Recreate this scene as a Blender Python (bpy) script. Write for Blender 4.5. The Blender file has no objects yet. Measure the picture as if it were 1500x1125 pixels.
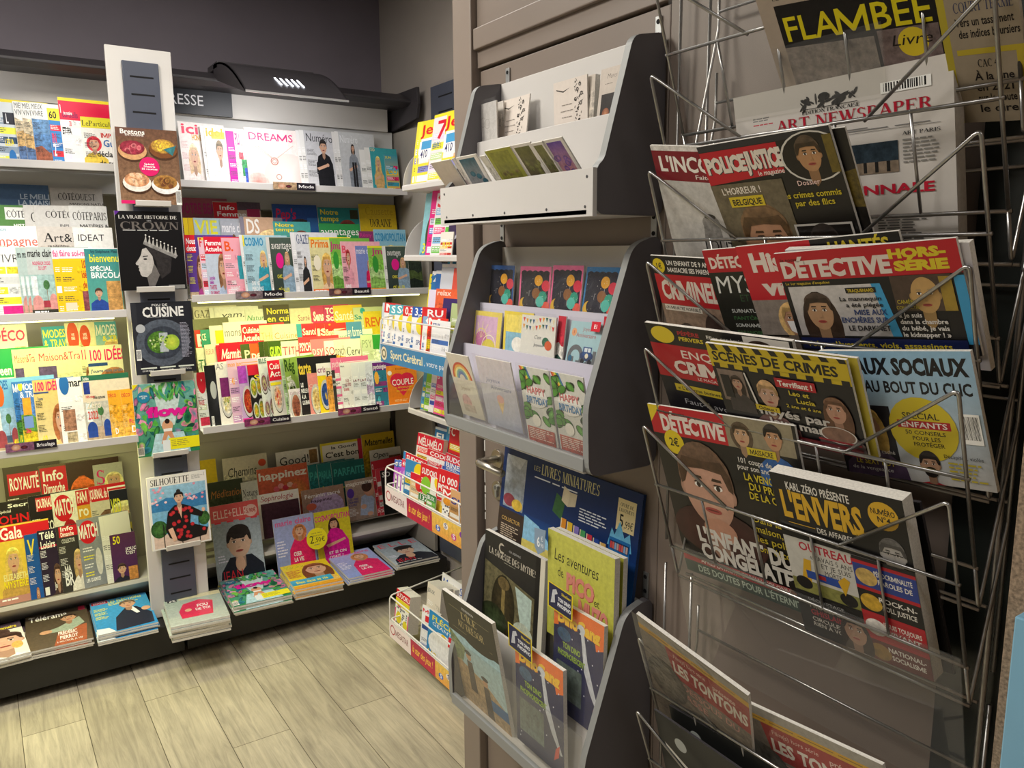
import bpy, math, random
from mathutils import Vector, Matrix

S = bpy.context.scene
COL = S.collection

# ------------------------------------------------------------------ camera
CAM_H, FPX = 1.6, 1172.0
YAW, PITCH, ROLL = (math.radians(a) for a in (33.88, -9.37, -0.30))
FWD = Vector((math.sin(YAW)*math.cos(PITCH), math.cos(YAW)*math.cos(PITCH), math.sin(PITCH)))
_r = Vector((math.cos(YAW), -math.sin(YAW), 0)); _u = _r.cross(FWD)
RGT = _r*math.cos(ROLL) + _u*math.sin(ROLL)
UPV = -_r*math.sin(ROLL) + _u*math.cos(ROLL)
EYE = Vector((0, 0, CAM_H))
cam = bpy.data.objects.new('camera', bpy.data.cameras.new('camera'))
COL.objects.link(cam)
cam.data.sensor_width = 36; cam.data.lens = 36*FPX/1500
cam.data.clip_start = 0.02
cam.matrix_world = Matrix(((RGT.x, UPV.x, -FWD.x, EYE.x), (RGT.y, UPV.y, -FWD.y, EYE.y), (RGT.z, UPV.z, -FWD.z, EYE.z), (0, 0, 0, 1)))
S.camera = cam

# ------------------------------------------------------------------ view and world
S.view_settings.view_transform = 'Standard'
try: S.view_settings.look = 'None'
except Exception: pass
S.view_settings.gamma = 1.0
S.view_settings.use_curve_mapping = False
S.view_settings.exposure = -0.06
w = bpy.data.worlds.new('room_ambient'); S.world = w; w.use_nodes = True
w.node_tree.nodes['Background'].inputs[0].default_value = (0.9, 0.92, 1.0, 1)
w.node_tree.nodes['Background'].inputs[1].default_value = 0.15

def area(name, loc, rot, sx, sy, power, color):
    l = bpy.data.lights.new(name, 'AREA'); l.shape = 'RECTANGLE'; l.size = sx; l.size_y = sy
    l.energy = power; l.color = color
    o = bpy.data.objects.new(name, l); COL.objects.link(o); o.location = loc
    o.rotation_euler = tuple(math.radians(a) for a in rot)
    return o
# unseen ceiling lamps; the second is added to brighten the right bay (their housings are built with the ceiling)
CEIL_LAMPS = [((-0.35, 2.2), 46, (1.0, .94, .82)), ((0.75, 2.45), 12, (1.0, .95, .86)), ((-0.9, 1.1), 20, (1.0, .94, .87)), ((-1.6, 2.6), 16, (1.0, .95, .88)), ((0.0, -0.9), 10, (1.0, .94, .88))]
for (lx, ly), p_, c_ in CEIL_LAMPS:
    area('ceiling_lamp_light', (lx, ly, 2.86), (0, 0, 0), .55, .55, p_, c_)

# ------------------------------------------------------------------ rays from photo pixels
def ray(px, py): return FWD + RGT*((px-750)/FPX) - UPV*((py-562.5)/FPX)
def onX(px, py, x): v = ray(px, py); return EYE + v*(x/v.x)
def onY(px, py, y): v = ray(px, py); return EYE + v*(y/v.y)
def onZ(px, py, z): v = ray(px, py); return EYE + v*((z-CAM_H)/v.z)
def onP(px, py, p, n): v = ray(px, py); return EYE + v*((p-EYE).dot(n)/v.dot(n))

# ------------------------------------------------------------------ colours and materials
def lin(c): c /= 255; return c/12.92 if c <= .04045 else ((c+.055)/1.055)**2.4
def hexc(h):
    if not isinstance(h, str): return h
    if len(h) == 3: h = ''.join(a+a for a in h)
    return tuple(lin(int(h[i:i+2], 16)) for i in (0, 2, 4))
MATS = {}
def mat(name, col='888', rough=.5, metal=0., spec=.5, emit=None, es=0., noise=0., nscale=40., bump=0., coat=0.):
    if name in MATS: return MATS[name]
    m = bpy.data.materials.new(name); m.use_nodes = True; nt = m.node_tree; b = nt.nodes['Principled BSDF']
    c = hexc(col)
    b.inputs['Base Color'].default_value = (*c, 1); b.inputs['Roughness'].default_value = rough
    b.inputs['Metallic'].default_value = metal; b.inputs['Specular IOR Level'].default_value = spec
    if coat: b.inputs['Coat Weight'].default_value = coat
    if emit: b.inputs['Emission Color'].default_value = (*hexc(emit), 1); b.inputs['Emission Strength'].default_value = es
    if noise or bump:
        tc = nt.nodes.new('ShaderNodeTexCoord'); n = nt.nodes.new('ShaderNodeTexNoise')
        n.inputs['Scale'].default_value = nscale; n.inputs['Detail'].default_value = 5
        nt.links.new(tc.outputs['Object'], n.inputs['Vector'])
        if noise:
            r = nt.nodes.new('ShaderNodeValToRGB')
            r.color_ramp.elements[0].position = .3; r.color_ramp.elements[1].position = .7
            r.color_ramp.elements[0].color = (*[v*(1-noise) for v in c], 1); r.color_ramp.elements[1].color = (*[min(1, v*(1+noise)) for v in c], 1)
            nt.links.new(n.outputs['Fac'], r.inputs['Fac']); nt.links.new(r.outputs['Color'], b.inputs['Base Color'])
        if bump:
            bp = nt.nodes.new('ShaderNodeBump'); bp.inputs['Strength'].default_value = bump; bp.inputs['Distance'].default_value = .002
            nt.links.new(n.outputs['Fac'], bp.inputs['Height']); nt.links.new(bp.outputs['Normal'], b.inputs['Normal'])
    MATS[name] = m; return m

def print_mat(name, rough, spec):
    m = bpy.data.materials.new(name); m.use_nodes = True; nt = m.node_tree; b = nt.nodes['Principled BSDF']
    at = nt.nodes.new('ShaderNodeAttribute'); at.attribute_name = 'Col'
    tc = nt.nodes.new('ShaderNodeTexCoord'); n = nt.nodes.new('ShaderNodeTexNoise')
    n.inputs['Scale'].default_value = 75; n.inputs['Detail'].default_value = 6; n.inputs['Roughness'].default_value = .65
    nt.links.new(tc.outputs['Object'], n.inputs['Vector'])
    mr = nt.nodes.new('ShaderNodeMapRange'); mr.inputs[1].default_value = .3; mr.inputs[2].default_value = .7
    mr.inputs[3].default_value = .15; mr.inputs[4].default_value = 1.75
    nt.links.new(n.outputs['Fac'], mr.inputs[0])
    mul = nt.nodes.new('ShaderNodeMix'); mul.data_type = 'RGBA'; mul.blend_type = 'MULTIPLY'; mul.clamp_result = True
    nt.links.new(at.outputs['Alpha'], mul.inputs['Factor']); nt.links.new(at.outputs['Color'], mul.inputs['A']); nt.links.new(mr.outputs[0], mul.inputs['B'])
    nt.links.new(mul.outputs['Result'], b.inputs['Base Color'])
    b.inputs['Roughness'].default_value = rough; b.inputs['Specular IOR Level'].default_value = spec
    MATS[name] = m; return m
PRINT = print_mat('coated_print', .38, .35)
NEWS = print_mat('matte_print', .8, .15)
PAGES = mat('page_edges', 'dedad2', .8, noise=.12, nscale=300)

def clear_mat(name, tint, gloss, rough, bump=0., bscale=30, haze=0.):
    m = bpy.data.materials.new(name); m.use_nodes = True; nt = m.node_tree; nt.nodes.clear()
    o = nt.nodes.new('ShaderNodeOutputMaterial'); t = nt.nodes.new('ShaderNodeBsdfTransparent'); g = nt.nodes.new('ShaderNodeBsdfGlossy')
    t.inputs[0].default_value = (*tint, 1); g.inputs['Roughness'].default_value = rough
    f = nt.nodes.new('ShaderNodeFresnel'); f.inputs[0].default_value = gloss
    mx = nt.nodes.new('ShaderNodeMixShader')
    ge = nt.nodes.new('ShaderNodeNewGeometry'); sb = nt.nodes.new('ShaderNodeMath'); sb.operation = 'SUBTRACT'; sb.inputs[0].default_value = 1; ml = nt.nodes.new('ShaderNodeMath'); ml.operation = 'MULTIPLY'
    nt.links.new(ge.outputs['Backfacing'], sb.inputs[1]); nt.links.new(f.outputs[0], ml.inputs[0]); nt.links.new(sb.outputs[0], ml.inputs[1])   # one reflection, at the face turned to the viewer
    nt.links.new(ml.outputs[0], mx.inputs[0]); nt.links.new(t.outputs[0], mx.inputs[1]); nt.links.new(g.outputs[0], mx.inputs[2])
    last = mx
    if haze:
        d = nt.nodes.new('ShaderNodeBsdfDiffuse'); d.inputs[0].default_value = (.8, .8, .8, 1)
        m2 = nt.nodes.new('ShaderNodeMixShader'); m2.inputs[0].default_value = haze
        nt.links.new(mx.outputs[0], m2.inputs[1]); nt.links.new(d.outputs[0], m2.inputs[2]); last = m2
    if bump:
        tc = nt.nodes.new('ShaderNodeTexCoord'); n = nt.nodes.new('ShaderNodeTexNoise'); n.inputs['Scale'].default_value = bscale; n.inputs['Detail'].default_value = 3
        n.inputs['Distortion'].default_value = 1.5
        bp = nt.nodes.new('ShaderNodeBump'); bp.inputs['Strength'].default_value = bump; bp.inputs['Distance'].default_value = .004
        nt.links.new(tc.outputs['Object'], n.inputs['Vector']); nt.links.new(n.outputs['Fac'], bp.inputs['Height'])
        nt.links.new(bp.outputs['Normal'], g.inputs['Normal']); nt.links.new(bp.outputs['Normal'], f.inputs['Normal'])
    nt.links.new(last.outputs[0], o.inputs[0])
    MATS[name] = m; return m
ACRYL = clear_mat('clear_acrylic', (.97, .97, .96), 1.5, .03, haze=.03)
WRAP = clear_mat('plastic_wrap', (.98, .98, .98), 1.5, .14, bump=.6, bscale=22, haze=.02)
WHITE = mat('white_laminate', 'd3d0ce', .45, noise=.02, nscale=6)
LGREY = mat('light_grey_metal', 'c9c5bf', .45, noise=.03, nscale=5)
MGREY = mat('mid_grey_edge', '9b9c9b', .5)
CHAR = mat('charcoal_laminate', '47474a', .5, noise=.05, nscale=8)
TAUPE = mat('taupe_laminate', '80736a', .5, noise=.05, nscale=4)
TAUPED = mat('taupe_shelf_back', '8d867e', .55, noise=.04, nscale=5)
DGREY = mat('dark_purple_grey_paint', '716a74', .7, noise=.08, nscale=3, bump=.1)
BLACK = mat('black_plinth', '1b1a1b', .45, noise=.1, nscale=10)
SLATE = mat('slate_slat_panel', '474c5c', .5, noise=.05, nscale=12)
SLOT = mat('dark_slot', '0c0c10', .9)
WIRE = mat('bright_wire', 'a8a7a6', .3, metal=.95, noise=.1, nscale=120)
WWIRE = mat('white_coated_wire', 'e6e4e2', .35)
STEEL = mat('brushed_steel', 'b9b4aa', .32, metal=1., noise=.06, nscale=80)
ZINC = mat('zinc_plate', 'b0b2b2', .4, metal=.7, noise=.1, nscale=60)
BLACKM = mat('black_metal', '343135', .5)

# ------------------------------------------------------------------ mesh builder
class MB:
    def __init__(s): s.v = []; s.f = []; s.m = []; s.mats = []
    def mi(s, m):
        if m not in s.mats: s.mats.append(m)
        return s.mats.index(m)
    def add(s, vs, fs, m):
        o = len(s.v); i = s.mi(m); s.v += [tuple(p) for p in vs]
        for f in fs: s.f.append([o+k for k in f]); s.m.append(i)
        return s
    def box(s, a, b, m):
        x0, y0, z0 = (min(a[i], b[i]) for i in range(3)); x1, y1, z1 = (max(a[i], b[i]) for i in range(3))
        return s.add([(x0,y0,z0),(x1,y0,z0),(x1,y1,z0),(x0,y1,z0),(x0,y0,z1),(x1,y0,z1),(x1,y1,z1),(x0,y1,z1)],
                     [(0,3,2,1),(4,5,6,7),(0,1,5,4),(1,2,6,5),(2,3,7,6),(3,0,4,7)], m)
    def prism(s, prof, axis, a, b, m):
        """prof: closed list of 2D points in the other two axes (in axis order), extruded from a to b"""
        n = len(prof); vs = []
        for t in (a, b):
            for p in prof:
                q = list(p); q.insert(axis, t); vs.append(q)
        fs = [tuple(range(n-1, -1, -1)), tuple(range(n, 2*n))]
        for i in range(n): j = (i+1) % n; fs.append((i, j, n+j, n+i))
        return s.add(vs, fs, m)
    def tube(s, pts, r, m, seg=8, closed=False):
        pts = [Vector(p) for p in pts]; n = len(pts); vs = []; fs = []
        up = None
        for i, p in enumerate(pts):
            d0 = (p-pts[i-1]) if (i or closed) else (pts[1]-p)
            d1 = (pts[(i+1) % n]-p) if (i < n-1 or closed) else d0
            t = (d0.normalized()+d1.normalized())
            t = t.normalized() if t.length > 1e-6 else d0.normalized()
            if up is None:
                up = t.orthogonal().normalized()
            up = (up - t*up.dot(t)); up = up.normalized() if up.length > 1e-6 else t.orthogonal().normalized()
            w_ = t.cross(up)
            for k in range(seg):
                a = 2*math.pi*k/seg; vs.append(p + up*(r*math.cos(a)) + w_*(r*math.sin(a)))
        rng = n if closed else n-1
        for i in range(rng):
            for k in range(seg):
                a = i*seg+k; b = i*seg+(k+1) % seg; c = ((i+1) % n)*seg+(k+1) % seg; d = ((i+1) % n)*seg+k
                fs.append((a, b, c, d))
        if not closed:
            fs.append(tuple(range(seg-1, -1, -1))); fs.append(tuple(range((n-1)*seg, n*seg)))
        return s.add(vs, fs, m)
    def cyl(s, a, b, r, m, seg=24): return s.tube([a, b], r, m, seg)
    def build(s, name, parent=None, bevel=0., smooth=False, M=None):
        me = bpy.data.meshes.new(name); me.from_pydata(s.v, [], s.f)
        for m in s.mats: me.materials.append(m)
        me.polygons.foreach_set('material_index', s.m)
        if smooth: me.polygons.foreach_set('use_smooth', [True]*len(me.polygons))
        me.update()
        o = bpy.data.objects.new(name, me); COL.objects.link(o)
        if M is not None: o.matrix_world = M
        if parent is not None: o.parent = parent
        if bevel:
            b = o.modifiers.new('bevel', 'BEVEL'); b.width = bevel; b.segments = 2; b.limit_method = 'ANGLE'
        return o
def rounded(pts, r=.012, n=4, closed=False):
    """polyline with its corners rounded"""
    pts = [Vector(p) for p in pts]; out = []; N = len(pts)
    for i, p in enumerate(pts):
        if not closed and i in (0, N-1): out.append(p); continue
        a = pts[i-1]-p; b = pts[(i+1) % N]-p
        q = min(r, a.length*.45, b.length*.45)
        A = p+a.normalized()*q; B = p+b.normalized()*q
        for k in range(n+1):
            t = k/n; out.append(A*(1-t)**2 + p*2*t*(1-t) + B*t*t)
    return out
def tag(o, label, cat, group=None):
    o['label'] = label; o['category'] = cat
    if group: o['group'] = group
    return o
def struct(o): o['kind'] = 'structure'; return o
def thing(name, label, cat, loc=(0, 0, 0), group=None):
    o = bpy.data.objects.new(name, None); COL.objects.link(o); o.location = loc; o.empty_display_size = .05
    return tag(o, label, cat, group)
class Sub:
    """builds parts in world coordinates under a thing that stands at its own place"""
    def __init__(s, root): s.r = root; s.inv = Matrix.Translation(root.location).inverted()
    def __call__(s, mb, name, parent=None, **k):
        mb.v = [tuple(s.inv @ Vector(p)) for p in mb.v]
        return mb.build(name, parent or s.r, **k)
# ------------------------------------------------------------------ lettering (outlines of Blender's own built-in font)
GL = {}
def _glyph_mesh(s, bold):
    c = bpy.data.curves.new('g', 'FONT'); c.body = s; c.size = 1; c.resolution_u = 2; c.offset = bold; c.fill_mode = 'FRONT'
    o = bpy.data.objects.new('g', c); COL.objects.link(o)
    me = o.to_mesh(); vs = [(v.co.x, v.co.y) for v in me.vertices]
    fs = [tuple(p.vertices) for p in me.polygons]
    o.to_mesh_clear(); bpy.data.objects.remove(o); bpy.data.curves.remove(c)
    return vs, fs
def _w(vs): return (min(v[0] for v in vs), max(v[0] for v in vs)) if vs else (0, 0)
def glyph(ch, bold):
    k = (ch, bold)
    if k not in GL:
        if ch == ' ': GL[k] = ([], [], .3)
        else:
            vs, fs = _glyph_mesh(ch, bold); v2, _ = _glyph_mesh(ch+ch, bold)
            if bold > 0 and ch == 'M':      # the thickened outline of this letter folds over itself: drawn directly
                T = .085+2*bold; w_, h = .84+bold, .686+bold; q = .05-bold
                vs = [(-bold, -bold), (T, -bold), (T, h*.64), (w_/2-T*.34, q), (w_/2+T*.34, q), (w_-T, h*.64), (w_-T, -bold), (w_+bold, -bold), (w_+bold, h), (w_-T*1.02, h), (w_/2, q+T*1.75), (T*1.02, h), (-bold, h)]
                fs = [(0, 1, 2, 11, 12), (2, 3, 10, 11), (3, 4, 10), (4, 5, 9, 10), (5, 6, 7, 8, 9)]
                GL[k] = (vs, fs, w_+.07); return GL[k]
            a, b = _w(vs); c, d = _w(v2); adv = (d-c)-(b-a)
            GL[k] = (vs, fs, adv)
    return GL[k]
# a small serif alphabet: thick and thin strokes with slab feet
def _bar(x0, y0, x1, y1, t): # slanted bar with horizontal cut, t is horizontal width
    return ([(x0-t/2, y0), (x0+t/2, y0), (x1+t/2, y1), (x1-t/2, y1)], [(0, 1, 2, 3)])
def _rect(x0, y0, x1, y1): return ([(x0, y0), (x1, y0), (x1, y1), (x0, y1)], [(0, 1, 2, 3)])
def _arc(cx, cy, rx, ry, a0, a1, tk, tn, n=14):
    vs = []; fs = []
    for i in range(n+1):
        a = math.radians(a0+(a1-a0)*i/n); k = abs(math.cos(a)); t = tn+(tk-tn)*k
        c, s_ = math.cos(a), math.sin(a)
        vs += [(cx+rx*c, cy+ry*s_), (cx+(rx-t)*c, cy+(ry-max(tn, t*.25))*s_)]
        if i: fs.append((2*i-2, 2*i, 2*i+1, 2*i-1))
    return (vs, fs)
def serif_glyph(ch):
    k = ('serif', ch)
    if k in GL: return GL[k]
    T, t, h = .145, .05, .72
    P = []; w_ = .6
    def sf(x, y, d=.11): P.append(_rect(x-d, y if y < .3 else y-t, x+d, y+t if y < .3 else y))
    def st(x, T_=T): P.append(_rect(x-T_/2, 0, x+T_/2, h)); sf(x, 0); sf(x, h)
    base = {'É': 'E', 'Ô': 'O', 'Ç': 'C', 'È': 'E', 'Ê': 'E'}.get(ch, ch)
    if base == 'A': P += [_bar(.08, 0, .34, h, t*1.2), _bar(.6, 0, .34, h, T), _rect(.16, .22, .52, .22+t)]; sf(.08, 0, .08); sf(.6, 0, .1); w_ = .7
    elif base == 'R': st(.14); P += [_arc(.3, .54, .24, .18, -90, 90, T, t), _rect(.14, h-t, .3, h), _rect(.14, .36, .3, .36+t), _bar(.6, 0, .34, .37, T)]; sf(.62, 0, .07); w_ = .7
    elif base == 'P': st(.14); P += [_arc(.3, .53, .25, .19, -90, 90, T, t), _rect(.14, h-t, .3, h), _rect(.14, .34, .3, .34+t)]; w_ = .6
    elif base == 'B': st(.14); P += [_arc(.3, .55, .21, .17, -90, 90, T, t), _arc(.3, .2, .26, .2, -90, 90, T, t), _rect(.14, h-t, .3, h), _rect(.14, .37, .3, .37+t), _rect(.14, 0, .3, t)]; w_ = .63
    elif base == 'D': st(.14); P += [_arc(.26, .36, .4, .36, -90, 90, T, t), _rect(.14, h-t, .28, h), _rect(.14, 0, .28, t)]; w_ = .74
    elif base == 'T': st(.32); P += [_rect(.02, h-t, .62, h), _rect(.02, .56, .05, h), _rect(.59, .56, .62, h)]; w_ = .66
    elif base == 'N': P += [_rect(.12, 0, .12+t, h), _rect(.58, 0, .58+t, h), _bar(.56, 0, .16, h, T)]; sf(.14, 0, .09); sf(.12, h, .09); sf(.6, h, .09); w_ = .74
    elif base == 'M': P += [_rect(.1, 0, .1+t, h), _bar(.42, 0, .14, h, T), _bar(.42, 0, .72, h, t), _rect(.68, 0, .68+T, h)]; sf(.12, 0, .09); sf(.74, 0); sf(.1, h, .08); sf(.74, h); w_ = .88
    elif base == 'E': st(.14); P += [_rect(.14, h-t, .54, h), _rect(.51, .56, .54, h), _rect(.14, .35, .42, .35+t), _rect(.39, .28, .42, .46), _rect(.14, 0, .56, t), _rect(.53, 0, .56, .16)]; w_ = .62
    elif base == 'F': st(.14); P += [_rect(.14, h-t, .54, h), _rect(.51, .56, .54, h), _rect(.14, .35, .42, .35+t), _rect(.39, .28, .42, .46)]; w_ = .57
    elif base == 'L': st(.14); P += [_rect(.14, 0, .54, t), _rect(.51, 0, .54, .18)]; w_ = .57
    elif base == 'I': st(.15); w_ = .3
    elif base == 'H': st(.14); st(.58); P += [_rect(.14, .35, .58, .35+t)]; w_ = .73
    elif base == 'U': P += [_rect(.1, .22, .1+T, h), _rect(.56, .22, .56+t, h), _arc(.345, .24, .245, .24, 180, 360, T*.6, t)]; sf(.16, h); sf(.58, h, .09); w_ = .72
    elif base == 'V': P += [_bar(.34, 0, .1, h, T), _bar(.36, 0, .6, h, t)]; sf(.1, h); sf(.6, h, .08); w_ = .68
    elif base == 'W': P += [_bar(.28, 0, .08, h, T), _bar(.3, 0, .46, h, t), _bar(.62, 0, .44, h, T), _bar(.64, 0, .82, h, t)]; sf(.08, h, .09); sf(.45, h, .08); sf(.84, h, .08); w_ = .9
    elif base == 'C': P += [_arc(.4, .36, .36, .37, 48, 312, T, t), _rect(.62, .5, .65, .7)]; w_ = .7
    elif base == 'G': P += [_arc(.4, .36, .36, .37, 48, 300, T, t), _rect(.62, .5, .65, .7), _rect(.53, .04, .53+T, .32)]; sf(.59, .32+t, .12); w_ = .76
    elif base == 'O': P += [_arc(.4, .36, .37, .37, 0, 360, T, t, 24)]; w_ = .8
    elif base == 'Q': P += [_arc(.4, .36, .37, .37, 0, 360, T, t, 24), _bar(.66, -.16, .44, .06, T)]; w_ = .8
    elif base == 'S': P += [_arc(.29, .53, .2, .19, 30, 270, T*.75, t), _arc(.29, .19, .23, .19, -150, 90, T*.9, t), _rect(.46, .54, .49, .7), _rect(.06, .02, .09, .18)]; w_ = .58
    else:
        GL[k] = glyph(ch, 0.0); return GL[k]
    if ch in 'ÉÈ': P.append(_bar(.28, .76, .38 if ch == 'É' else .2, .88, .07))
    if ch in 'ÔÊ': P += [_bar(.3, .76, .4, .88, .06), _bar(.5, .76, .4, .88, .06)]
    if ch == 'Ç': P.append(_bar(.34, -.16, .4, 0, .06))
    vs = []; fs = []
    for a, b in P:
        o = len(vs); vs += a; fs += [tuple(o+i for i in f) for f in b]
    GL[k] = (vs, fs, w_); return GL[k]

def text_geo(s, bold=0., track=0.):
    """returns verts, faces, width, with cap height of about .7"""
    vs = []; fs = []; x = 0
    for ch in s.replace("’", "'"):
        g, f, adv = serif_glyph(ch) if bold == 'S' else glyph(ch, bold)
        o = len(vs); vs += [(a+x, b) for a, b in g]; fs += [tuple(o+i for i in q) for q in f]
        x += adv + track
    return vs, fs, x - track

# ------------------------------------------------------------------ printed sheets
LAYER = 2.2e-5
class Sheet:
    """flat printed sheet W x H; u to the right, v upward, both 0..1; printed shapes lie layer upon layer"""
    def __init__(s, W, H, bg='fff', mott=0.):
        s.W, s.H = W, H; s.v = []; s.f = []; s.c = []; s.n = 0; s.ux = 1.; s.vs = 1.
        s.rect(0, 0, 1, 1, bg, mott)
    def add(s, vs, fs, cols, clip=True):
        """vs in u,v; cols per vertex (r,g,b,a)"""
        s.n += 1; o = len(s.v)
        if s.n > 1 and (s.ux < 1 or s.vs < 1): vs = [(a*s.ux if a < .999 else a, 1-(1-b)*s.vs if b > .001 else b) for a, b in vs]
        if clip: vs = [(min(1, max(0, a)), min(1, max(0, b))) for a, b in vs]
        s.v += [(a*s.W, -.0002-LAYER*s.n, b*s.H) for a, b in vs]
        s.f += [tuple(o+i for i in q) for q in fs]; s.c += cols
    def rect(s, u0, v0, u1, v1, col, mott=0., col2=None):
        c = (*hexc(col), mott); d = (*hexc(col2), mott) if col2 else c
        N = s.grid if hasattr(s, 'grid') else 3
        vs = []; cs = []; fs = []
        for j in range(N+1):
            for i in range(N+1):
                vs.append((u0+(u1-u0)*i/N, v0+(v1-v0)*j/N)); t = j/N
                cs.append(tuple(c[k]*(1-t)+d[k]*t for k in range(4)))
        for j in range(N):
            for i in range(N):
                a = j*(N+1)+i; fs.append((a, a+1, a+N+2, a+N+1))
        s.add(vs, fs, cs)
    def poly(s, pts, col, mott=0., cols=None):
        c = (*hexc(col), mott)
        s.add(pts, [tuple(range(len(pts)))], [(*hexc(k), mott) for k in cols] if cols else [c]*len(pts))
    def ell(s, cx, cy, rx, ry, col, col2=None, mott=0., rot=0., n=22, a0=0, a1=360):
        """filled ellipse (rx in page widths, ry in page heights), colour from the centre to col2 at the rim"""
        c = (*hexc(col), mott); d = (*hexc(col2), mott) if col2 else c
        vs = [(cx, cy)]; cs = [c]; k = s.H/s.W; ca, sa = math.cos(rot), math.sin(rot)
        for i in range(n+1):
            a = math.radians(a0+(a1-a0)*i/n); x = rx*math.cos(a); y = ry*math.sin(a)*k
            vs.append((cx+x*ca-y*sa, cy+(x*sa+y*ca)/k)); cs.append(d)
        s.add(vs, [(0, i, i+1) for i in range(1, n+1)], cs)
    def ring(s, cx, cy, r0, r1, col, n=28):
        k = s.W/s.H; vs = []; fs = []
        for i in range(n+1):
            a = 2*math.pi*i/n
            vs += [(cx+r0*math.cos(a), cy+r0*k*math.sin(a)), (cx+r1*math.cos(a), cy+r1*k*math.sin(a))]
            if i: fs.append((2*i-2, 2*i-1, 2*i+1, 2*i))
        s.add(vs, fs, [(*hexc(col), 0.)]*len(vs))
    def text(s, txt, u, v, w=None, h=.1, col='000', bold=0., align='l', slant=0., rot=0., track=0., shadow=None):
        """h: cap height in page heights; w: width in page widths to fit"""
        vs, fs, tw = text_geo(txt, bold, track)
        if not vs or tw <= 0: return
        sy = h/.7; sx = (w/tw) if w else sy*s.H/s.W*.85
        W_ = tw*sx
        if align == 'c': u -= W_/2
        elif align == 'r': u -= W_
        k = s.H/s.W; ca, sa = math.cos(rot), math.sin(rot)
        def place(du=0, dv=0):
            out = []
            for a, b in vs:
                x = a*sx + slant*b*sy*k; y = b*sy*k
                out.append((u+du+x*ca-y*sa, v+dv+(x*sa+y*ca)/k))
            return out
        if shadow: s.add(place(.008, -.005), fs, [(*hexc(shadow), 0.)]*len(vs))
        s.add(place(), fs, [(*hexc(col), 0.)]*len(vs))
    def lines(s, u, v, w, h, col, n=4, seed=0, align='l'):
        """small print too fine to read: rows of word-sized dashes"""
        R = random.Random(seed*7+int(u*1000)+int(v*999)); vs = []; fs = []
        for i in range(n):
            y1 = v+h-(h/n)*i; y0 = y1-(h/n)*.42; L = w*(R.uniform(.6, 1)); x = u if align == 'l' else u+(w-L)/2
            end = x+L
            while x < end-.01:
                q = min(end, x+w*R.uniform(.1, .28)); o = len(vs)
                vs += [(x, y0), (q, y0), (q, y1), (x, y1)]; fs.append((o, o+1, o+2, o+3)); x = q+w*.035
        s.add(vs, fs, [(*hexc(col), 0.)]*len(vs))
    def badge(s, cx, cy, r, col, txt='', tcol='fff', h=.03, rim=None):
        k = s.W/s.H
        if rim: s.ell(cx, cy, r*1.1, r*1.1*k, rim)
        s.ell(cx, cy, r, r*k, col)
        ls = txt.split('/') if txt else []
        for i, t in enumerate(ls):
            if t: s.text(t, cx, cy+(len(ls)/2-i-1)*h*1.35+h*.2, min(r*1.6, len(t)*h*.75/k), h, tcol, .02, 'c')
    def barcode(s, u, v, w, h):
        s.rect(u, v, u+w, v+h, 'f4f4f0'); R = random.Random(int(u*100)); x = u+w*.06; vs = []; fs = []
        while x < u+w*.92:
            q = w*R.uniform(.01, .04); o = len(vs); vs += [(x, v+h*.15), (x+q, v+h*.15), (x+q, v+h*.92), (x, v+h*.92)]; fs.append((o, o+1, o+2, o+3)); x += q+w*R.uniform(.015, .035)
        s.add(vs, fs, [(*hexc('111'), 0.)]*len(vs))
    def face(s, cx, cy, hs, hair='532', skin='e0b090', cloth=None, style='long', turn=0., clothw=1., beard=None, mask=False, shade=.72):
        """printed portrait: face centre cx,cy; hs = face height in page heights"""
        k = s.H/s.W; ry = hs/2; rx = hs/2*k*.74
        sk = hexc(skin); dk = tuple(a*shade*.8 for a in sk); md = tuple(a*.9 for a in sk); hr = hexc(hair); hl = tuple(min(1, a*1.9+.02) for a in hr)
        if style in ('long', 'bob', 'curly'):
            d = {'long': 1.9, 'bob': 1.25, 'curly': 1.5}[style]
            s.ell(cx-turn*rx*.3, cy-ry*(d-1.15), rx*(1.5 if style != 'curly' else 1.75), ry*d, hair, hl if style != 'long' else None, .5)
        if cloth:
            cw = rx*2.6*clothw
            s.poly([(cx-cw, cy-ry*4.2), (cx+cw, cy-ry*4.2), (cx+cw*.95, cy-ry*2.5), (cx+cw*.5, cy-ry*1.75), (cx+rx*.5, cy-ry*1.5), (cx-rx*.5, cy-ry*1.5), (cx-cw*.5, cy-ry*1.75), (cx-cw*.95, cy-ry*2.5)], cloth, .35)
        s.poly([(cx-rx*.42, cy-ry*1.6), (cx, cy-ry*1.95), (cx+rx*.42, cy-ry*1.6), (cx+rx*.46, cy-ry*.6), (cx-rx*.46, cy-ry*.6)], dk, .1)
        if style == 'short': s.ell(cx, cy+ry*.25, rx*1.12, ry*.98, hair, hl, .5)
        for sg in (-1, 1): s.ell(cx+sg*rx*.98, cy-ry*.05, rx*.16, ry*.2, md, dk) if style in ('short', 'up', 'bald') else None
        s.ell(cx, cy, rx, ry, sk, md, .12, n=30)
        s.ell(cx+turn*rx*.2, cy-ry*.45, rx*.66, ry*.55, sk, md, .1)
        # shaded cheek of the photographed face
        s.ell(cx-rx*.62, cy-ry*.1, rx*.3, ry*.62, md, md)
        ex = rx*.4; ey = cy+ry*.1
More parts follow.
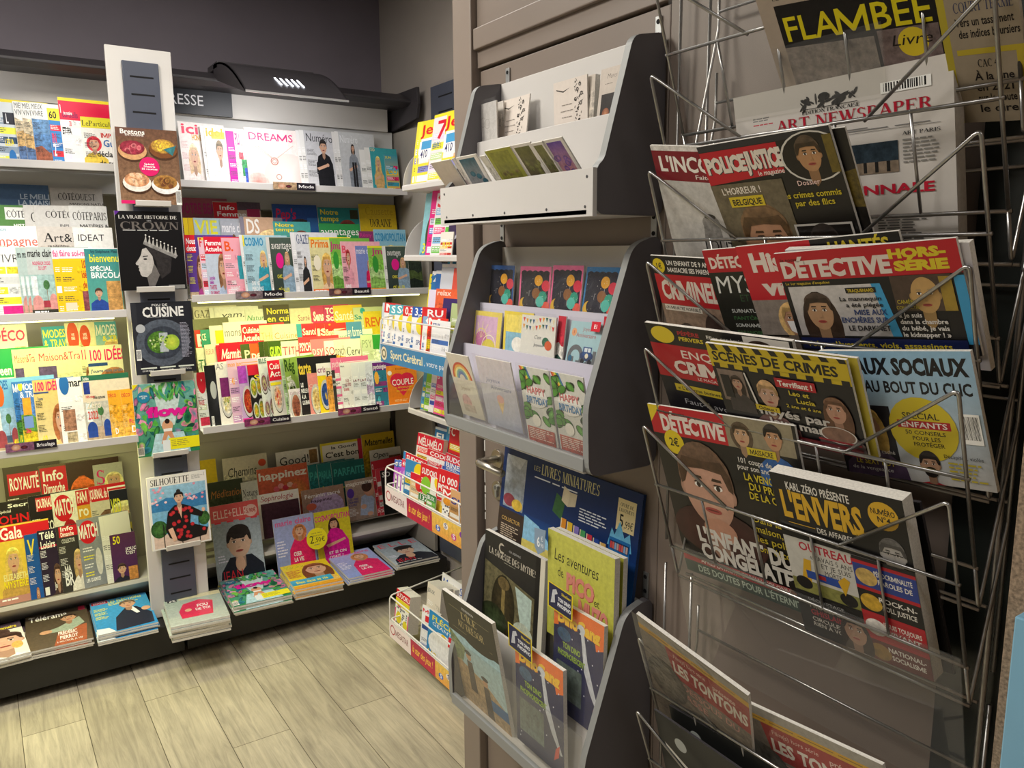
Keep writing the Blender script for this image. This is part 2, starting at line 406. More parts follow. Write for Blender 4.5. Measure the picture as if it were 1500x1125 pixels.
        for sg in (-1, 1):
            X = cx+sg*ex+turn*rx*.25
            s.ell(X, ey+ry*.02, rx*.25, ry*.11, dk, md)
            s.ell(X, ey, rx*.17, ry*.065, 'eeeae4')
            s.ell(X, ey, rx*.085, ry*.07, '2a1c14')
            s.poly([(X-rx*.22, ey+ry*.17), (X+rx*.2, ey+ry*.17), (X+rx*.18, ey+ry*.24), (X-rx*.16, ey+ry*.25)], tuple(a*.7 for a in hr))
            s.poly([(X-rx*.19, ey+ry*.06), (X+rx*.19, ey+ry*.06), (X+rx*.12, ey+ry*.1), (X-rx*.12, ey+ry*.1)], '2a1c14')
        nx = cx+turn*rx*.3
        s.poly([(nx-rx*.06, ey), (nx+rx*.05, ey), (nx+rx*.15, cy-ry*.28), (nx-rx*.15, cy-ry*.28)], md)
        s.ell(nx, cy-ry*.3, rx*.17, ry*.05, dk, md)
        mx = cx+turn*rx*.2
        if beard:
            s.ell(mx, cy-ry*.62, rx*.72, ry*.46, beard, None, .4); s.ell(mx, cy-ry*.36, rx*.42, ry*.1, beard, None, .3)
        if mask:
            s.poly([(cx-rx*.75, cy-ry*.1), (cx+rx*.75, cy-ry*.1), (cx+rx*.55, cy-ry*.75), (cx, cy-ry*.95), (cx-rx*.55, cy-ry*.75)], 'e8e8ea')
        else:
            s.ell(mx, cy-ry*.53, rx*.34, ry*.08, 'b0504a', 'a04640'); s.ell(mx, cy-ry*.525, rx*.25, ry*.022, '6a2824')
        # fringe
        if style == 'bald': return
        if style == 'up':
            s.ell(cx, cy+ry*1.15, rx*.5, ry*.38, hair, hl, .3)
        s.ell(cx, cy+ry*.55, rx*1.06, ry*.55, hair, hl, .5, a0=-8, a1=188)
        s.poly([(cx-rx*1.04, cy+ry*.5), (cx-rx*1.06, cy+ry*.05), (cx-rx*.9, cy+ry*.12), (cx-rx*.62, cy+ry*.52), (cx+rx*.1, cy+ry*.6), (cx+rx*.1, cy+ry*.75), (cx-rx*.8, cy+ry*.8)], hair, .5)
        s.poly([(cx+rx*1.04, cy+ry*.5), (cx+rx*1.06, cy+ry*.05), (cx+rx*.9, cy+ry*.12), (cx+rx*.72, cy+ry*.5), (cx+rx*.1, cy+ry*.62), (cx+rx*.1, cy+ry*.75), (cx+rx*.8, cy+ry*.8)], hair, .5)
    def mesh(s, bend=0., curl=0.):
        me = bpy.data.meshes.new('cover')
        def b(p):
            x, y, z = p
            return (x, y + bend*(4*(x/s.W-.5)**2) - curl*max(0, z/s.H-.55)**2, z)
        me.from_pydata([b(p) for p in s.v] if (bend or curl) else s.v, [], s.f)
        a = me.attributes.new('Col', 'FLOAT_COLOR', 'POINT')
        flat = [x for c in s.c for x in c]; a.data.foreach_set('color', flat)
        me.update(); return me

def sheet_obj(sh, name, parent, mt=None, M=None, bend=0., curl=0.):
    me = sh.mesh(bend, curl); me.materials.append(mt or PRINT); me.name = name
    o = bpy.data.objects.new(name, me); COL.objects.link(o)
    if parent is not None: o.parent = parent
    if M is not None: o.matrix_local = M
    return o
def body_mesh(W, H, t, bend=0., curl=0., mt=None, n=6):
    """page block: front at y=0, back at y=t"""
    b = MB(); vs = []; fs = []
    def q(x, y, z): return (x, y + bend*(4*(x/W-.5)**2) - curl*max(0, z/H-.55)**2, z)
    N = n if (bend or curl) else 1
    for y in (0, t):
        for j in range(N+1):
            for i in range(N+1): vs.append(q(W*i/N, y, H*j/N))
    K = (N+1)*(N+1)
    for j in range(N):
        for i in range(N):
            a = j*(N+1)+i; fs.append((a, a+1, a+N+2, a+N+1)); fs.append((K+a, K+a+N+1, K+a+N+2, K+a+1))
    for i in range(N):
        fs.append((i, K+i, K+i+1, i+1)); a = N*(N+1)+i; fs.append((a, a+1, K+a+1, K+a))
        a = i*(N+1); fs.append((a, a+N+1, K+a+N+1, K+a)); a = i*(N+1)+N; fs.append((a, K+a, K+a+N+1, a+N+1))
    b.add(vs, fs, mt or PAGES); return b
# ------------------------------------------------------------------ the shop itself
def floor_mat():
    m = bpy.data.materials.new('wood_plank_floor'); m.use_nodes = True; nt = m.node_tree; b = nt.nodes['Principled BSDF']; L = nt.links.new
    tc = nt.nodes.new('ShaderNodeTexCoord'); mp = nt.nodes.new('ShaderNodeMapping'); mp.inputs['Rotation'].default_value = (0, 0, math.radians(90))
    L(tc.outputs['Object'], mp.inputs[0])
    br = nt.nodes.new('ShaderNodeTexBrick'); br.offset = .37; br.inputs['Scale'].default_value = 1
    br.inputs['Brick Width'].default_value = 1.25; br.inputs['Row Height'].default_value = .19; br.inputs['Mortar Size'].default_value = .0012; br.inputs['Bias'].default_value = 0
    br.inputs['Color1'].default_value = (*hexc('c6beaa'), 1); br.inputs['Color2'].default_value = (*hexc('b2aa98'), 1); br.inputs['Mortar'].default_value = (*hexc('544c3e'), 1)
    L(mp.outputs[0], br.inputs['Vector'])
    m2 = nt.nodes.new('ShaderNodeMapping'); m2.inputs['Scale'].default_value = (28, 2.0, 1); L(tc.outputs['Object'], m2.inputs[0])
    n = nt.nodes.new('ShaderNodeTexNoise'); n.inputs['Scale'].default_value = 1.6; n.inputs['Detail'].default_value = 8; n.inputs['Roughness'].default_value = .7; n.inputs['Distortion'].default_value = .7
    L(m2.outputs[0], n.inputs['Vector'])
    r = nt.nodes.new('ShaderNodeValToRGB'); r.color_ramp.elements[0].position = .32; r.color_ramp.elements[0].color = (.66, .65, .62, 1)
    r.color_ramp.elements[1].position = .62; r.color_ramp.elements[1].color = (1.12, 1.1, 1.02, 1); L(n.outputs['Fac'], r.inputs['Fac'])
    n3 = nt.nodes.new('ShaderNodeTexNoise'); n3.inputs['Scale'].default_value = 3.2; n3.inputs['Detail'].default_value = 4; L(tc.outputs['Object'], n3.inputs['Vector'])
    r3 = nt.nodes.new('ShaderNodeValToRGB'); r3.color_ramp.elements[0].position = .3; r3.color_ramp.elements[0].color = (.72, .71, .7, 1); r3.color_ramp.elements[1].position = .65; L(n3.outputs['Fac'], r3.inputs['Fac'])
    a = nt.nodes.new('ShaderNodeMix'); a.data_type = 'RGBA'; a.blend_type = 'MULTIPLY'; a.inputs['Factor'].default_value = 1
    L(br.outputs['Color'], a.inputs['A']); L(r.outputs['Color'], a.inputs['B'])
    c = nt.nodes.new('ShaderNodeMix'); c.data_type = 'RGBA'; c.blend_type = 'MULTIPLY'; c.inputs['Factor'].default_value = .8
    L(a.outputs['Result'], c.inputs['A']); L(r3.outputs['Color'], c.inputs['B']); L(c.outputs['Result'], b.inputs['Base Color'])
    b.inputs['Roughness'].default_value = .5
    bp = nt.nodes.new('ShaderNodeBump'); bp.inputs['Strength'].default_value = .25; bp.inputs['Distance'].default_value = .002; L(n.outputs['Fac'], bp.inputs['Height']); L(bp.outputs['Normal'], b.inputs['Normal'])
    return m
def chip_mat():
    m = mat('raw_chipboard', '8d7a66', .9, noise=.45, nscale=260, bump=.3); return m
struct(MB().box((-3, -2, -.1), (1.8, 3.84, 0), floor_mat()).build('floor'))
struct(MB().box((-3, -2, 2.9), (1.8, 3.84, 3.0), mat('ceiling_paint', '6a666a', .8)).build('ceiling'))
struct(MB().box((-3, 3.84, 0), (1.9, 3.94, 2.9), DGREY).build('wall_back'))
struct(MB().box((1.8, 1.94, 0), (1.9, 3.84, 2.9), mat('taupe_wall', 'a09893', .65, noise=.05, nscale=4)).build('wall_right'))
struct(MB().box((-3.1, -2, 0), (-3, 3.94, 2.9), mat('pale_wall', 'b5b0a8', .8)).build('wall_left'))
struct(MB().box((-3, -2.1, 0), (1.8, -2, 2.9), mat('pale_wall')).build('wall_rear'))
# partition that carries the door: frame post, header, panel to the right of the door
m = MB(); m.box((1.18, -2, 0), (1.8, 1.94, 2.9), TAUPE)
m.box((1.135, .41, 0), (1.18, 1.150, 2.9), TAUPE); m.box((1.135, 1.150, 2.065), (1.18, 1.842, 2.9), TAUPE)
struct(m.build('wall_side', bevel=.002))
m = MB(); m.box((1.118, 1.846, 0), (1.18, 1.938, 2.9), mat('taupe_door_frame', '8c7f76', .45, noise=.03, nscale=6)); struct(m.build('trim_1', bevel=.003))
m = MB(); m.box((1.122, .42, 2.108), (1.135, 1.842, 2.16), TAUPE); m.box((1.122, .42, 2.58), (1.135, 1.842, 2.64), TAUPE); struct(m.build('trim_2', bevel=.003))
# door
door = thing('door', 'taupe door leaf carrying the three grey card racks', 'door', (1.14, 1.5, 0)); struct(door)
door.name = 'door_1'; D = Sub(door)
D(MB().box((1.14, 1.156, .012), (1.178, 1.836, 2.058), TAUPE), 'door_leaf', bevel=.003)
m = MB(); m.cyl((1.14, 1.762, 1.05), (1.131, 1.762, 1.05), .026, STEEL, 32); r1 = D(m, 'handle_rose', bevel=.001)
m = MB(); m.tube(rounded([(1.135, 1.762, 1.05), (1.070, 1.762, 1.05), (1.070, 1.640, 1.047)], .016, 6), .0098, STEEL, 16); D(m, 'door_handle', smooth=True)
m = MB(); m.cyl((1.14, 1.762, .962), (1.132, 1.762, .962), .026, STEEL, 32); lk = D(m, 'lock_rose', bevel=.001)
m = MB(); m.cyl((1.132, 1.762, .970), (1.126, 1.762, .970), .0085, ZINC, 20); m.box((1.132, 1.758, .945), (1.127, 1.766, .968), ZINC); m.box((1.1262, 1.7605, .966), (1.1255, 1.7635, .976), SLOT); D(m, 'key_cylinder', parent=lk)
# worn white paint along the edge of the door
m = MB(); R = random.Random(3)
wp = mat('chipped_white_paint', 'd8d6d0', .7)
z = .86
while z < 1.14:
    q = R.uniform(.01, .05); m.box((1.1395, 1.836, z), (1.1388, 1.836-R.uniform(.002, .007), z+q), wp); z += q+R.uniform(.0, .02)
D(m, 'paint_chips')
# end of the partition at the far right of the picture
chip = MB(); chip.box((.93, .372, .3), (1.135, .392, 2.3), chip_mat()); chipo = chip.build('chipboard_panel', bevel=.001)
tag(chipo, 'raw speckled chipboard edge beside the wire rack', 'board')
bl = MB().box((.9, .20, .3), (.93, .371, 1.21), mat('light_blue_laminate', '7fb2cf', .35, noise=.06, nscale=7)).build('light_blue_panel', bevel=.002)
tag(bl, 'light blue panel at the right end of the wire rack', 'panel')
gl = MB().box((1.128, .41, .2), (1.134, .56, 2.2), mat('dark_green_strip', '272c2a', .25)).build('trim_3'); struct(gl)
stl = MB().cyl((1.11, .487, .62), (1.11, .487, 1.75), .004, WIRE, 12).build('trim_4'); struct(stl)

# ceiling lamp housings
for (lx, ly), p_, c_ in CEIL_LAMPS:
    t = thing('ceiling_panel_lamp', 'unseen square ceiling lamp panel that lights the shop', 'ceiling lamp', (lx, ly, 2.9), 'ceiling lamp panels'); P = Sub(t)
    m = MB()
    for a, b in (((-.32, -.32), (-.28, .32)), ((.28, -.32), (.32, .32)), ((-.28, -.32), (.28, -.28)), ((-.28, .28), (.28, .32))):
        m.box((lx+a[0], ly+a[1], 2.865), (lx+b[0], ly+b[1], 2.9), LGREY)
    P(m, 'frame')
    P(MB().box((lx-.28, ly-.28, 2.885), (lx+.28, ly+.28, 2.895), mat('lamp_diffuser', 'fff', .5, emit='fff', es=1.5)), 'diffuser')

# ------------------------------------------------------------------ press display: two bays, column between, canopy
BAYS = [('left', -.62, .575, 1.937, 1.398, .930), ('right', .585, 1.745, 1.890, 1.443, .928)]
LIPY = {1: 3.43, 2: 3.25, 3: 3.22, 4: 3.46}
BACKW = mat('bay_back_white', 'c9c9c6', .5); BACKG = mat('bay_back_grey', 'b9b5a6', .55)
SHELF = {}
def tube_light(P, x0, x1, y, z, col, power):
    gm = mat('tube_glow_'+col, 'fff', .5, emit=col, es=6)
    P(MB().cyl((x0+.03, y, z), (x1-.03, y, z), .0045, gm, 16), 'lamp_tube')
    c = hexc(col)
    area('shelf_tube_light', ((x0+x1)/2, y, z-.0055), (12, 0, 0), x1-x0-.1, .012, power, c)
for bay, x0, x1, z1, z2, z3 in BAYS:
    t = thing('magazine_display_unit', 'wall unit of pale magazine shelves %s' % ('left of the slotted column' if bay == 'left' else 'right of the slotted column under the canopy lamp'), 'shelving unit', ((x0+x1)/2, 3.5, 0))
    P = Sub(t)
    m = MB(); m.box((x0, 3.745, .16), (x1, 3.76, z1-.1), BACKG); m.box((x0, 3.62, z1-.1), (x1, 3.76, 2.165), BACKW); P(m, 'back_panel')
    m = MB(); m.box((x0, 3.60, 2.165), (x1-(.03 if bay == 'right' else 0), 3.70, 2.285), LGREY); P(m, 'header_panel', bevel=.002)
    m = MB(); m.box((x0, 3.21, .035), (x1+(.03 if bay == 'right' else 0), 3.76, .155), BLACK); m.box((x0, 3.5, 0), (x1, 3.66, .04), BLACK); P(m, 'bench', bevel=.003)
    m = MB(); m.prism([(3.744, .157), (3.60, .157), (3.46, .258), (3.463, .275), (3.475, .266), (3.744, .272)], 0, x0, x1, LGREY); P(m, 'lower_tray', bevel=.0015)
    m = MB(); m.box((x0, 3.730, .752), (x1, 3.746, z3-.03), BACKG); P(m, 'back_rail_panel', bevel=.002)
    for k, z in ((1, z1), (2, z2), (3, z3)):
        y = LIPY[k]; m = MB(); d = .045 if k == 1 else .06
        m.prism([(y, z), (y+.004, z), (y+.006, z-.018), (3.61 if k == 1 else 3.675, z-.018), (3.61 if k == 1 else 3.675, z-.024), (y+.016, z-.023), (y+.010, z-.028), (y, z-.028)], 0, (.703 if bay == 'right' and k > 1 else x0), (.47 if bay == 'left' and k > 1 else x1+(.01 if k > 1 else (-.02 if bay == 'right' else 0))), WHITE)
        SHELF[(bay, k)] = P(m, 'shelf', bevel=.0015)
    if bay == 'right':
        m = MB(); m.box((x1+.012, 3.30, .16), (x1+.03, 3.70, 2.165), mat('taupe_side', '8f8981', .6)); P(m, 'side_panel', bevel=.002)
    tube_light(P, x0+.02 if bay == 'left' else .70, x1-.02 if bay == 'right' else .46, 3.282, z2-.0300, 'f4f2a0', 4.2)

    if bay == 'left': tube_light(P, x0+.02, .46, 3.252, z3-.0300, 'f4f2a0', 4.5)

# category strips on the shelf lips
def shelf_label(word, px0, px1, py, y, art, bay, k):
    a = onY(px0, py, y-.002); b = onY(px1, py, y-.002); W = abs(b.x-a.x); H = .03
    sh = Sheet(W, H, '2a2430')
    sh.rect(0, 0, .55, 1, art, .8); sh.ell(.2, .5, .09, .35, 'e8c8b0', 'c08060', .3); sh.ell(.36, .45, .07, .2, '7a3040', '301018', .5); sh.rect(.56, 0, 1, 1, '241e28')
    sh.text(word, .6, .3, .36, .42, 'f0eeee', .02)
    u = SHELF[(bay, k)]
    o = sheet_obj(sh, 'category_strip', u)
    o.location = Vector((a.x, y-.003, a.z-.015)) - u.parent.location
shelf_label('Mode', 400, 462, 271.5, 3.428, 'b89a78', 'right', 1); shelf_label('Mode', 345, 416, 432.5, 3.248, '8a7a80', 'right', 2); shelf_label('Beauté', 482, 543, 428, 3.248, '6a4a50', 'right', 2)
shelf_label('Cuisine', 358, 426, 620, 3.218, '8a3a68', 'right', 3); shelf_label('Santé', 495, 556, 604, 3.218, 'a04870', 'right', 3); shelf_label('Bricolage', 8, 84, 657.5, 3.218, '8a5a78', 'left', 3)

# dark canopy beam and its end plate
t = thing('canopy_beam', 'dark canopy beam running above the magazine shelves', 'canopy', (.6, 3.6, 2.26)); P = Sub(t)
P(MB().prism([(3.70, 2.268), (3.46, 2.262), (3.42, 2.275), (3.42, 2.285), (3.50, 2.322), (3.70, 2.335)], 0, -.62, 1.75, BLACKM), 'beam', bevel=.002)
P(MB().prism([(3.68, 2.165), (3.37, 2.20), (3.352, 2.26), (3.36, 2.335), (3.68, 2.335)], 0, 1.748, 1.762, BLACKM), 'end_plate', bevel=.001)
def canopy_lamp(x0, x1, label, power):
    t = thing('canopy_lamp', label, 'lamp', ((x0+x1)/2, 3.3, 2.25)); P = Sub(t)
    prof = []
    for i in range(9):
        a = i/8; prof.append((3.44-.40*a, 2.345-.165*a**1.9))
    inner = [(y+.008, z-.006) for y, z in prof[::-1]]; inner[0] = (prof[-1][0]+.006, prof[-1][1]+.001)
    m = MB(); m.prism(prof+inner, 0, x0, x1, BLACKM); h = P(m, 'hood')
    m = MB(); m.box((x0, 3.40, 2.325), (x1, 3.55, 2.35), BLACKM); P(m, 'mounting_flange', bevel=.002)
    for s_ in (x0, x1-.006):
        P(MB().prism([(3.46, 2.29), (3.46, 2.345)]+prof[1:]+[(3.05, 2.178)], 0, s_, s_+.006, BLACKM), 'end_cheek')
    gl = mat('canopy_lamp_glow', 'fff', .5, emit='f2f6ff', es=9)
    m = MB()
    for i in range(5):
        xx = x0+(x1-x0)*(.36+.055*i); q = lambda a_, dx: (xx+dx, 3.44-.40*a_-.0015, 2.345-.165*a_**1.9+.0025)
        m.add([q(.72, 0), q(.72, .006), q(.86, .014), q(.86, .008)], [(0, 1, 2, 3)], gl)
    P(m, 'light_slot', parent=h)
    P(MB().box((x0+.02, 3.10, 2.205), (x1-.02, 3.13, 2.213), gl), 'lamp_tube')
    P(MB().box((x0, 3.036, 2.176), (x1, 3.042, 2.183), mat('polished_lip', 'd8dade', .25, metal=.6)), 'front_lip')
    area('canopy_lamp_light', ((x0+x1)/2, 3.22, 2.22), (32, 0, 0), x1-x0-.06, .12, power, (1, .98, .98))
canopy_lamp(.89, 1.285, 'black canopy lamp with five bright slots above the right bay', 2.3)
canopy_lamp(-.42, .09, 'dark canopy lamp cut by the left edge of the picture', 2.1)
# sign
sg = thing('hanging_sign', 'dark sign reading PRESSE behind the slotted column', 'sign', (.8, 3.59, 2.17)); P = Sub(sg)
P(MB().box((.555, 3.585, 2.168), (.99, 3.597, 2.272), mat('anthracite_sign', '23252b', .5)), 'sign_board', bevel=.001)
sh = Sheet(.435, .104, '23262c'); sh.text('PRESSE', .35, .34, .385, .40, 'f2f2f4', .0)
o = sheet_obj(sh, 'sign_face', None); o.location = Vector((.555, 3.584, 2.168)) - sg.location; o.parent = sg

# column with slotted panel
t = thing('display_column', 'pale column with dark slotted panel between the two bays', 'column', (.59, 3.33, .157)); P = Sub(t)
P(MB().box((.476, 3.300, .157), (.699, 3.314, 2.338), WHITE), 'board', bevel=.003)
P(MB().box((.51, 3.314, .157), (.665, 3.40, 2.25), LGREY), 'post')
m = MB(); m.box((.527, 3.288, .175), (.650, 3.301, 2.288), SLATE); sl = P(m, 'slotted_panel', bevel=.002)
for k in range(34):
    z = 2.235-.062*k
    if z > .2: P(MB().box((.551, 3.2872, z-.003), (.630, 3.2890, z+.003), SLOT), 'slot', parent=sl)
# ------------------------------------------------------------------ puzzle stand in the corner
PX = 1.765; YF, YN = 2.84, 1.96
t = thing('puzzle_magazine_stand', 'white wall stand of shelves and wire baskets for puzzle magazines', 'magazine stand', (1.7, 2.4, 0)); P = Sub(t)
m = MB(); m.box((1.776, YN, .17), (1.798, 3.283, 2.322), SLATE)
for k in range(32):
    z = 2.27-.065*k
    for yy in (2.15, 2.55, 2.82, 3.09): m.box((1.7745, yy, z-.003), (1.777, yy+.12, z+.003), SLOT)
P(m, 'slotted_back', bevel=.002)
def gshelf(z, xf=1.405):
    m = MB(); m.prism([(xf, z), (xf+.004, z+.006), (xf+.006, z-.008), (1.77, z-.02), (1.77, z-.03), (xf, z-.016)], 1, YN, YF, WHITE); s_ = P(m, 'shelf', bevel=.001)
    for y in (YF,):
        prof = [(xf+.004, z)] + [(xf+.16-.156*math.cos(math.radians(a)), z+.158*math.sin(math.radians(a))) for a in range(0, 91, 9)] + [(1.77, z+.158), (1.77, z)]
        P(MB().prism(prof, 1, y-.003, y, mat('frosted_divider', 'd5d2d0', .4)), 'divider')
for z in (1.848, 1.585, .985): gshelf(z)
def basket(zr, zb, zt, xf=1.30):
    """zr top rail, zb banner top, zt bottom; returns front plane"""
    m = MB(); pts = [(1.765, YF-.02, zr+.05), (xf+.015, YF, zr), (xf, YF, zr)]
    m.tube(rounded([(1.765, YF, zr+.06), (xf, YF, zr), (xf, YN, zr), (1.765, YN, zr+.06)], .02), .0032, WWIRE, 8)
    m.tube(rounded([(1.765, YF, zb-.01), (xf, YF, zb), (xf, YN, zb), (1.765, YN, zb-.01)], .02), .0032, WWIRE, 8)
    m.tube(rounded([(1.765, YF, zr+.06), (xf, YF, zr), (xf-.004, YF, zt), (1.765, YF, zt+.02)], .02), .003, WWIRE, 8)
    m.tube([(xf, YN+.3, zr), (xf, YN+.3, zt)], .003, WWIRE, 8)
    for k in range(7): m.tube([(xf, YF-.13*k, zt+.004), (1.765, YF-.13*k, zt+.02)], .002, WWIRE, 6)
    P(m, 'wire_basket', smooth=True)
BK = [(1.352, 1.257, 1.185), (.762, .690, .610), (.218, .120, .045)]
for b in BK: basket(*b)
def banner(k, build):
    zr, zb, zt = BK[k]; W = YF-YN-.01; H = zb-zt-.004
    sh = Sheet(W, H, 'fff'); build(sh)
    o = sheet_obj(sh, 'banner', None)
    o.matrix_world = Matrix.Translation((1.293, YF-.004, zt)) @ Matrix.Rotation(-math.pi/2, 4, 'Z')
    o.matrix_world = Matrix.Translation(-t.location) @ o.matrix_world; o.parent = t
    P(MB().box((1.2935, YN+.005, zt), (1.297, YF-.004, zb-.003), WHITE), 'banner_holder')
def b_sport(s):
    s.rect(0, 0, 1, 1, '3a86b8', .1); s.badge(.035, .5, .03, 'e8e0c8', '', rim='2a5a80'); s.ring(.035, .5, .012, .02, '6a6a50')
    s.text('Sport Cérébral', .1, .32, .3, .44, 'f4e9b8', .02); s.text(', votre partenaire', .41, .34, .3, .3, 'eef2f6', 0)
    s.text('détente depuis 1990', .74, .34, .22, .26, 'eef2f6', 0)
def b_star(s):
    s.rect(0, 0, .22, 1, 'f4e6ea'); s.ring(.035, .55, .018, .024, 'b0203a'); s.text('MEGASTAR', .065, .36, .13, .36, '7a2a3a', .01)
    s.rect(.22, 0, .45, 1, 'c8304a', .1, 'b82a50'); s.text('la star des jeux !', .235, .34, .19, .42, 'ffd24a', .01, slant=.2)
    s.rect(.45, 0, .9, 1, 'f0a850', .3, 'f6d060'); s.rect(.9, 0, 1, 1, '3a9ac0', .2)
    for i, c in enumerate(['3a6ad0', 'f8f0f0', 'd04a9a', '8a3ab0', '3a9a4a', 'f6f0e0', 'd03a3a']): s.ell(.5+.065*i, .35+.3*(i % 2), .02, .16, c, None, .2); s.text('S', .49+.065*i, .25+.3*(i % 2), .02, .24, 'fff' if i % 2 == 0 else '337', .02)
banner(0, b_sport); banner(1, b_star); banner(2, b_star)

# ------------------------------------------------------------------ three card racks on the door
RY0, RY1 = 1.160, 1.728
EDGE = mat('rack_edge_grey', '8f9191', .45); SIDE = mat('rack_side_charcoal', '625f63', .5, noise=.05, nscale=9)
def side_curve(pts, r, n=5): return [(p.x, p.y) for p in rounded([(a, b, 0) for a, b in pts], r, n, True)]
def hang(P, y, z):
    m = MB(); m.box((1.136, y-.008, z-.035), (1.139, y+.008, z+.022), ZINC); m.cyl((1.136, y, z+.012), (1.1345, y, z+.012), .0045, SLOT, 12); m.cyl((1.136, y, z-.02), (1.1345, y, z-.02), .0045, SLOT, 12); P(m, 'hanging_bracket', bevel=.0005)
def sides(P, prof):
    for y in (RY0, RY1-.016):
        m = MB(); m.prism(prof, 1, y, y+.016, SIDE); s_ = P(m, 'side_panel')
        e = MB()
        n = len(prof)   # grey edge band that wraps the front of the side
        for i in range(n):
            a, b = prof[i], prof[(i+1) % n]
            if max(a[0], b[0]) > 1.125: continue
            dx, dz = b[0]-a[0], b[1]-a[1]; L = math.hypot(dx, dz)
            if L < 1e-5: continue
            nx, nz = dz/L, -dx/L
            if nx > .2: nx, nz = -nx, -nz
            o = .0008
            e.add([(a[0]+nx*o, y-.0005, a[1]+nz*o), (b[0]+nx*o, y-.0005, b[1]+nz*o), (b[0]+nx*o, y+.0165, b[1]+nz*o), (a[0]+nx*o, y+.0165, a[1]+nz*o)], [(0, 1, 2, 3)], EDGE)
        P(e, 'edge_band', parent=s_)
def rack_top():
    t = thing('card_rack', 'white and charcoal card rack at the top of the door, holding invitation cards', 'card rack', (1.13, 1.44, 1.668)); P = Sub(t)
    sides(P, side_curve([(1.134, 1.668), (.9675, 1.668), (.9675, 1.752), (.986, 1.768), (1.052, 1.992), (1.134, 2.008)], .02))
    P(MB().box((1.122, RY0+.016, 1.672), (1.133, RY1-.016, 2.004), WHITE), 'back_panel', bevel=.001)
    m = MB(); m.box((.957, RY0-.002, 1.664), (.967, RY1+.002, 1.751), WHITE)
    for y in (1.18, 1.30, 1.45, 1.58, 1.70): m.cyl((.957, y, 1.682), (.9562, y, 1.682), .003, CHAR, 10)
    for y in (1.175, 1.71): m.cyl((.957, y, 1.736), (.9562, y, 1.736), .003, CHAR, 10)
    P(m, 'front_panel', bevel=.001)
    P(MB().prism([(1.046, 1.672), (1.056, 1.672), (1.061, 1.862), (1.051, 1.862)], 1, RY0+.016, RY1-.016, WHITE), 'divider', bevel=.001)
    P(MB().box((.957, RY0+.016, 1.668), (1.13, RY1-.016, 1.676), WHITE), 'bottom_panel')
    for y in (1.185, 1.765-.06): hang(P, y, 2.02)
    return t
def rack_mid(dz, label, low):
    t = thing('card_rack', label, 'card rack', (1.13, 1.44, 1.17+dz)); P = Sub(t)
    sides(P, side_curve([(1.134, 1.168+dz), (.957, 1.168+dz), (.953, 1.31+dz), (1.06, 1.612+dz), (1.134, 1.634+dz)], .028))
    P(MB().box((1.122, RY0+.016, 1.18+dz), (1.133, RY1-.016, 1.612+dz), LGREY), 'back_panel', bevel=.001)
    P(MB().box((.957, RY0+.016, 1.172+dz), (1.13, RY1-.016, 1.182+dz), LGREY), 'bottom_panel')
    P(MB().box((.953, RY0+.014, 1.176+dz), (.965, RY1-.014, 1.203+dz), EDGE), 'front_rail', bevel=.001)
    P(MB().box((.9575, RY0+.016, 1.19+dz), (.9605, RY1-.016, (1.303 if not low else 1.362)+dz), ACRYL), 'front_sheet')
    if not low:
        for xx, zz in ((1.05, 1.476), (1.0, 1.378)):
            P(MB().prism([(xx, 1.182), (xx+.004, 1.182), (xx+.009, zz), (xx+.005, zz)], 1, RY0+.016, RY1-.016, mat('lavender_white_divider', 'cfccdc', .35)), 'divider')
    else:
        P(MB().prism([(1.008, 1.182+dz), (1.014, 1.182+dz), (1.034, 1.40+dz), (1.028, 1.40+dz)], 1, RY0+.016, RY1-.016, WHITE), 'divider', bevel=.001)
    for y in (1.185, 1.765-.03): hang(P, y, 1.655+dz)
    return t
rack_top(); rack_mid(0, 'grey card rack in the middle of the door, holding birthday cards', False)
rack_mid(-.752, 'grey rack low on the door, holding large picture books', True)

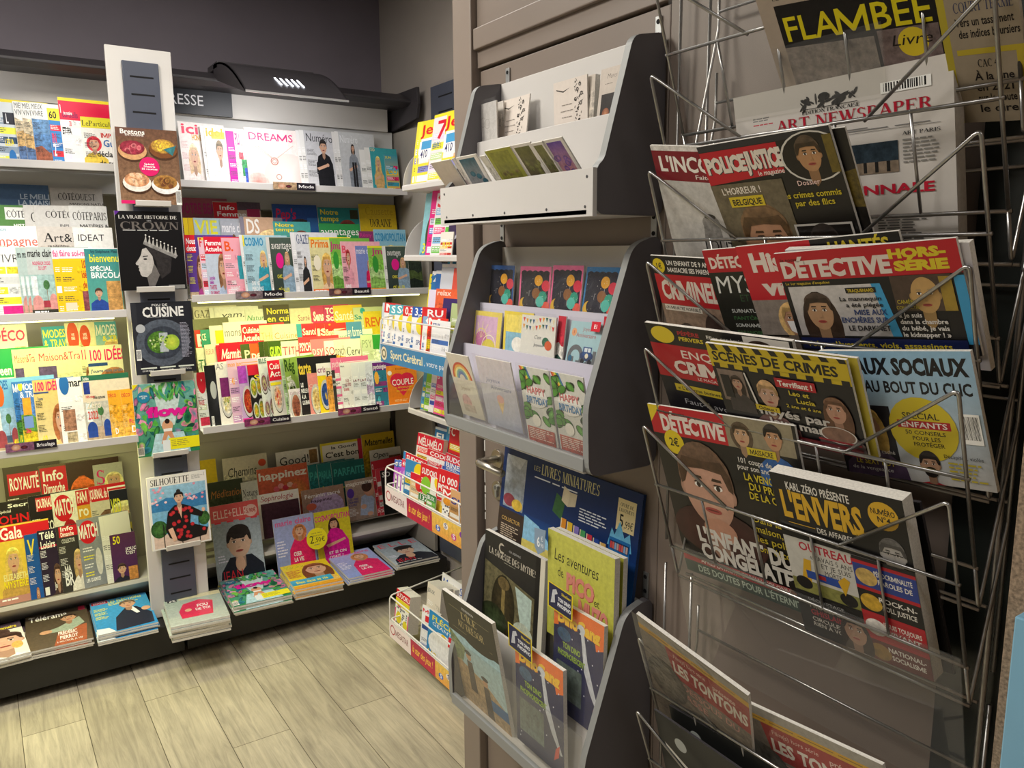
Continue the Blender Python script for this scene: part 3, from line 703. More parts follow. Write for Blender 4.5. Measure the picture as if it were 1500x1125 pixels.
# ------------------------------------------------------------------ wire racks
WYL, WYR = 1.012, .478
TIERS = [2.035, 1.885, 1.733, 1.584, 1.437, 1.300]; LOW = [.902, .756]
def wire_rack(tiers, label, ztop, zbot):
    t = thing('wire_newspaper_rack', label, 'wire rack', (1.1, (WYL+WYR)/2, zbot)); P = Sub(t)
    for y in (WYL+.09, WYL+.02, WYR-.0):
        P(MB().cyl((1.112, y, zbot), (1.112, y, ztop), .003, WIRE, 10), 'upright', smooth=True)
    for zt in tiers:
        def pt(y, d): return (.955+.08*d/.24, y, zt-d)   # along the sloping front
        m = MB(); r = .0026; R_ = .010
        wl, wr = WYL-.165, WYR+.17
        m.tube(rounded([pt(wl, .118), pt(WYL, 0), pt(WYL, .24)], R_), r, WIRE, 8)
        m.tube(rounded([pt(wr, .118), pt(WYR, 0), pt(WYR, .24)], R_), r, WIRE, 8)
        m.tube([pt(WYL+.004, .115), pt(WYR-.004, .115)], r*1.05, WIRE, 8)
        m.tube([pt(WYL+.004, .24), pt(WYR-.004, .24)], r*1.05, WIRE, 8)
        for k in range(1, 5):
            y = WYL+(WYR-WYL)*k/5; m.tube([pt(y, .113), pt(y, .242)], r*.85, WIRE, 8)
        for y in (WYL, WYR):   # side wires from the low front back up to the wall
            m.tube(rounded([pt(y, .24), (1.054, y, zt-.302), (1.112, y, zt-.06), (1.112, y, zt+.02)], .012), r, WIRE, 8)
        m.tube([(1.112, WYL, zt-.03), (1.112, WYR, zt-.03)], r, WIRE, 8); m.tube([(1.056, WYL, zt-.303), (1.056, WYR, zt-.303)], r, WIRE, 8)
        m.tube([(1.076, WYL, zt-.304), (1.076, WYR, zt-.304)], r, WIRE, 8)
        P(m, 'wire_basket', smooth=True)
    m = MB(); m.box((1.128, WYR-.05, zbot+.05), (1.134, WYR-.02, zbot+.13), LGREY); m.cyl((1.128, WYR-.035, zbot+.075), (1.1265, WYR-.035, zbot+.075), .004, CHAR, 12); P(m, 'fixing_plate', bevel=.0005)
    return t, P
UP, UPP = wire_rack(TIERS, 'tall wire rack full of true-crime magazines beside the door', 2.2, 1.03)
LO, LOP = wire_rack(LOW, 'lower wire rack holding newspapers and black folders', .98, .45)
LOP.r = LO
UPP(MB().prism([(.962, 2.03), (.965, 2.03), (1.028, 1.80), (1.025, 1.80)], 1, WYR+.16, WYL-.02, ACRYL), 'clear_sheet')
UPP(MB().prism([(1.030, 1.07), (1.033, 1.07), (1.088, .835), (1.085, .835)], 1, WYR+.005, WYL-.01, ACRYL), 'clear_sheet')
# ------------------------------------------------------------------ magazine covers
def opts(L):
    d = {}
    for p in L:
        for q in p.split(';'):
            if '=' in q: k, v = q.split('=', 1); d[k] = v
    return d
def cover(s, spec, seed):
    """spec: kind|background|title|title colour|a|b|options"""
    R = random.Random(seed)
    q = spec.split('|'); kind, bg, title, tc = q[:4]; o = opts(q[4:]); rest = [x for x in q[4:] if '=' not in x]
    a = rest[0] if len(rest) > 0 and rest[0] else None; b = rest[1] if len(rest) > 1 and rest[1] else None
    k = s.H/s.W
    tv = float(o.get('tv', .85)); th = float(o.get('th', .11)); lc = o.get('lc', '222')
    s.rect(0, 0, 1, 1, bg, .12 if kind in 'FGRND' else 0, o.get('g'))
    vf = getattr(s, 'vfrac', 1.); sc_ = 1.
    if 'nf' in o: s.ux = 1.
    if vf < .75:       # only the top of this copy shows above the rank before it
        low = tv-(len(title.split('/'))-1)*th*1.25 if title else .8
        for ex in o.get('sub', '').split('~'):
            if ex: low = min(low, float(ex.split(':')[2])) if float(ex.split(':')[2]) > .55 else low
        sc_ = min(1., max(.25, vf*.86/(1-low+.02)))
        if kind in 'FG':
            c2 = max(.62, sc_); o['fy'] = str(1-(1-float(o.get('fy', .47 if kind == 'F' else .68)))*c2); o['fs'] = str(float(o.get('fs', .4 if kind == 'F' else .16))*c2)
    bold = 'S' if 'sf' in o else float(o.get('bo', .02))
    if kind == 'F':
        s.face(float(o.get('fx', .56)), float(o.get('fy', .47)), float(o.get('fs', .40)), a or '4a3020', o.get('sk', 'dcae90'), b or '445', o.get('st', 'long'), turn=float(o.get('tu', 0)))
    elif kind == 'G':
        fx = float(o.get('fx', .6)); c = b or 'c08'; fy = float(o.get('fy', .68)); hs = float(o.get('fs', .16))
        s.poly([(fx-.26, -.02), (fx+.3, -.02), (fx+.28, fy-.30), (fx+.20, fy-.16), (fx+.06, fy-.11), (fx-.06, fy-.11), (fx-.2, fy-.16), (fx-.27, fy-.32)], c, .5)
        s.ell(fx-.14, fy-.28, .1, .1, c, None, .4); s.face(fx, fy, hs, a or '4a3020', o.get('sk', 'dcae90'), c, o.get('st', 'long'))
        sk = o.get('sk', 'dcae90')
        s.poly([(fx-.28, fy-.36), (fx-.22, fy-.40), (fx+.1, fy-.33), (fx+.1, fy-.28)], sk, .1); s.ell(fx+.1, fy-.305, .05, .03, sk, None, .1)
    elif kind == 'D':
        cs = (a or 'd86:ec8:684').split(':')
        for (px, py, pr) in ([(.52, .38, .36)] if 'two' not in o else [(.3, .6, .24), (.72, .62, .22), (.3, .2, .2), (.72, .22, .24)]):
            s.ell(px, py-.015, pr*1.1, pr*1.02/k, '3a3028', None, .3)
            s.ell(px, py, pr*1.06, pr*1.0/k, b or 'ececea', 'c8c6c2', .1); s.ell(px, py, pr*.84, pr*.78/k, cs[0], cs[-1], .9)
            for i in range(16):
                an = R.uniform(0, 6.28); rr = R.uniform(0, pr*.66); s.ell(px+rr*math.cos(an), py+rr*math.sin(an)/k*.92, R.uniform(.03, .07)*pr*3, R.uniform(.03, .06)*pr*3/k, R.choice(cs), R.choice(cs), .6, R.uniform(0, 3), 12)
    elif kind == 'R':
        cs = (a or 'cfd8d4:e0a0a0:b04a50').split(':')
        s.rect(0, .05, 1, .6, cs[0], .4); s.rect(.08, .3, .3, .58, 'e6eef0', .3); s.rect(0, 0, 1, .16, b or 'b09a80', .5)
        s.ell(.25, .18, .2, .12, cs[1], None, .3); s.rect(.06, .06, .44, .2, cs[1], .3); s.rect(.45, .12, .75, .22, cs[2], .3); s.ell(.84, .2, .15, .12, cs[1], None, .3); s.rect(.7, .06, .98, .2, cs[1], .3)
        s.rect(.62, .22, .64, .42, '8a6a40'); s.ell(.63, .45, .12, .07, '4a7a48', None, .6)
    elif kind == 'N':
        cs = (a or '8a9').split(':')
        for i, c in enumerate(cs):
            v1 = .75-.68*i/len(cs); s.poly([(0, 0), (1, 0), (1, v1-R.uniform(0, .1)), (.7, v1-R.uniform(0, .08)), (.35, v1+R.uniform(-.05, .06)), (0, v1)], c, .85)
    elif kind == 'X':
        cs = (a or 'd33:fff:36a').split(':')
        for i in range(5):
            v0 = .72-.145*i; c = cs[i % len(cs)]
            s.rect(.05, v0-.1, .95 if i % 2 else .6, v0, c, .1); s.lines(.08, v0-.09, .5, .08, 'fff' if i % 2 == 0 else '444', 3, seed+i)
            if i % 2 == 0: s.rect(.63, v0-.1, .95, v0, R.choice(cs), .8)
    elif kind == 'Z':
        cs = (a or 'd23:fd3:27c').split(':')
        s.rect(.0, .0, 1, .5, cs[0]); s.rect(.06, .04, .94, .62, 'fbfbf8')
        N = 9; vs = []; fs = []
        for i in range(N):
            for j in range(N):
                if R.random() < .4:
                    x = .1+.8*i/N; y = .07+.5*j/N; n = len(vs); vs += [(x, y), (x+.07, y), (x+.07, y+.045), (x, y+.045)]; fs.append((n, n+1, n+2, n+3))
        s.add(vs, fs, [(*hexc(R.choice(['889', 'abc', '556'])), 0)]*len(vs))
        s.badge(.78, .2, .16, cs[1 % len(cs)], o.get('no', ''), cs[0], .06); s.ell(.28, .66, .2, .1, cs[-1], None, .2)
    if kind in 'FGND' and o.get('noL') is None:
        for i in range(3): s.lines(.05, .58-.18*i, .34, .11, lc, 5, seed+i)
    s.vs = sc_
    if 'tb' in o: s.rect(0, tv-.035, 1, 1, o['tb'])
    for ex in o.get('box', '').split(','):
        if ex:
            e = ex.split(':'); s.rect(*[float(x) for x in e[:4]], e[4], float(e[5]) if len(e) > 5 else 0)
    if 'top' in o: s.rect(0, .955, 1, 1, o['top'])
    if 'bot' in o: s.rect(0, 0, 1, .09, o['bot']); s.lines(.08, .02, .8, .05, 'fff', 1, seed)
    if title:
        ls = title.split('/'); tw = float(o['tw']) if 'tw' in o else None
        for i, t_ in enumerate(ls):
            w_ = tw if tw else min(.92, len(t_)*th*k*.95)
            s.text(t_, float(o.get('tx', .05)), tv-i*th*1.25, w_, th, tc, bold, slant=float(o.get('sl', 0)), shadow=o.get('sh'))
    for ex in o.get('sub', '').split('~'):
        if ex:
            e = ex.split(':'); hh = float(e[3]) if len(e) > 3 else .06
            s.text(e[0], float(e[1]), float(e[2]), float(e[5]) if len(e) > 5 else None, hh, e[4] if len(e) > 4 else '222', .02)
    if 'bd' in o:
        e = o['bd'].split(':'); s.badge(float(e[1]) if len(e) > 1 else .78, float(e[2]) if len(e) > 2 else .3, float(e[5]) if len(e) > 5 else .15, e[0], e[3] if len(e) > 3 else '', e[4] if len(e) > 4 else 'fff', .035)
    if 'bc' in o: s.barcode(.04, .02, .2, .1)

SEEN = {}
def mag_label(o, label, cat='magazine', group=None):
    n = len(label.split())
    if n > 16 or n < 4: print('LABEL LENGTH', n, label)
    if label in SEEN: print('LABEL TWICE', label)
    SEEN[label] = 1; tag(o, label, cat, group)
SEED = [0]
def make_mag(W, H, t, spec, M, label, name='magazine', cat='magazine', group=None, paper=None, bend=0., curl=0., wrap=False, spine=None, pages=None, grid=None, ux=1., vfrac=1.):
    SEED[0] += 1
    o = body_mesh(W, H, t, bend, curl, pages).build(name); o.matrix_world = M
    sh = Sheet(W, H, 'fff')
    if grid: sh.grid = grid
    sh.ux = ux; sh.vfrac = vfrac
    if callable(spec) and getattr(spec, 'top', None) and vfrac < .75: sh.vs = max(.25, min(1, vfrac/spec.top))
    if callable(spec): spec(sh)
    else: cover(sh, spec, SEED[0])
    sheet_obj(sh, 'front_cover', o, paper, None, bend, curl)
    if wrap:
        m = MB(); e = .006
        n = 6; vs = []; fs = []
        R = random.Random(SEED[0])
        for j in range(n+1):
            for i in range(n+1): vs.append((-e+(W+2*e)*i/n, -.004-R.uniform(0, .002), -e*.3+(H+e*1.6)*j/n))
        for j in range(n):
            for i in range(n): a = j*(n+1)+i; fs.append((a, a+1, a+n+2, a+n+1))
        m.add(vs, fs, WRAP); w_ = m.build('plastic_wrap', o, smooth=True)
    mag_label(o, label, cat, group)
    return o
def up_matrix(pos, xdir, up):
    x = Vector(xdir).normalized(); z = (Vector(up)-x*Vector(up).dot(x)).normalized(); y = z.cross(x)
    return Matrix(((x.x, y.x, z.x, pos[0]), (x.y, y.y, z.y, pos[1]), (x.z, y.z, z.z, pos[2]), (0, 0, 0, 1)))

STEPS = {}; QUEUE = {}
def fan(xs, Ws, t0, lim=.17):
    """copies shingled like cards: each lies a little behind all the copies that overlap its right side"""
    n = len(xs); t = t0
    for _ in range(12):
        ts = [t]*n; a = [0.0]*n
        for i in range(n-1, -1, -1):
            m = .012
            for j in range(i+1, n):
                if xs[j] >= xs[i]+Ws[i]*1.01: continue
                c = ts[j]+.0012; m = max(m, c/max(xs[j]-xs[i], .004))
                xe = min(xs[i]+Ws[i], xs[j]+Ws[j]); m = max(m, ((xe-xs[j])*a[j]+c)/max(xe-xs[i], .01))
            a[i] = m
        if max(a) <= lim: break
        t *= .85
    return ts, [math.atan(v) for v in a]
ABBR = [(' *1', ', top shelf, %s bay'), (' *2', ', second shelf, %s bay'), (' *3', ', lit third shelf, %s bay'), (' *4', ', lowest tray, %s bay')]
def shelf_row(side, shelf, rowname, blk, y, zb, lean, W0, t0, ents, axis='Y', xmax=None):
    """one rank of magazines; each entry is (x, y of its upper left corner in the photograph, right edge or None, cover, description)"""
    ox, oy, sc = blk; l = math.radians(lean); n = len(ents)
    if side == 'L' and not xmax: xmax = .56 if shelf == 1 else .468
    suf = '%s, %s' % (rowname, {1: 'top shelf', 2: 'second shelf', 3: 'lit third shelf', 4: 'lowest tray'}[shelf]) + (', left bay' if side == 'L' else ', right bay')
    up = Vector((0, math.sin(l), math.cos(l))); nrm = Vector((0, -math.cos(l), math.sin(l))); p0 = Vector((0, y, zb))
    T = [onP(ox+e[0]*sc, oy+e[1]*sc, p0, nrm) for e in ents]
    xs, Ws = [], []
    for i, e in enumerate(ents):
        x = T[i].x; W = W0
        if e[2] is not None: W = onP(ox+e[2]*sc, oy+e[1]*sc, p0, nrm).x - x
        if xmax and x+W > xmax: W = xmax-x
        xs.append(x); Ws.append(max(W, .05))
    ts, yaws = fan(xs, Ws, t0)
    STEPS.setdefault((side, shelf), []).append((y, zb, l))
    out = []
    for i, e in enumerate(ents):
        P = T[i]; H = (P-p0).dot(up); x = xs[i]; W = Ws[i]; t = ts[i]; yaw = yaws[i]
        M = Matrix.Translation((x, y, zb)) @ Matrix.Rotation(yaw, 4, 'Z') @ Matrix.Rotation(-l, 4, 'X')
        vis = min([1.]+[(xs[j]-x)/W for j in range(i+1, n) if xs[j] < x+W])
        X, Y = ox+e[0]*sc, oy+e[1]*sc; wp = W*FPX*.9/3.6
        out.append(dict(W=W, H=H, t=t, spec=e[3], M=M, lab=e[4]+', '+suf, ux=min(1., max(.34, vis*1.04)), X=X, Y=Y, X1=X+wp*vis, XF=X+wp, hp=H*FPX/3.75))
    QUEUE.setdefault((side, shelf), []).append(out)
def build_shelf(side, shelf):
    ranks = QUEUE[(side, shelf)]
    for r, rank in enumerate(ranks):
        for q in rank:
            xm = q['X']*.5+q['X1']*.5; cov = [f['Y'] for rk in ranks[r+1:] for f in rk if f['X']-3 <= xm <= f['XF']+3]
            vf = min(1., max(.12, (min(cov)-q['Y'])/q['hp'])) if cov else 1.
            make_mag(q['W'], q['H'], q['t'], q['spec'], q['M'], q['lab'], group='magazines on the %s shelves' % ('left' if side == 'L' else 'right'), ux=q['ux'], vfrac=vf)
# ------------------------------------------------------------------ left bay
Z1 = (0, 50, .26667); Z3 = (0, 250, .2); Z4 = (0, 440, .2); Z5 = (0, 640, .21333)
MV = 'N|f2f2f0|MIEUX/VIVRE|233|d8c8a8:e0b878:5a7aa8|th=.085;tv=.9;tw=.62;bo=0'
shelf_row('L', 1, 'in a row', Z1, 3.50, 1.920, 9, .19, .004, [
 (-60, 348, None, 'X|dfe6ea|||9ab:ff5:357|top=f4e020;box=.5:.62:.98:.8:223;sub=L:.6:.64:.14:fff~LES/A:.45:.3:.1:fe2;bd=2a7ac0:.7:.12', 'pale yellow-topped magazine at the picture edge'),
 (76, 368, None, MV, 'leftmost of three white copies with beach pictures'),
 (120, 372, None, MV, 'second of three white copies with beach pictures'),
 (168, 374, None, 'N|f2f2f0|MIEUX/VIVRE|233|6a98c8:5a8ac0:a05a40|th=.085;tv=.9;tw=.55;bo=0', 'frontmost of three white copies with blue picture'),
 (262, 405, None, 'X|3a8ad0|60|211|e8203a:3a8ad0:2a6ab0|tb=f4e63a;th=.12;tv=.83;tw=.4;sub=IN:.08:.42:.16:e8305a~2:.1:.2:.2:fff', 'blue magazine with yellow band bearing 60'),
 (318, 345, None, 'X|f0eeee|conseils|8a1a5a|f0eeee:fff:eee|tb=e8204a;tv=.72;th=.085;tw=.75;tx=.13;top=f6e030;sub=1:.03:.78:.12:fff~des notaires:.2:.76:.05:fff~ET PA:.06:.48:.1:111~20:.42:.6:.07:d03;box=.05:.12:.4:.2:f0e0f0', 'white magazine with magenta title under yellow strip'),
 (440, 452, 640, 'F|f2f0ea|LeParticulier|3a3a20|b02030|e8c84a|tb=e8de3a;th=.1;tv=.83;tw=.95;sf=1;tx=.02;fx=.3;fy=.5;fs=.24;st=bob;sub=IMPÔTS:.5:.62:.09:d0403a~Guide:.55:.45:.13:2a6ab0~déclaration:.35:.25:.11:222~de revenus:.4:.08:.1:222', 'yellow-titled magazine with red-capped woman'),
])
build_shelf('L', 1)
# second shelf
shelf_row('L', 2, 'back rank', Z3, 3.53, 1.43, 9, .2, .004, [
 (-90, 92, 352, 'N|4a6a90|||3a5a88:8aa0b8:30405a|sub=LE MEILLEUR DE:.5:.86:.05:cde~LA MAISON BOIS:.46:.8:.05:cde', 'dark blue house magazine half showing'),
 (362, 122, 850, 'N|c9c5c0|CÔTÉOUEST|2a2826|b8b4ae:a8a49c|sf=1;nf=1;th=.09;tv=.83;tw=.72;tx=.14;sub=MAISONS NATURELLES:.35:.76:.03:444', 'shiny grey magazine with dark serif title'),
])
shelf_row('L', 2, 'third rank', Z3, 3.46, 1.42, 9, .2, .004, [
 (-70, 248, 245, 'N|5a8a4a|CÔTÉEST|222|6a9a50:3a6a3a:2a4a2a|sf=1;nf=1;th=.09;tv=.83;tw=.75;tx=.36;box=.33:.8:1:.97:eeeeea;sub=HISTOIRES:.5:.7:.04:fff', 'green landscape magazine with white title box'),
 (188, 250, None, 'N|dcdad6|CÔTÉOUEST|2a2826|d4d2ce:c8c4c0|sf=1;nf=1;th=.09;tv=.83;tw=.8;tx=.1;sub=INFLUENCES:.4:.7:.04:666', 'pale grey serif-titled copy showing a strip'),
 (246, 252, None, 'N|d6d4d0|CÔTÉOUEST|2a2826|cfccc8:c4c0bc|sf=1;nf=1;th=.09;tv=.83;tw=.8;tx=.18;sub=INFLUENCES:.4:.7:.04:666', 'pale grey magazine with serif title in the middle'),
 (500, 255, 862, 'N|dededc|CÔTÉPARIS|26241f|d2d2ce:8a8a86|sf=1;nf=1;th=.1;tv=.81;tw=.9;tx=.08;box=.1:.0:.9:.6:9a9a98:.4;sub=MATIÈRES & RÉÉDITIONS:.25:.71:.04:222', 'pale magazine with black serif title beside the column'),
])
shelf_row('L', 2, 'second rank', Z3, 3.375, 1.41, 9, .2, .004, [
 (-170, 402, 268, 'N|e6eae8|Campagne|e0604a|d4d8d0:b8b0a0|sf=1;nf=1;th=.12;tv=.76;tw=1;tx=.0;sub=DÉCORATION:.1:.94:.03:7ab', 'white magazine with coral serif title'),
 (268, 408, None, 'N|cfc9c2|Art&Décor|222|c4bcb2:b8aa98|sf=1;nf=1;th=.11;tv=.8;tw=1.05;tx=.1;sub=LA MAISON:.15:.72:.035:444;box=.05:.5:.4:.64:d88a50', 'beige magazine with black serif title'),
 (530, 415, 872, 'N|ecece8|IDEAT|1c1c22|f0f0ee:6a4aa0|th=.12;tv=.76;tw=.68;tx=.1;bo=.0;box=.15:.0:1:.62:5a3a92:.4;sub=hôtels:.18:.63:.04:eef', 'white magazine with wide capitals over violet picture'),
])
shelf_row('L', 2, 'front rank', Z3, 3.285, 1.385, 8, .2, .004, [
 (-130, 560, None, 'X|eceeec|VIVRE|444|f4e640:d8dcd8:f4e640|th=.12;tv=.78;tw=.9;tx=.3;bo=-.01;box=.4:.02:1:.16:e0308a:.3', 'white magazine with grey capitals and yellow captions'),
 (122, 562, None, 'R|b8ccc8|marie claire|222|b4ccc8:d89a90:b04a50|th=.1;tv=.85', 'thin copy edge before the teal room picture'),
 (158, 562, None, 'R|b8ccc8|marie claire|222|a8c4c0:d89a90:b04a50|th=.1;tv=.85', 'second copy edge before the teal room picture'),
 (188, 560, None, 'R|c4cecb|marie claire|1c1c1c|a8c8c4:dc9a94:a83a48|th=.11;tv=.86;tw=1;sub=NOUVEAUX CODES:.2:.74:.05:d8306a~DU LOFT:.4:.67:.05:d8306a;bot=3a3a30', 'magazine showing teal room with pink armchairs'),
 (380, 565, None, 'X|f2ca1e|faire soi|e83a8a|f2ca1e:f2ca1e:fff|tb=f2eef2;th=.09;tv=.87;tw=.8', 'yellow copy of which only the spine side shows'),
 (422, 568, None, 'X|f2c81c|faire soi-même|e83a8a|f2c81c:f2c81c:f2c81c|tb=f4f0f2;th=.09;tv=.88;tw=1.3;sub=100:.8:.7:.12:c02a20~idées:.78:.55:.11:c02a20~de déco:.8:.4:.1:c02a20;box=.75:.05:1.0:.35:8a4a50:.9,.08:.08:.5:.18:f0dcc0', 'yellow magazine with pink title and red ideas'),
 (614, 574, 925, 'F|5fae9c|bienvenue|f0e83a|3a2a20|2a4a9a|g=3a8a8a;th=.12;tv=.8;tw=1.0;tx=.12;noL=1;st=short;fx=.3;fy=.32;fs=.13;box=.55:.02:.98:.5:c89858:.6;sub=by Stéphane Plaza:.18:.94:.045:245~SPÉCIAL:.12:.66:.07:fff~BRICOLAGE:.12:.55:.09:fff', 'teal magazine with man in blue jacket'),
])
build_shelf('L', 2)
# third shelf, lit by the tube
shelf_row('L', 3, 'back rank', Z4, 3.49, 1.045, 9, .19, .004, [
 (-80, 185, 190, 'X|f6f4ea|DÉCO|e02a6a|f6f4ea:fff:e8d0a0|th=.13;tv=.8;tw=.9', 'white magazine with pink initial'),
 (308, 195, None, 'X|2aa4c4|MODES/& TRAV|f4ee4a|2aa4c4:f4ee4a:fff|th=.13;tv=.82;tw=.9', 'turquoise magazine with yellow lettering'),
 (480, 168, None, 'N|f6efc8|||f0dca0:e8c060|bd=e8502a:.42:.82:VIVE/IDÉES:fff:.34', 'cream copy with orange badge, left of two'),
 (578, 166, None, 'N|f6efc8|||f0dca0:e8c060|bd=e8502a:.36:.82:VIVE/IDÉES:fff:.34', 'cream copy with orange badge, right of two'),
 (690, 160, 945, 'G|e8e4c8|MODES|f4f4ee|d8b070|e8c040|g=5ab0c0;fx=.72;fy=.64;fs=.22;th=.14;tv=.82;tw=.9;sh=5a8;sub=& TRAVAUX:.3:.74:.07:f0e030;box=.06:.1:.4:.55:f0a030:.3', 'pale blue magazine with blonde and orange dress'),
])
MT = 'R|dcdab0|Maison&Trav|c8304a|c8c8a0:7a8a5a:3a4a7a|th=.12;tv=.8;tw=1.0;tx=.08;bo=0;box=.06:.35:.45:.72:5a4a78:.6'
shelf_row('L', 3, 'middle rank', Z4, 3.40, 1.01, 9, .2, .004, [
 (-110, 362, None, 'X|eef0e0|Green|fff|e8f0e0:e8f0e0:f0f0e8|tb=2a9a5a;th=.14;tv=.62;tw=.8;tx=.1;sub=Le guide:.45:.46:.1:333~Rangement:.3:.34:.09:d0206a', 'white magazine with green title bar'),
 (86, 362, None, MT, 'olive garden copy, only a strip showing'),
 (245, 352, 585, MT+';bd=f4e428:.58:.3:7€:d02a2a:.3', 'olive garden magazine with round yellow price'),
 (590, 340, None, 'F|e6e2b8|1100|e0246a|7a5030|332|th=.15;tv=.8;tw=.9', 'copy edge beside the smiling curly woman'),
 (632, 338, 965, 'F|e2e0c0|100 IDÉES|e0246a|8a5a34|2a2420|th=.17;tv=.77;tw=1.05;tx=.03;st=curly;fx=.72;fy=.42;fs=.4;noL=1;box=.0:.68:.55:.73:2a4a8a;sub=J’ouvre mon jardin:.06:.58:.05:468', 'large pink numerals above smiling curly woman'),
])
shelf_row('L', 3, 'front rank', Z4, 3.275, .913, 8, .2, .004, [
 (-70, 585, None, 'R|7ab4d8|MODES|2a6ab0|9ac0dc:a04a50:4a5a70|th=.12;tv=.86;bd=e86a2a:.36:.78:::.2;sub=40/idées:.75:.08:.08:fe2', 'blue craft magazine at the picture edge'),
 (92, 600, None, 'N|3a7ac0|MODES|fff|3a7ac0:4a8a3a|th=.12;tv=.85;sub=10:.05:.12:.1:fd2', 'blue strip copy numbered 10'),
 (132, 612, None, 'N|4a80c8|MODES/& TRAV|fff|5a8ad0:6a9a40:d8c030|th=.09;tv=.9;tw=.9;box=.12:.52:.5:.78:e8a838:.2,.1:.32:.52:.5:7a9ad8;sub=Déco:.15:.25:.07:f06;bd=f6e638:.1:.97:::.1', 'blue magazine with orange dress over yellow garden'),
 (236, 588, None, 'F|e8d8a0|100 IDÉES|e0246a|8a5028|e0c080|g=dcc070;th=.13;tv=.84;tw=1.1;st=curly;fx=.95;fy=.4;fs=.4;sub=60:.16:.04:.14:f4e23a~J’ouvre:.14:.7:.05:357;box=.0:.8:.6:.82:2a4a8a,.1:.02:.62:.1:d0203a', 'straw-field magazine with red 60'),
 (412, 572, None, 'X|f2f0ee|marie|222|f2f0ee:f0ecea:f2f0ee|th=.12;tv=.86;tw=.8;tx=.4;bd=2a6ab0:.28:.9:::.19;box=.12:.2:.6:.52:a87a60:.9,.2:.02:.6:.18:b0a080:.9', 'white magazine with blue badge and seated couple'),
 (592, 555, None, 'R|e4d6bc|Zéro|e8dcc8|c8c4b8:2a4a9a:c0a890|th=.1;tv=.5;tw=.55;tx=.12;sh=8a7;sub=Soldes:.06:.93:.05:eee~Mes astuces:.4:.64:.05:333~100% récup:.1:.66:.04:c33~2022:.12:.34:.12:d04a40:.4;box=.0:.92:1:1:2a6a50,.06:.72:.3:.9:2a3f92:.4', 'beige magazine reading 2022 under green strip'),
 (786, 662, None, 'N|f2b030|DÉCO|d83a3a|f0ac30:f0b850|th=.07;tv=.86;tw=.6;sub=D:.3:.1:.12:fff;lc=f6d890', 'orange booklet, left of two'),
 (880, 660, 992, 'N|f2ae2c|DÉCO|d83a3a|f0a828:f0b44a|th=.07;tv=.86;tw=.6;sub=D:.5:.1:.14:fff~FL:.4:.3:.08:e36;lc=f6d890', 'orange booklet, right of two'),
])
build_shelf('L', 3)
# lowest tray
shelf_row('L', 4, 'back rank', Z5, 3.635, .35, 10, .2, .004, [
 (20, 214, None, 'F|4a3f30|ROYAUTÉ|fff|c8a060|333|tb=4a3f30;box=.1:.72:.98:.93:d0202e;th=.12;tv=.77;tw=.8;tx=.14;fx=.85;fy=.4;fs=.36;lc=eee', 'dark magazine with red boxed title'),
 (266, 204, None, 'F|6a5a40|Info/Dimanche|fff|2a1c14|654|box=.04:.6:.98:.97:d0202e;th=.13;tv=.8;tw=.75;tx=.1;fx=.6;fy=.28;fs=.3', 'red-titled weekly over dark-haired woman'),
 (455, 182, None, 'F|4a3428||fff|c05a20|322|fx=.55;fy=.5;fs=.62;noL=1', 'cover filled by redhead woman'),
 (636, 196, 962, 'G|b8b8ac|S|e0207a|d8b880|e8e8e4|sf=1;th=.42;tv=.4;tw=.35;fx=.66;fy=.68;fs=.28;st=bob;noL=1', 'grey magazine with large pink S'),
])
MA = 'box=.05:.66:.9:.99:f2f0ee'
def match_cover(bgc, pic):
    def f(s):
        s.rect(0, 0, 1, 1, bgc, .2); s.ell(.42, .8, .38, .17, 'd41f2c'); s.text('MATCH', .04, .72, .82, .19, 'f6f4f2', .03, shadow='822'); pic(s)
    f.top = .36; return f
shelf_row('L', 4, 'middle rank', Z5, 3.575, .325, 10, .2, .004, [
 (-110, 470, None, 'X|2a2422|Secrets|fff|c02028:2a2422:3a3430|th=.07;tv=.88;tx=.5;sub=Spécial:.3:.8:.05:eee~JOHNNY:.2:.6:.15:e0202a', 'black magazine with red capitals at the picture edge'),
 (196, 412, None, 'X|242022|JOURNAL|fff|242022:242022:3a3438|box=.3:.8:1:.97:d0202e;th=.11;tv=.84;tw=.65;tx=.32;sub=CO:.6:.55:.12:fff~PRIN:.5:.4:.12:fff', 'black cover with small red title box'),
 (356, 392, None, match_cover('f0eeea', lambda s: (s.rect(.3, .1, 1, .5, 'b01a26', .3), s.ell(.6, .5, .28, .15, 'b01a26', None, .3), s.lines(.3, .2, .5, .1, 'f0d030', 2))), 'white weekly with red disc over red car'),
 (526, 370, None, 'F|e0a83a|FAM/ro|f8f4e8|3a2418|643|tb=c8282c;th=.14;tv=.84;tw=.6;fx=.45;fy=.34;fs=.3;noL=1', 'ochre magazine with red top'),
 (612, 345, None, 'F|d8d2c8|JOURNAL de FRANCE|fff|5a4030|433|tb=d0202c;th=.12;tv=.84;tw=1.5;tx=.04;fx=.8;fy=.4;fs=.5;sl=-.05;lc=555', 'pale magazine with long red banner'),
 (746, 372, 985, 'F|1e2030|VSD|e8e038|d8c890|2a2a2a|th=.24;tv=.62;tw=.55;sh=2a8;fx=.8;fy=.5;fs=.55;noL=1;box=.05:.1:.45:.25:f0b028', 'navy magazine with rainbow letters and blonde'),
])
shelf_row('L', 4, 'raised behind the purple cover', Z5, 3.53, .30, 10, .2, .0035, [
 (747, 545, 992, 'F|e2d44a|Jeux|4a4a20|d8d4cc|2a3050|sf=1;th=.11;tv=.82;tw=.42;st=short;fx=.78;fy=.74;fs=.22;noL=1;box=.55:.5:1:1:8a8a80;sub=d’esprit:.12:.7:.06:a93', 'yellow puzzle title with white-haired man'),
])
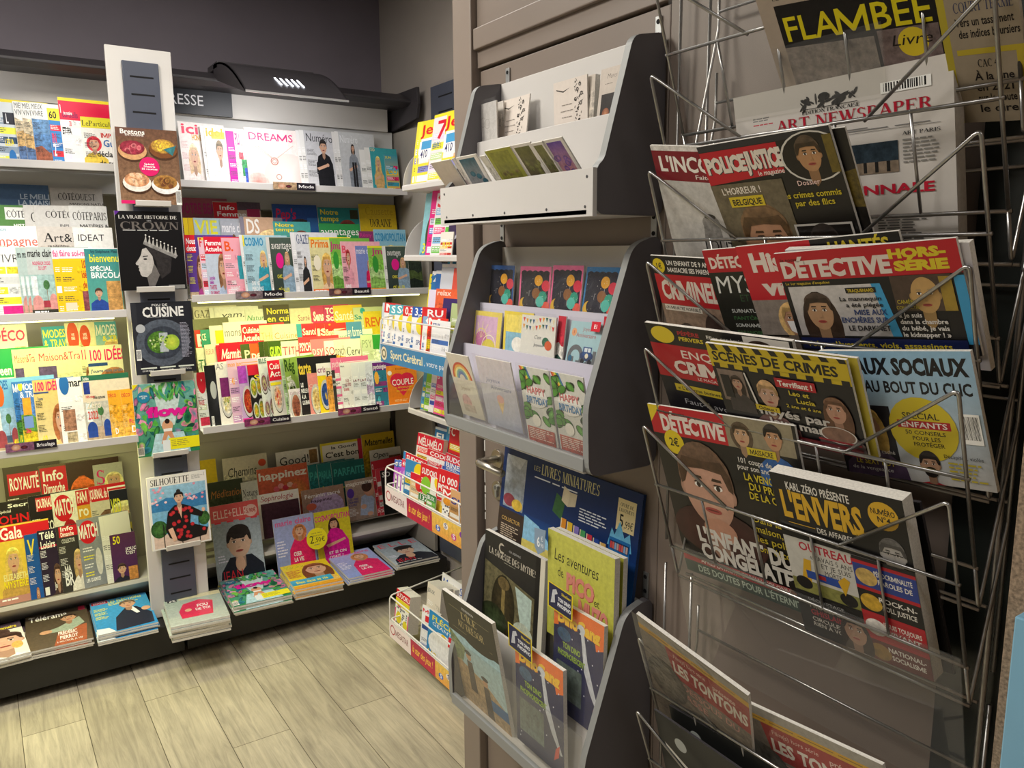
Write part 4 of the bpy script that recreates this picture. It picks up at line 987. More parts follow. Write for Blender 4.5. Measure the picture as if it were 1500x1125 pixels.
shelf_row('L', 4, 'front rank', Z5, 3.485, .272, 8, .19, .004, [
 (-60, 625, None, 'F|e8c84a|Gala|fff|e0c060|c8a050|box=.0:.8:1:.98:d0202c;th=.15;tv=.82;tw=.7;tx=.22;fy=.55;fs=.3;noL=1;sub=ELIZABETH:.2:.3:.08:f0e8a0~MYSTÈRE:.2:.2:.09:f2e020;bot=c08a80', 'golden weekly with red title'),
 (166, 676, None, 'F|2058a8|V|f0d840|a06a40|4a8a50|th=.24;tv=.68;tw=.35;tx=.12;sl=.1;fx=.4;fy=.1;fs=.13;lc=dde', 'blue magazine with yellow V'),
 (256, 648, None, 'F|2e2238|Télé/Loisirs|fff|4a3428|433|th=.11;tv=.86;tw=.75;tx=.1;fx=.8;fy=.3;fs=.3;lc=eef;box=.04:.73:.9:.76:d8204a,.08:.02:.3:.14:eeeeee;sub=Jo:.6:.1:.09:fff', 'dark purple television guide'),
 (386, 620, None, 'F|3a3836|Info/Dimanche|fff|c8a870|e8e4de|box=.12:.83:1:.99:d0202c;th=.065;tv=.92;tw=.6;tx=.18;fx=.85;fy=.45;fs=.3;lc=ddd;sub=COLLECTOR:.2:.74:.06:ddd~MA:.2:.3:.1:eee~BR:.15:.1:.2:f4f4f4', 'black and white collector weekly with red title'),
 (532, 572, None, match_cover('8d929c', lambda s: (s.ell(.75, .35, .14, .2, 'd8d6d2', None, .2), [s.lines(.12, .5-.12*i, .5, .08, 'f0e838' if i % 2 else 'f2f2f2', 2, i) for i in range(4)], s.text('LES GUERRES', .12, .08, .6, .05, 'fff', .02))), 'grey weekly with red disc title'),
 (692, 548, None, 'X|ecebe6|||ecebe6:ecebe6|', 'white copy edge beside the purple cover'),
 (722, 546, None, 'X|ecebe6|||ecebe6:ecebe6|', 'second white copy edge beside the purple cover'),
 (750, 678, 1012, 'F|4a2458|50|f0e42a|3a2a20|223|g=5a3058;th=.16;tv=.8;tw=.3;tx=.1;st=short;fx=.36;fy=.26;fs=.2;noL=1;sub=JOUONS:.58:.62:.07:fff~C’EST LE MOMENT:.58:.54:.06:fff;box=.62:.0:.98:.28:c88a4a:.6', 'purple magazine with yellow 50 and grinning man'),
])

build_shelf('L', 4)
# ------------------------------------------------------------------ magazines in front of the column
def flat_fit(P3, tl, tr, bl, n):
    """three photo corners on a plane -> origin at the lower left, width, height, axes"""
    A, B, C_ = onP(*tl, P3, n), onP(*tr, P3, n), onP(*bl, P3, n)
    up = (A-C_); H = up.length; up.normalize(); x = (B-A); x -= up*x.dot(up)
    return C_, x.length, H, x.normalized(), up
def bretons(s):
    s.rect(0, 0, 1, 1, '8a6a50', .5, '6a4a38'); s.rect(0, .88, .48, 1, '6b4a3e', .2); s.text('Bretons', .07, .92, .4, .06, 'f2eee8', .02); s.text('EN CUISINE', .15, .895, .3, .025, 'f2eee8', .01)
    for x, y, c, d in ((.25, .72, ['b03a50', 'd87a80', '8a2a3a'], 'd0a070'), (.75, .76, ['f0d048', 'e8c040', 'a8783a'], '7a4a28'), (.28, .3, ['e8b890', 'f0d0b0', 'c88a60'], 'e8e2d8'), (.74, .28, ['5a3420', '7a4a2a', 'b08040'], 'e8e6e4')):
        s.ell(x, y-.04, .24, .13, '4a3020', None, .4); s.ell(x, y-.02, .23, .12, d, None, .3); s.ell(x, y+.02, .2, .095, c[0], c[2], .8)
        R = random.Random(int(x*97+y*31))
        for i in range(16): an = R.uniform(0, 6.3); r = R.uniform(0, .15); s.ell(x+r*math.cos(an), y+.02+r*.48*math.sin(an), .045, .028, R.choice(c), R.choice(c), .5, R.uniform(0, 3), 10)
    s.poly([(.75, .74), (.9, .66), (.97, .8)], '3a7a80', .5)
    s.badge(.5, .5, .165, 'd8206a', 'Spécial/Desserts/55 recettes', 'fff', .024); s.rect(0, .0, .22, .045, 'd8206a'); s.barcode(.9, .0, .09, .2)
def crown(s):
    s.rect(0, 0, 1, 1, '0e0d10'); s.poly([(0, 1), (.08, 1), (0, .94)], '5a2a8a')
    s.text('LA VRAIE HISTOIRE DE', .05, .905, .88, .042, 'd8d6d2', 'S'); s.text('CROWN', .06, .77, .9, .095, '6a6460', 'S'); s.lines(.1, .745, .8, .02, 'bbb', 1); s.text('THE', .46, .872, .08, .018, 'aaa', 'S')
    # profile of a woman wearing a diadem
    pr = [(.34, .06), (.42, .10), (.50, .08), (.62, .10), (.78, .24), (.80, .42), (.70, .52), (.50, .57), (.42, .56), (.36, .52), (.335, .45), (.30, .40), (.245, .345), (.25, .325), (.29, .315), (.28, .29), (.295, .275), (.285, .255), (.30, .235), (.305, .20), (.33, .175), (.40, .165), (.46, .10)]
    s.poly([(.30, .40), (.245, .345), (.25, .325), (.29, .315), (.28, .29), (.295, .275), (.285, .255), (.30, .235), (.305, .20), (.33, .175), (.40, .165), (.47, .22), (.52, .34), (.5, .48), (.42, .54), (.36, .52), (.335, .45)], 'b8b4b0', .25, None)
    s.poly([(.40, .165), (.47, .22), (.52, .34), (.6, .2), (.5, .03), (.42, .03)], '6a6664', .2)
    s.poly([(.42, .54), (.5, .57), (.68, .52), (.80, .40), (.76, .22), (.62, .14), (.56, .26), (.56, .36), (.5, .44)], '2e2b2c', .7)
    s.ell(.395, .395, .03, .012, '2a2828'); s.poly([(.36, .42), (.44, .43), (.44, .44), (.36, .435)], '444')
    s.poly([(.38, .585), (.86, .40), (.90, .44), (.40, .63)], '8a8886', .6)
    for i in range(9): x = .42+.055*i; y = .615-.021*i; s.poly([(x-.022, y), (x+.022, y-.01), (x+.012, y+.085)], 'a8a6a2', .5); s.ell(x+.01, y+.085, .012, .009, 'd8d6d2')
    s.rect(.72, .01, .97, .06, '8a8a88', .2)
def cuisine(s):
    s.rect(0, 0, 1, 1, '24262e', .2); s.rect(0, 0, .09, 1, '2f3138'); s.text('FOU DE', .34, .945, .26, .03, 'eee', .01); s.text('CUISINE', .18, .80, .68, .13, 'e8e8e6', .03); s.lines(.25, .78, .5, .015, 'ccc', 1)
    s.ell(.48, .43, .44, .33, '3c4450', '59616e', .5); s.ell(.48, .43, .31, .23, '4a5260', '363c48', .6)
    s.ell(.42, .44, .2, .155, '6f9a3c', '4a7a2a', .9); s.rect(.42, .3, .56, .57, 'b8c0c4', .3); s.ell(.62, .43, .13, .11, 'd4de50', '9ac040', .3)
    R = random.Random(4)
    for i in range(40): an = R.uniform(0, 6.28); r = R.uniform(.02, .17); s.ell(.42+r*math.cos(an)*.9, .44+r*math.sin(an)*.75, .02, .012, R.choice(['8ab84a', 'c8dc8a', '3f6a24', 'e8eec8']), None, 0, R.uniform(0, 3), 8)
    s.badge(.13, .64, .075, 'b8bcc0'); s.lines(.78, .2, .18, .5, 'aab', 26, 2); s.barcode(.03, .2, .08, .15)
    for i in range(3): s.rect(.08+.31*i, .075, .34+.31*i, .095, 'dfe6d8'); s.lines(.1+.31*i, .03, .22, .03, 'ccc', 2, i)
def flow(s, big=True):
    s.rect(0, 0, 1, 1, '2a8a5a', .3, '7ab8b0'); R = random.Random(12)
    s.poly([(.3, 1), (.8, 1), (.62, .4), (.4, .4)], 'd0e4e0', .3)
    cs = ['1f7a48', '2fa04a', '5ab84a', '1a5a6a', '3a90a0', 'e878a8', 'f0a0c0', '184a50', '7acb50', '0f4a3a']
    for i in range(70):
        side = R.random() < .5; x = R.uniform(-.05, .32) if side else R.uniform(.68, 1.05); y = R.uniform(0, 1)
        s.ell(x, y, R.uniform(.05, .16), R.uniform(.02, .05), R.choice(cs), R.choice(cs), .3, R.uniform(0, 3.1), 14)
    for i in range(24): x = R.uniform(.2, .8); y = R.uniform(.82, 1); s.ell(x, y, .03, .09, R.choice(cs[:5]), R.choice(cs), .2, R.uniform(-.6, .6), 12)
    s.poly([(.2, .0), (.85, .0), (.75, .3), (.3, .3)], 'b8dce4', .3)
    s.ell(.5, .4, .09, .08, 'e0a880', None, .1); s.ell(.5, .46, .04, .035, '2a1a14'); s.rect(.43, .32, .57, .36, 'f4f4f0'); s.poly([(.44, .32), (.56, .32), (.62, .16), (.58, .15), (.5, .27), (.42, .15), (.38, .16)], 'd89870', .1)
    s.text('flow', .2, .54, .62, .13, 'e81e9a', .06); s.badge(.16, .82, .10, '2a86a8', 'SPÉCIAL/ÉTÉ', 'e8f0f0', .02); s.poly([(0, 1), (.09, 1), (0, .92)], 'f0e020')
    s.rect(.5, .06, 1, .22, 'f4ea1e'); s.lines(.54, .09, .4, .1, 'a8a040', 4); s.rect(.4, .04, .52, .2, 'e8eef0'); s.barcode(.0, .02, .1, .12)
def silhouette(s):
    s.rect(0, 0, 1, 1, 'eceae6'); s.text('SILHOUETTE', .05, .88, .66, .085, '1c1a1c', 'S'); s.lines(.74, .9, .22, .06, '999', 4); s.text('1', .95, .93, .02, .05, '222', 0)
    s.rect(.04, .02, .97, .86, '4aa0d0', .3, '9ac8e4'); s.poly([(.04, .62), (.3, .7), (.6, .66), (.97, .72), (.97, .52), (.04, .52)], '3a80b8', .3); s.rect(.04, .02, .97, .2, 'e0c8b8', .2)
    s.ell(.14, .28, .14, .12, '4a7a3a', '2a5a2a', .9); s.ell(.9, .34, .1, .1, '4a7a3a', '2f5f2f', .9)
    R = random.Random(5)
    for i in range(26): s.ell(R.choice([R.uniform(.05, .28), R.uniform(.62, .92)]), R.uniform(.62, .86), .025, .016, R.choice(['f0b8c8', 'e898b0', 'f8d8e0']), None, 0, 0, 8)
    for i in range(3): s.rect(.2+.3*i, .02, .215+.3*i, .34, '222')
    s.poly([(.24, .26), (.3, .5), (.42, .58), (.56, .58), (.72, .52), (.9, .42), (.86, .36), (.68, .42), (.66, .3), (.96, .2), (.92, .1), (.5, .06), (.3, .14)], '1a1618', .2)
    for i in range(34):
        x, y = R.uniform(.28, .9), R.uniform(.1, .54)
        if (x < .7 and y > .14) or y < .24: s.ell(x, y, .034, .026, 'd83a3a', 'b02030', .2, 0, 10)
    s.poly([(.46, .57), (.54, .57), (.52, .38)], 'e8bca0', .1); s.poly([(.28, .26), (.36, .28), (.42, .1), (.36, .08)], 'e8bca0', .1); s.ell(.9, .46, .03, .03, 'e8bca0')
    s.face(.5, .68, .15, '181214', 'e8bca0', None, 'up')
CP = Vector((0, 3.262, 1.5)); CN = Vector((0, -1, 0))
for tl, tr, bl, f, lab, t in (((167, 184), (258, 187), (178, 298), bretons, 'brown dessert magazine with pink disc, topmost on the slotted column', .006),
                           ((168, 308), (266, 310), (178, 426), crown, 'black magazine with crowned profile, second from top on the column', .006),
                           ((190, 444), (280, 443), (200, 550), cuisine, 'dark magazine with green food on grey plate, middle of the column', .008),
                           ((193, 565), (285, 559), (203, 671), flow, 'jungle-leaf magazine with pink lowercase title upright on the column', .006),
                           ((212, 703), (300, 692), (224, 808), silhouette, 'pale magazine showing woman in poppy dress, lowest on the column', .012)):
    o_, W, H, xd, up = flat_fit(CP, tl, tr, bl, CN)
    xd = Vector((1, 0, 0)); up = Vector((0, 0.06, 1)).normalized()
    make_mag(W, H, t, f, up_matrix((o_.x, 3.262, o_.z), xd, up), lab, group='magazines in front of the slotted column', grid=4)
    hp = MB(); hp.prism([(3.250, o_.z+.012), (3.253, o_.z+.014), (3.256, o_.z-.002), (3.289, o_.z-.003), (3.289, o_.z-.009), (3.251, o_.z-.007)], 0, o_.x+W*.22, o_.x+W*.8, LGREY)
    cp_ = bpy.data.objects['display_column']; hp.v = [tuple(Vector(p)-cp_.location) for p in hp.v]; hp.build('magazine_holder', cp_, bevel=.001)

# ------------------------------------------------------------------ stacks lying on the benches
def bench_stack(corners, covers, n, t, base=.1556, blk=(0, 0, 1), seed=1, wrap=False, labels=('',), group=''):
    """corners: upper left, upper right, lower left of the top copy in the photograph"""
    ox, oy, sc = blk; zt = base+n*t
    A, B, C_ = [onZ(ox+p[0]*sc, oy+p[1]*sc, zt) for p in corners]
    up = (A-C_); up.z = 0; H = up.length; up.normalize(); x = (B-A); x.z = 0; x -= up*x.dot(up); W = x.length; x.normalize()
    R = random.Random(seed)
    for i in range(n):
        z = base+(i+1)*t; top = i == n-1
        dx, dy = (0, 0) if top else (R.uniform(-.006, .006), R.uniform(-.008, .006))
        pos = C_ + x*dx + up*dy; pos.z = z-.0004
        a = 0 if top else R.uniform(-.03, .03)
        xx = x*math.cos(a)+up*math.sin(a); uu = up*math.cos(a)-x*math.sin(a); yy = Vector((0, 0, -1))
        M = Matrix(((xx.x, yy.x, uu.x, pos.x), (xx.y, yy.y, uu.y, pos.y), (xx.z, yy.z, uu.z, pos.z), (0, 0, 0, 1)))
        pl = labels[0] if top else labels[1] % ['bottom', 'second', 'third', 'fourth', 'fifth', 'sixth'][i] if '%s' in labels[1] else labels[1]
        make_mag(W, H, t*.82, covers, M, pl, group=group, wrap=wrap and top)
ZB = (0, 800, .26667); Z8 = (280, 620, .28)
def c_bite(s):
    s.rect(0, 0, 1, 1, 'e8e2dc', .1); s.rect(0, .8, 1, 1, '5a4a5a'); s.text('Sommaire', .4, .84, .5, .08, 'f2dc30', .02); s.face(.55, .45, .5, '3a2420', 'e0b098', 'f0f0f0', 'up'); s.ell(.8, .3, .12, .1, 'e0b060', None, .5)
def c_tele(s):
    s.rect(0, 0, 1, 1, '5f5140', .3, '463c30'); s.text('Télérama', .05, .8, .62, .14, 'f2f0ea', .01); s.rect(.86, .88, .97, 1, 'c02a4a', .2)
    s.poly([(.4, .0), (.9, .0), (.95, .45), (.5, .4)], 'a85a38', .3); s.poly([(.3, .45), (.5, .5), (.85, .7), (.92, .5), (.7, .35), (.36, .38)], '9aa898', .3); s.face(.68, .72, .2, '2a1e18', 'c89878', None, 'short'); s.ell(.3, .42, .1, .05, 'c89878', None, .2)
    s.text('FRÉDÉRIC', .48, .26, .3, .09, 'f4f2ee', .02); s.text('PIERROT', .5, .14, .28, .09, 'f4f2ee', .02); s.text('L’ACTEUR À VIF', .45, .06, .4, .045, 'f4f2ee', 0)
def c_blue(s):
    s.rect(0, 0, 1, 1, '2a8ac8', .2, '4aa0d8'); s.rect(.02, .9, .3, .99, 'd0283a'); s.text('ENVERS', .05, .92, .22, .05, 'fff', .02); s.text('LES ÉLECTIONS', .3, .88, .6, .08, 'f0ea3a', .01); s.lines(.3, .78, .55, .07, 'f0ea3a', 2)
    s.poly([(.3, .02), (.95, .05), (.97, .35), (.75, .62), (.55, .62), (.36, .4)], '20263a', .3); s.poly([(.6, .62), (.7, .62), (.78, .42), (.72, .4)], 'eef0f2'); s.face(.62, .74, .22, '6a5a48', 'd8a888', None, 'short'); s.ell(.9, .5, .08, .06, 'd8a888')
    for i in range(3): s.lines(.03, .66-.12*i, .24, .09, 'f0ea3a', 3, i)
    s.poly([(0, 0), (.3, 0), (.2, .14), (0, .16)], 'dfe6ea')
def c_three(s):
    s.rect(0, 0, 1, 1, 'b8bfbd', .2, '9fb0a8'); s.rect(.05, .84, .22, .99, '1c1a1c'); s.text('3€', .08, .86, .12, .1, 'fff', .02)
    s.poly([(.22, .2), (.75, .2), (.82, .66), (.6, .78), (.3, .7), (.2, .45)], 'd81a50', .2); s.rect(.25, .86, 1, 1, 'd6cfa8', .2); s.text('FOU', .52, .52, .2, .09, 'fff', .02); s.text('DE TOI', .48, .4, .26, .08, 'fff', .02); s.ell(.36, .46, .06, .05, 'e0b090')
def c_yellow(s):
    s.rect(0, 0, 1, 1, 'f0d428', .15); s.text('Version', .05, .84, .45, .1, 'e8e030', .02, shadow='a90'); s.face(.66, .66, .42, '7a4a28', 'e4b494', 'e8c060', 'long'); s.rect(.0, .14, .86, .34, '2a9ac0', .1, '45b4d8'); s.text('Bien dans sa vie', .1, .19, .66, .09, 'f4e838', .02); s.lines(.04, .42, .3, .3, 'c8483a', 7); s.rect(0, 0, 1, .1, 'e8a428', .2)
def c_pinkblue(s):
    s.rect(0, 0, 1, 1, '8a9cd8', .2, 'aab4e0'); s.text('marie claire', .04, .86, .9, .1, 'e0609a', .02); s.poly([(.3, .0), (.96, .0), (.94, .5), (.72, .62), (.5, .62), (.34, .42)], 'e02468', .3); s.face(.62, .73, .2, 'a0643a', 'e4b494', None, 'curly'); s.text('OSER', .42, .3, .2, .07, 'fff', .02); s.text('LA VIE', .42, .2, .24, .07, 'fff', .02); s.lines(.04, .3, .26, .3, 'eef', 6)
def c_elle(s):
    s.rect(0, 0, 1, 1, 'b8c4cc', .3, '8a98a4')
    for i, ch in enumerate('ELLE'): s.text(ch, .04+.25*i, .78, .17, .17, 'e0384a', -.005)
    s.poly([(.05, .0), (1, .0), (.98, .22), (.75, .36), (.3, .36), (.1, .2)], '1c2230', .3); s.face(.52, .52, .36, '1e1a1a', 'd8b49c', None, 'short', turn=-.2); s.ell(.53, .655, .22, .085, '1e1a1a', '2c2626', .6); s.ell(.5, .27, .1, .09, 'd4aa90', None, .1)
    s.text('JEAN', .12, .08, .42, .13, 'e02a3a', -.005); s.lines(.05, .03, .9, .03, 'f0f0f0', 1); s.lines(.06, .3, .2, .1, 'eef', 3)
def st(tl, tr, bl): return (tl, tr, bl)
bench_stack(st((-150, 470), (112, 422), (-110, 652)), c_bite, 4, .009, blk=ZB, seed=2, labels=('top magazine with eating woman, bench stack at the left picture edge', '%s magazine from below in the bench stack at left picture edge'), group='bench stack at the left edge')
bench_stack(st((138, 392), (478, 352), (150, 585)), c_tele, 4, .008, blk=ZB, seed=3, labels=('brown magazine atop the bench stack, white title and reclining man', '%s copy from below under the brown bench magazine'), group='brown magazines stacked on the bench')
bench_stack(st((492, 316), (800, 258), (540, 492)), c_blue, 5, .008, blk=ZB, seed=4, labels=('bright blue magazine atop its bench stack, man in dark suit', '%s copy from below under the bright blue bench magazine'), group='blue magazines stacked on the bench')
bench_stack(st((898, 296), (1206, 248), (938, 447)), c_three, 6, .011, blk=ZB, seed=5, wrap=True, labels=('wrapped magazine marked 3€ on the bench below the column', '%s copy from below in the wrapped stack below the column'), group='wrapped magazines stacked on the bench')
bench_stack(st((142, 822), (435, 775), (225, 962)), flow, 4, .0105, blk=Z8, seed=6, labels=('jungle-leaf magazine lying atop the first bench stack, right bay', '%s copy from below under the lying jungle-leaf magazine'), group='leafy magazines stacked on the bench')
bench_stack(st((462, 752), (700, 708), (545, 872)), c_yellow, 5, .009, blk=Z8, seed=7, labels=('yellow magazine with smiling brunette atop second bench stack, right bay', '%s copy from below under the yellow bench magazine'), group='yellow magazines stacked on the bench')
bench_stack(st((706, 694), (925, 650), (825, 812)), c_pinkblue, 4, .009, blk=Z8, seed=8, labels=('lavender magazine with pink dress lying atop third bench stack, right bay', '%s copy from below under the lying lavender magazine'), group='lavender magazines stacked on the bench')
bench_stack(st((950, 640), (1165, 600), (1072, 742)), c_elle, 3, .009, blk=Z8, seed=9, labels=('fashion magazine with dark-haired man lying atop the last bench stack', '%s copy from below in the last bench stack near the corner'), group='fashion magazines stacked on the bench')
# ------------------------------------------------------------------ right bay
Z2 = (250, 100, .26667); Z6 = (250, 280, .26667); Z7 = (250, 480, .26667)
shelf_row('R', 1, 'in a row', Z2, 3.52, 1.876, 9, .19, .005, [
 (42, 290, None, 'F|e8e0dc|ici|e8305a|d8b890|f0e0dc|th=.16;tv=.82;tw=.8;tx=.1;lc=d8b0b0;fs=.34;sub=HOME:.55:.72:.09:d8a020', 'pale magazine with red lowercase letters'),
 (168, 316, None, 'X|f4f2ee|||f4f2ee:f0eeea|', 'white copy edge beside the man in white'),
 (182, 318, None, 'F|f0eeec|idol|f0c030|6a5a40|e8e8e6|th=.14;tv=.84;tw=.8;fx=.62;fy=.6;fs=.3;st=short;noL=1;box=.3:.8:.9:.92:e8c84a', 'white magazine with yellow letters over bearded man', ),
 (302, 343, None, 'X|c818a8|||c818a8:d02ab0|', 'magenta spine leaning before the flower cover'),
 (345, 342, None, 'N|f4f2ee|PLI|a8208a|f2f0ee:e8ecea|th=.2;tv=.76;tw=.3;noL=1;box=.35:.2:.7:.5:3a9a5a:.9,.5:.08:.9:.35:3a5ac0:.9,.2:.5:.5:.62:e85a6a:.8', 'white magazine with green and blue flowers'),
 (400, 322, 688, lambda s: (s.rect(0, 0, 1, 1, 'f0d8d4', .15, 'fae8e4'), s.ell(.8, .2, .5, .4, 'f8ece8', 'f0d4ce'), s.ell(.18, .1, .2, .16, 'c88a80', 'eed0c8', .3), s.ring(.52, .46, .055, .075, 'b8786a'), s.ring(.52, .46, .03, .04, 'a8685a'), s.ring(.58, .2, .04, .055, 'c09080'), [s.poly([(.1+.06*i, .7), (.115+.06*i, .7), (.5+.01*i, .5), (.49+.01*i, .5)], 'c8988a') for i in range(3)], s.poly([(.9, .74), (.91, .74), (.56, .5), (.545, .5)], 'c8988a'), s.text('DREAMS', .06, .80, .86, .125, 'd81e78', .005)), 'pink jewellery magazine with magenta capitals'),
 (690, 340, None, 'X|f2f1ef|||f2f1ef:eceae6|', 'first white spine left of the leather jacket'),
 (708, 338, None, 'X|eeedea|||f0efec:eceae6|', 'second white spine left of the leather jacket'),
 (730, 340, None, 'G|d8d8da|Numéro|22242a|2a2624|1e1e22|g=c8c8cc;fx=.62;fy=.74;fs=.22;st=short;th=.14;tv=.82;tw=.92;bo=-.004;lc=777', 'grey magazine with dark letters and leather jacket'),
 (888, 348, None, 'X|eceae8|||eceae8:e4e2de|', 'first white spine right of the leather jacket'),
 (905, 346, None, 'X|f0efec|||f0efec:e8e6e2|', 'second white spine right of the leather jacket'),
 (920, 348, 1118, 'G|c6c8ca|Numéro|eceef0|2a2220|8a9098|fx=.66;fy=.74;fs=.12;th=.13;tv=.82;tw=.9;bo=-.004;noL=1;box=.56:.0:.66:.5:26262a:.2,.68:.0:.78:.5:26262a:.2', 'grey magazine with pale letters and standing woman'),
 (1036, 446, None, 'X|f0f0ec|||f0f0ec:e8e8e2|', 'first short white spine beside the blonde'),
 (1064, 434, None, 'X|ecece8|||f0f0ec:e8e8e2|', 'second short white spine beside the blonde'),
 (1092, 434, None, 'G|3aa0a8|SO|e8d8a0|e0c070|d8b070|fx=.5;fy=.68;fs=.24;th=.06;tv=.92;tw=.3;noL=1', 'teal cover with sunlit blonde in beige'),
 (1172, 474, 1250, 'X|e8c030|SUN|e8e030|3a9ab0:f0d040:e0206a|g=3a9ab0;tv=.9;th=.06;sub=CÔTE:.2:.5:.14:4ac0e0;bot=e0206a', 'small yellow and teal magazine ending the row'),
], xmax=1.735)
build_shelf('R', 1)
def ukr(s): s.rect(0, 0, 1, 1, 'd8b81e', .12, 'e0c228'); s.text('Causette', .16, .86, .76, .1, 'c8a418', 'S'); s.text('UKRAINE', .26, .70, .6, .1, '1c1a14', 'S'); s.rect(.46, .62, .72, .66, '2a2618'); s.text('COLÈRE', .48, .63, .22, .02, 'eee', 0); s.text('L’ÂME SLAVE', .42, .52, .4, .05, '5a4a10', 0); s.rect(0, 0, 1, .2, 'c8a81c', .4)
shelf_row('R', 2, 'back rank', Z6, 3.53, 1.475, 9, .2, .004, [
 (40, 34, None, 'F|a8586a|VOTRE BEAUTÉ|c02a7a|d8b080|a88|th=.12;tv=.82;tw=1.3;fx=.75;fy=.35;fs=.5;lc=223', 'dusky pink beauty magazine'),
 (230, 55, 490, 'F|c8b0a0||fff|d8b080|a88|fx=.6;fy=.35;fs=.5;noL=1;box=.0:.62:.5:.98:d81e32,.5:.82:1:1:5a4a5a:.3,.7:.62:.98:.85:b02a5a;sub=Info:.12:.82:.1:fff~Femme:.06:.68:.1:fff', 'weekly with red title box over a blonde'),
 (555, 70, 802, 'F|2a55a0|Pep’s|d8285a|241c20|345|th=.15;tv=.78;tw=.46;sl=.1;fx=.6;fy=.5;fs=.5;st=bob;noL=1;box=.76:.5:1:.8:3a70b8', 'blue magazine with masked dark-haired woman'),
 (806, 88, 1032, 'F|2a8a8a|Notre/temps|f0e030|6a2a20|a86|th=.13;tv=.82;tw=.44;fx=.7;fy=.48;fs=.45;st=bob;noL=1;box=.78:.72:.98:.95:3a3a20,.0:.0:.4:.6:4a9a40:.5', 'teal magazine with yellow title and auburn woman'),
 (1030, 70, 1270, ukr, 'plain yellow magazine with black serif word'),
], xmax=1.735)
shelf_row('R', 2, 'third rank', Z6, 3.455, 1.465, 9, .2, .005, [
 (72, 146, None, 'X|e8c81c|||e8c81c:d8b81a|', 'first yellow spine'),
 (98, 146, None, 'X|e0bc18|||e0bc18:d8b81a|', 'second yellow spine'),
 (126, 146, None, 'N|b8d0d8|VIE|f0ea40|c8e0e8:e0e070:a8d0e0|th=.3;tv=.65;tw=.8;noL=1', 'pale blue cover with yellow letters'),
 (275, 150, None, 'G|b0b4c0|marie claire|eceaf0|5a4030|9a9aa8|th=.14;tv=.8;tw=1.35;noL=1', 'greyish copy with white lowercase title'),
 (386, 140, None, 'X|8a8494|||8a8494:77718a|', 'grey spine before the tan hair cover'),
 (400, 142, 562, 'F|c8a488|DS|f2eeea|d0a878|b98|th=.3;tv=.66;tw=.46;fx=.9;fy=.3;fs=.8;noL=1', 'tan hair cover with white initials'),
 (560, 166, 765, 'F|5a9a5a|Notre/temps|f0e030|5a3020|c98|th=.14;tv=.8;tw=.5;fx=.75;fy=.55;fs=.4;st=bob;noL=1;g=4aa0a0', 'green magazine with yellow two-line title'),
 (812, 178, 1038, 'F|2f8a4a|avantages|f0f0ea|3a2a20|4a4|sf=1;th=.2;tv=.7;tw=.95;tx=.03;noL=1;fy=.2;sub=Home:.4:.55:.1:f0e040;bd=e0208a:.25:.45:::.14', 'green magazine with white serif title'),
 (1032, 220, None, 'F|8a3a6a|Rémy|c83a8a|4a2a30|635|th=.14;tv=.78;tw=.8', 'purple magazine corner beside the yellow one'),
 (1112, 210, 1302, 'F|8abcd0|COSMOPOLITAN|2a8ab8|dcb878|d8c8b0|th=.15;tv=.78;tw=.95;tx=.02;fx=.5;fy=.5;fs=.36;bd=f0e030:.88:.2:::.12', 'pale blue magazine, blonde centred in its title'),
], xmax=1.74)
AV = 'G|2f3a34|avantages|eceae6|b89468|8aa4b8|sf=1;g=4a5a50;th=.14;tv=.8;tw=1.0;tx=.06;fx=.72;fy=.66;fs=.17;noL=1;bd=e0208a:.38:.6:::.17;sub=CHIC:.2:.3:.06:e8e040~OÙ ALLER:.2:.06:.07:e8e040'
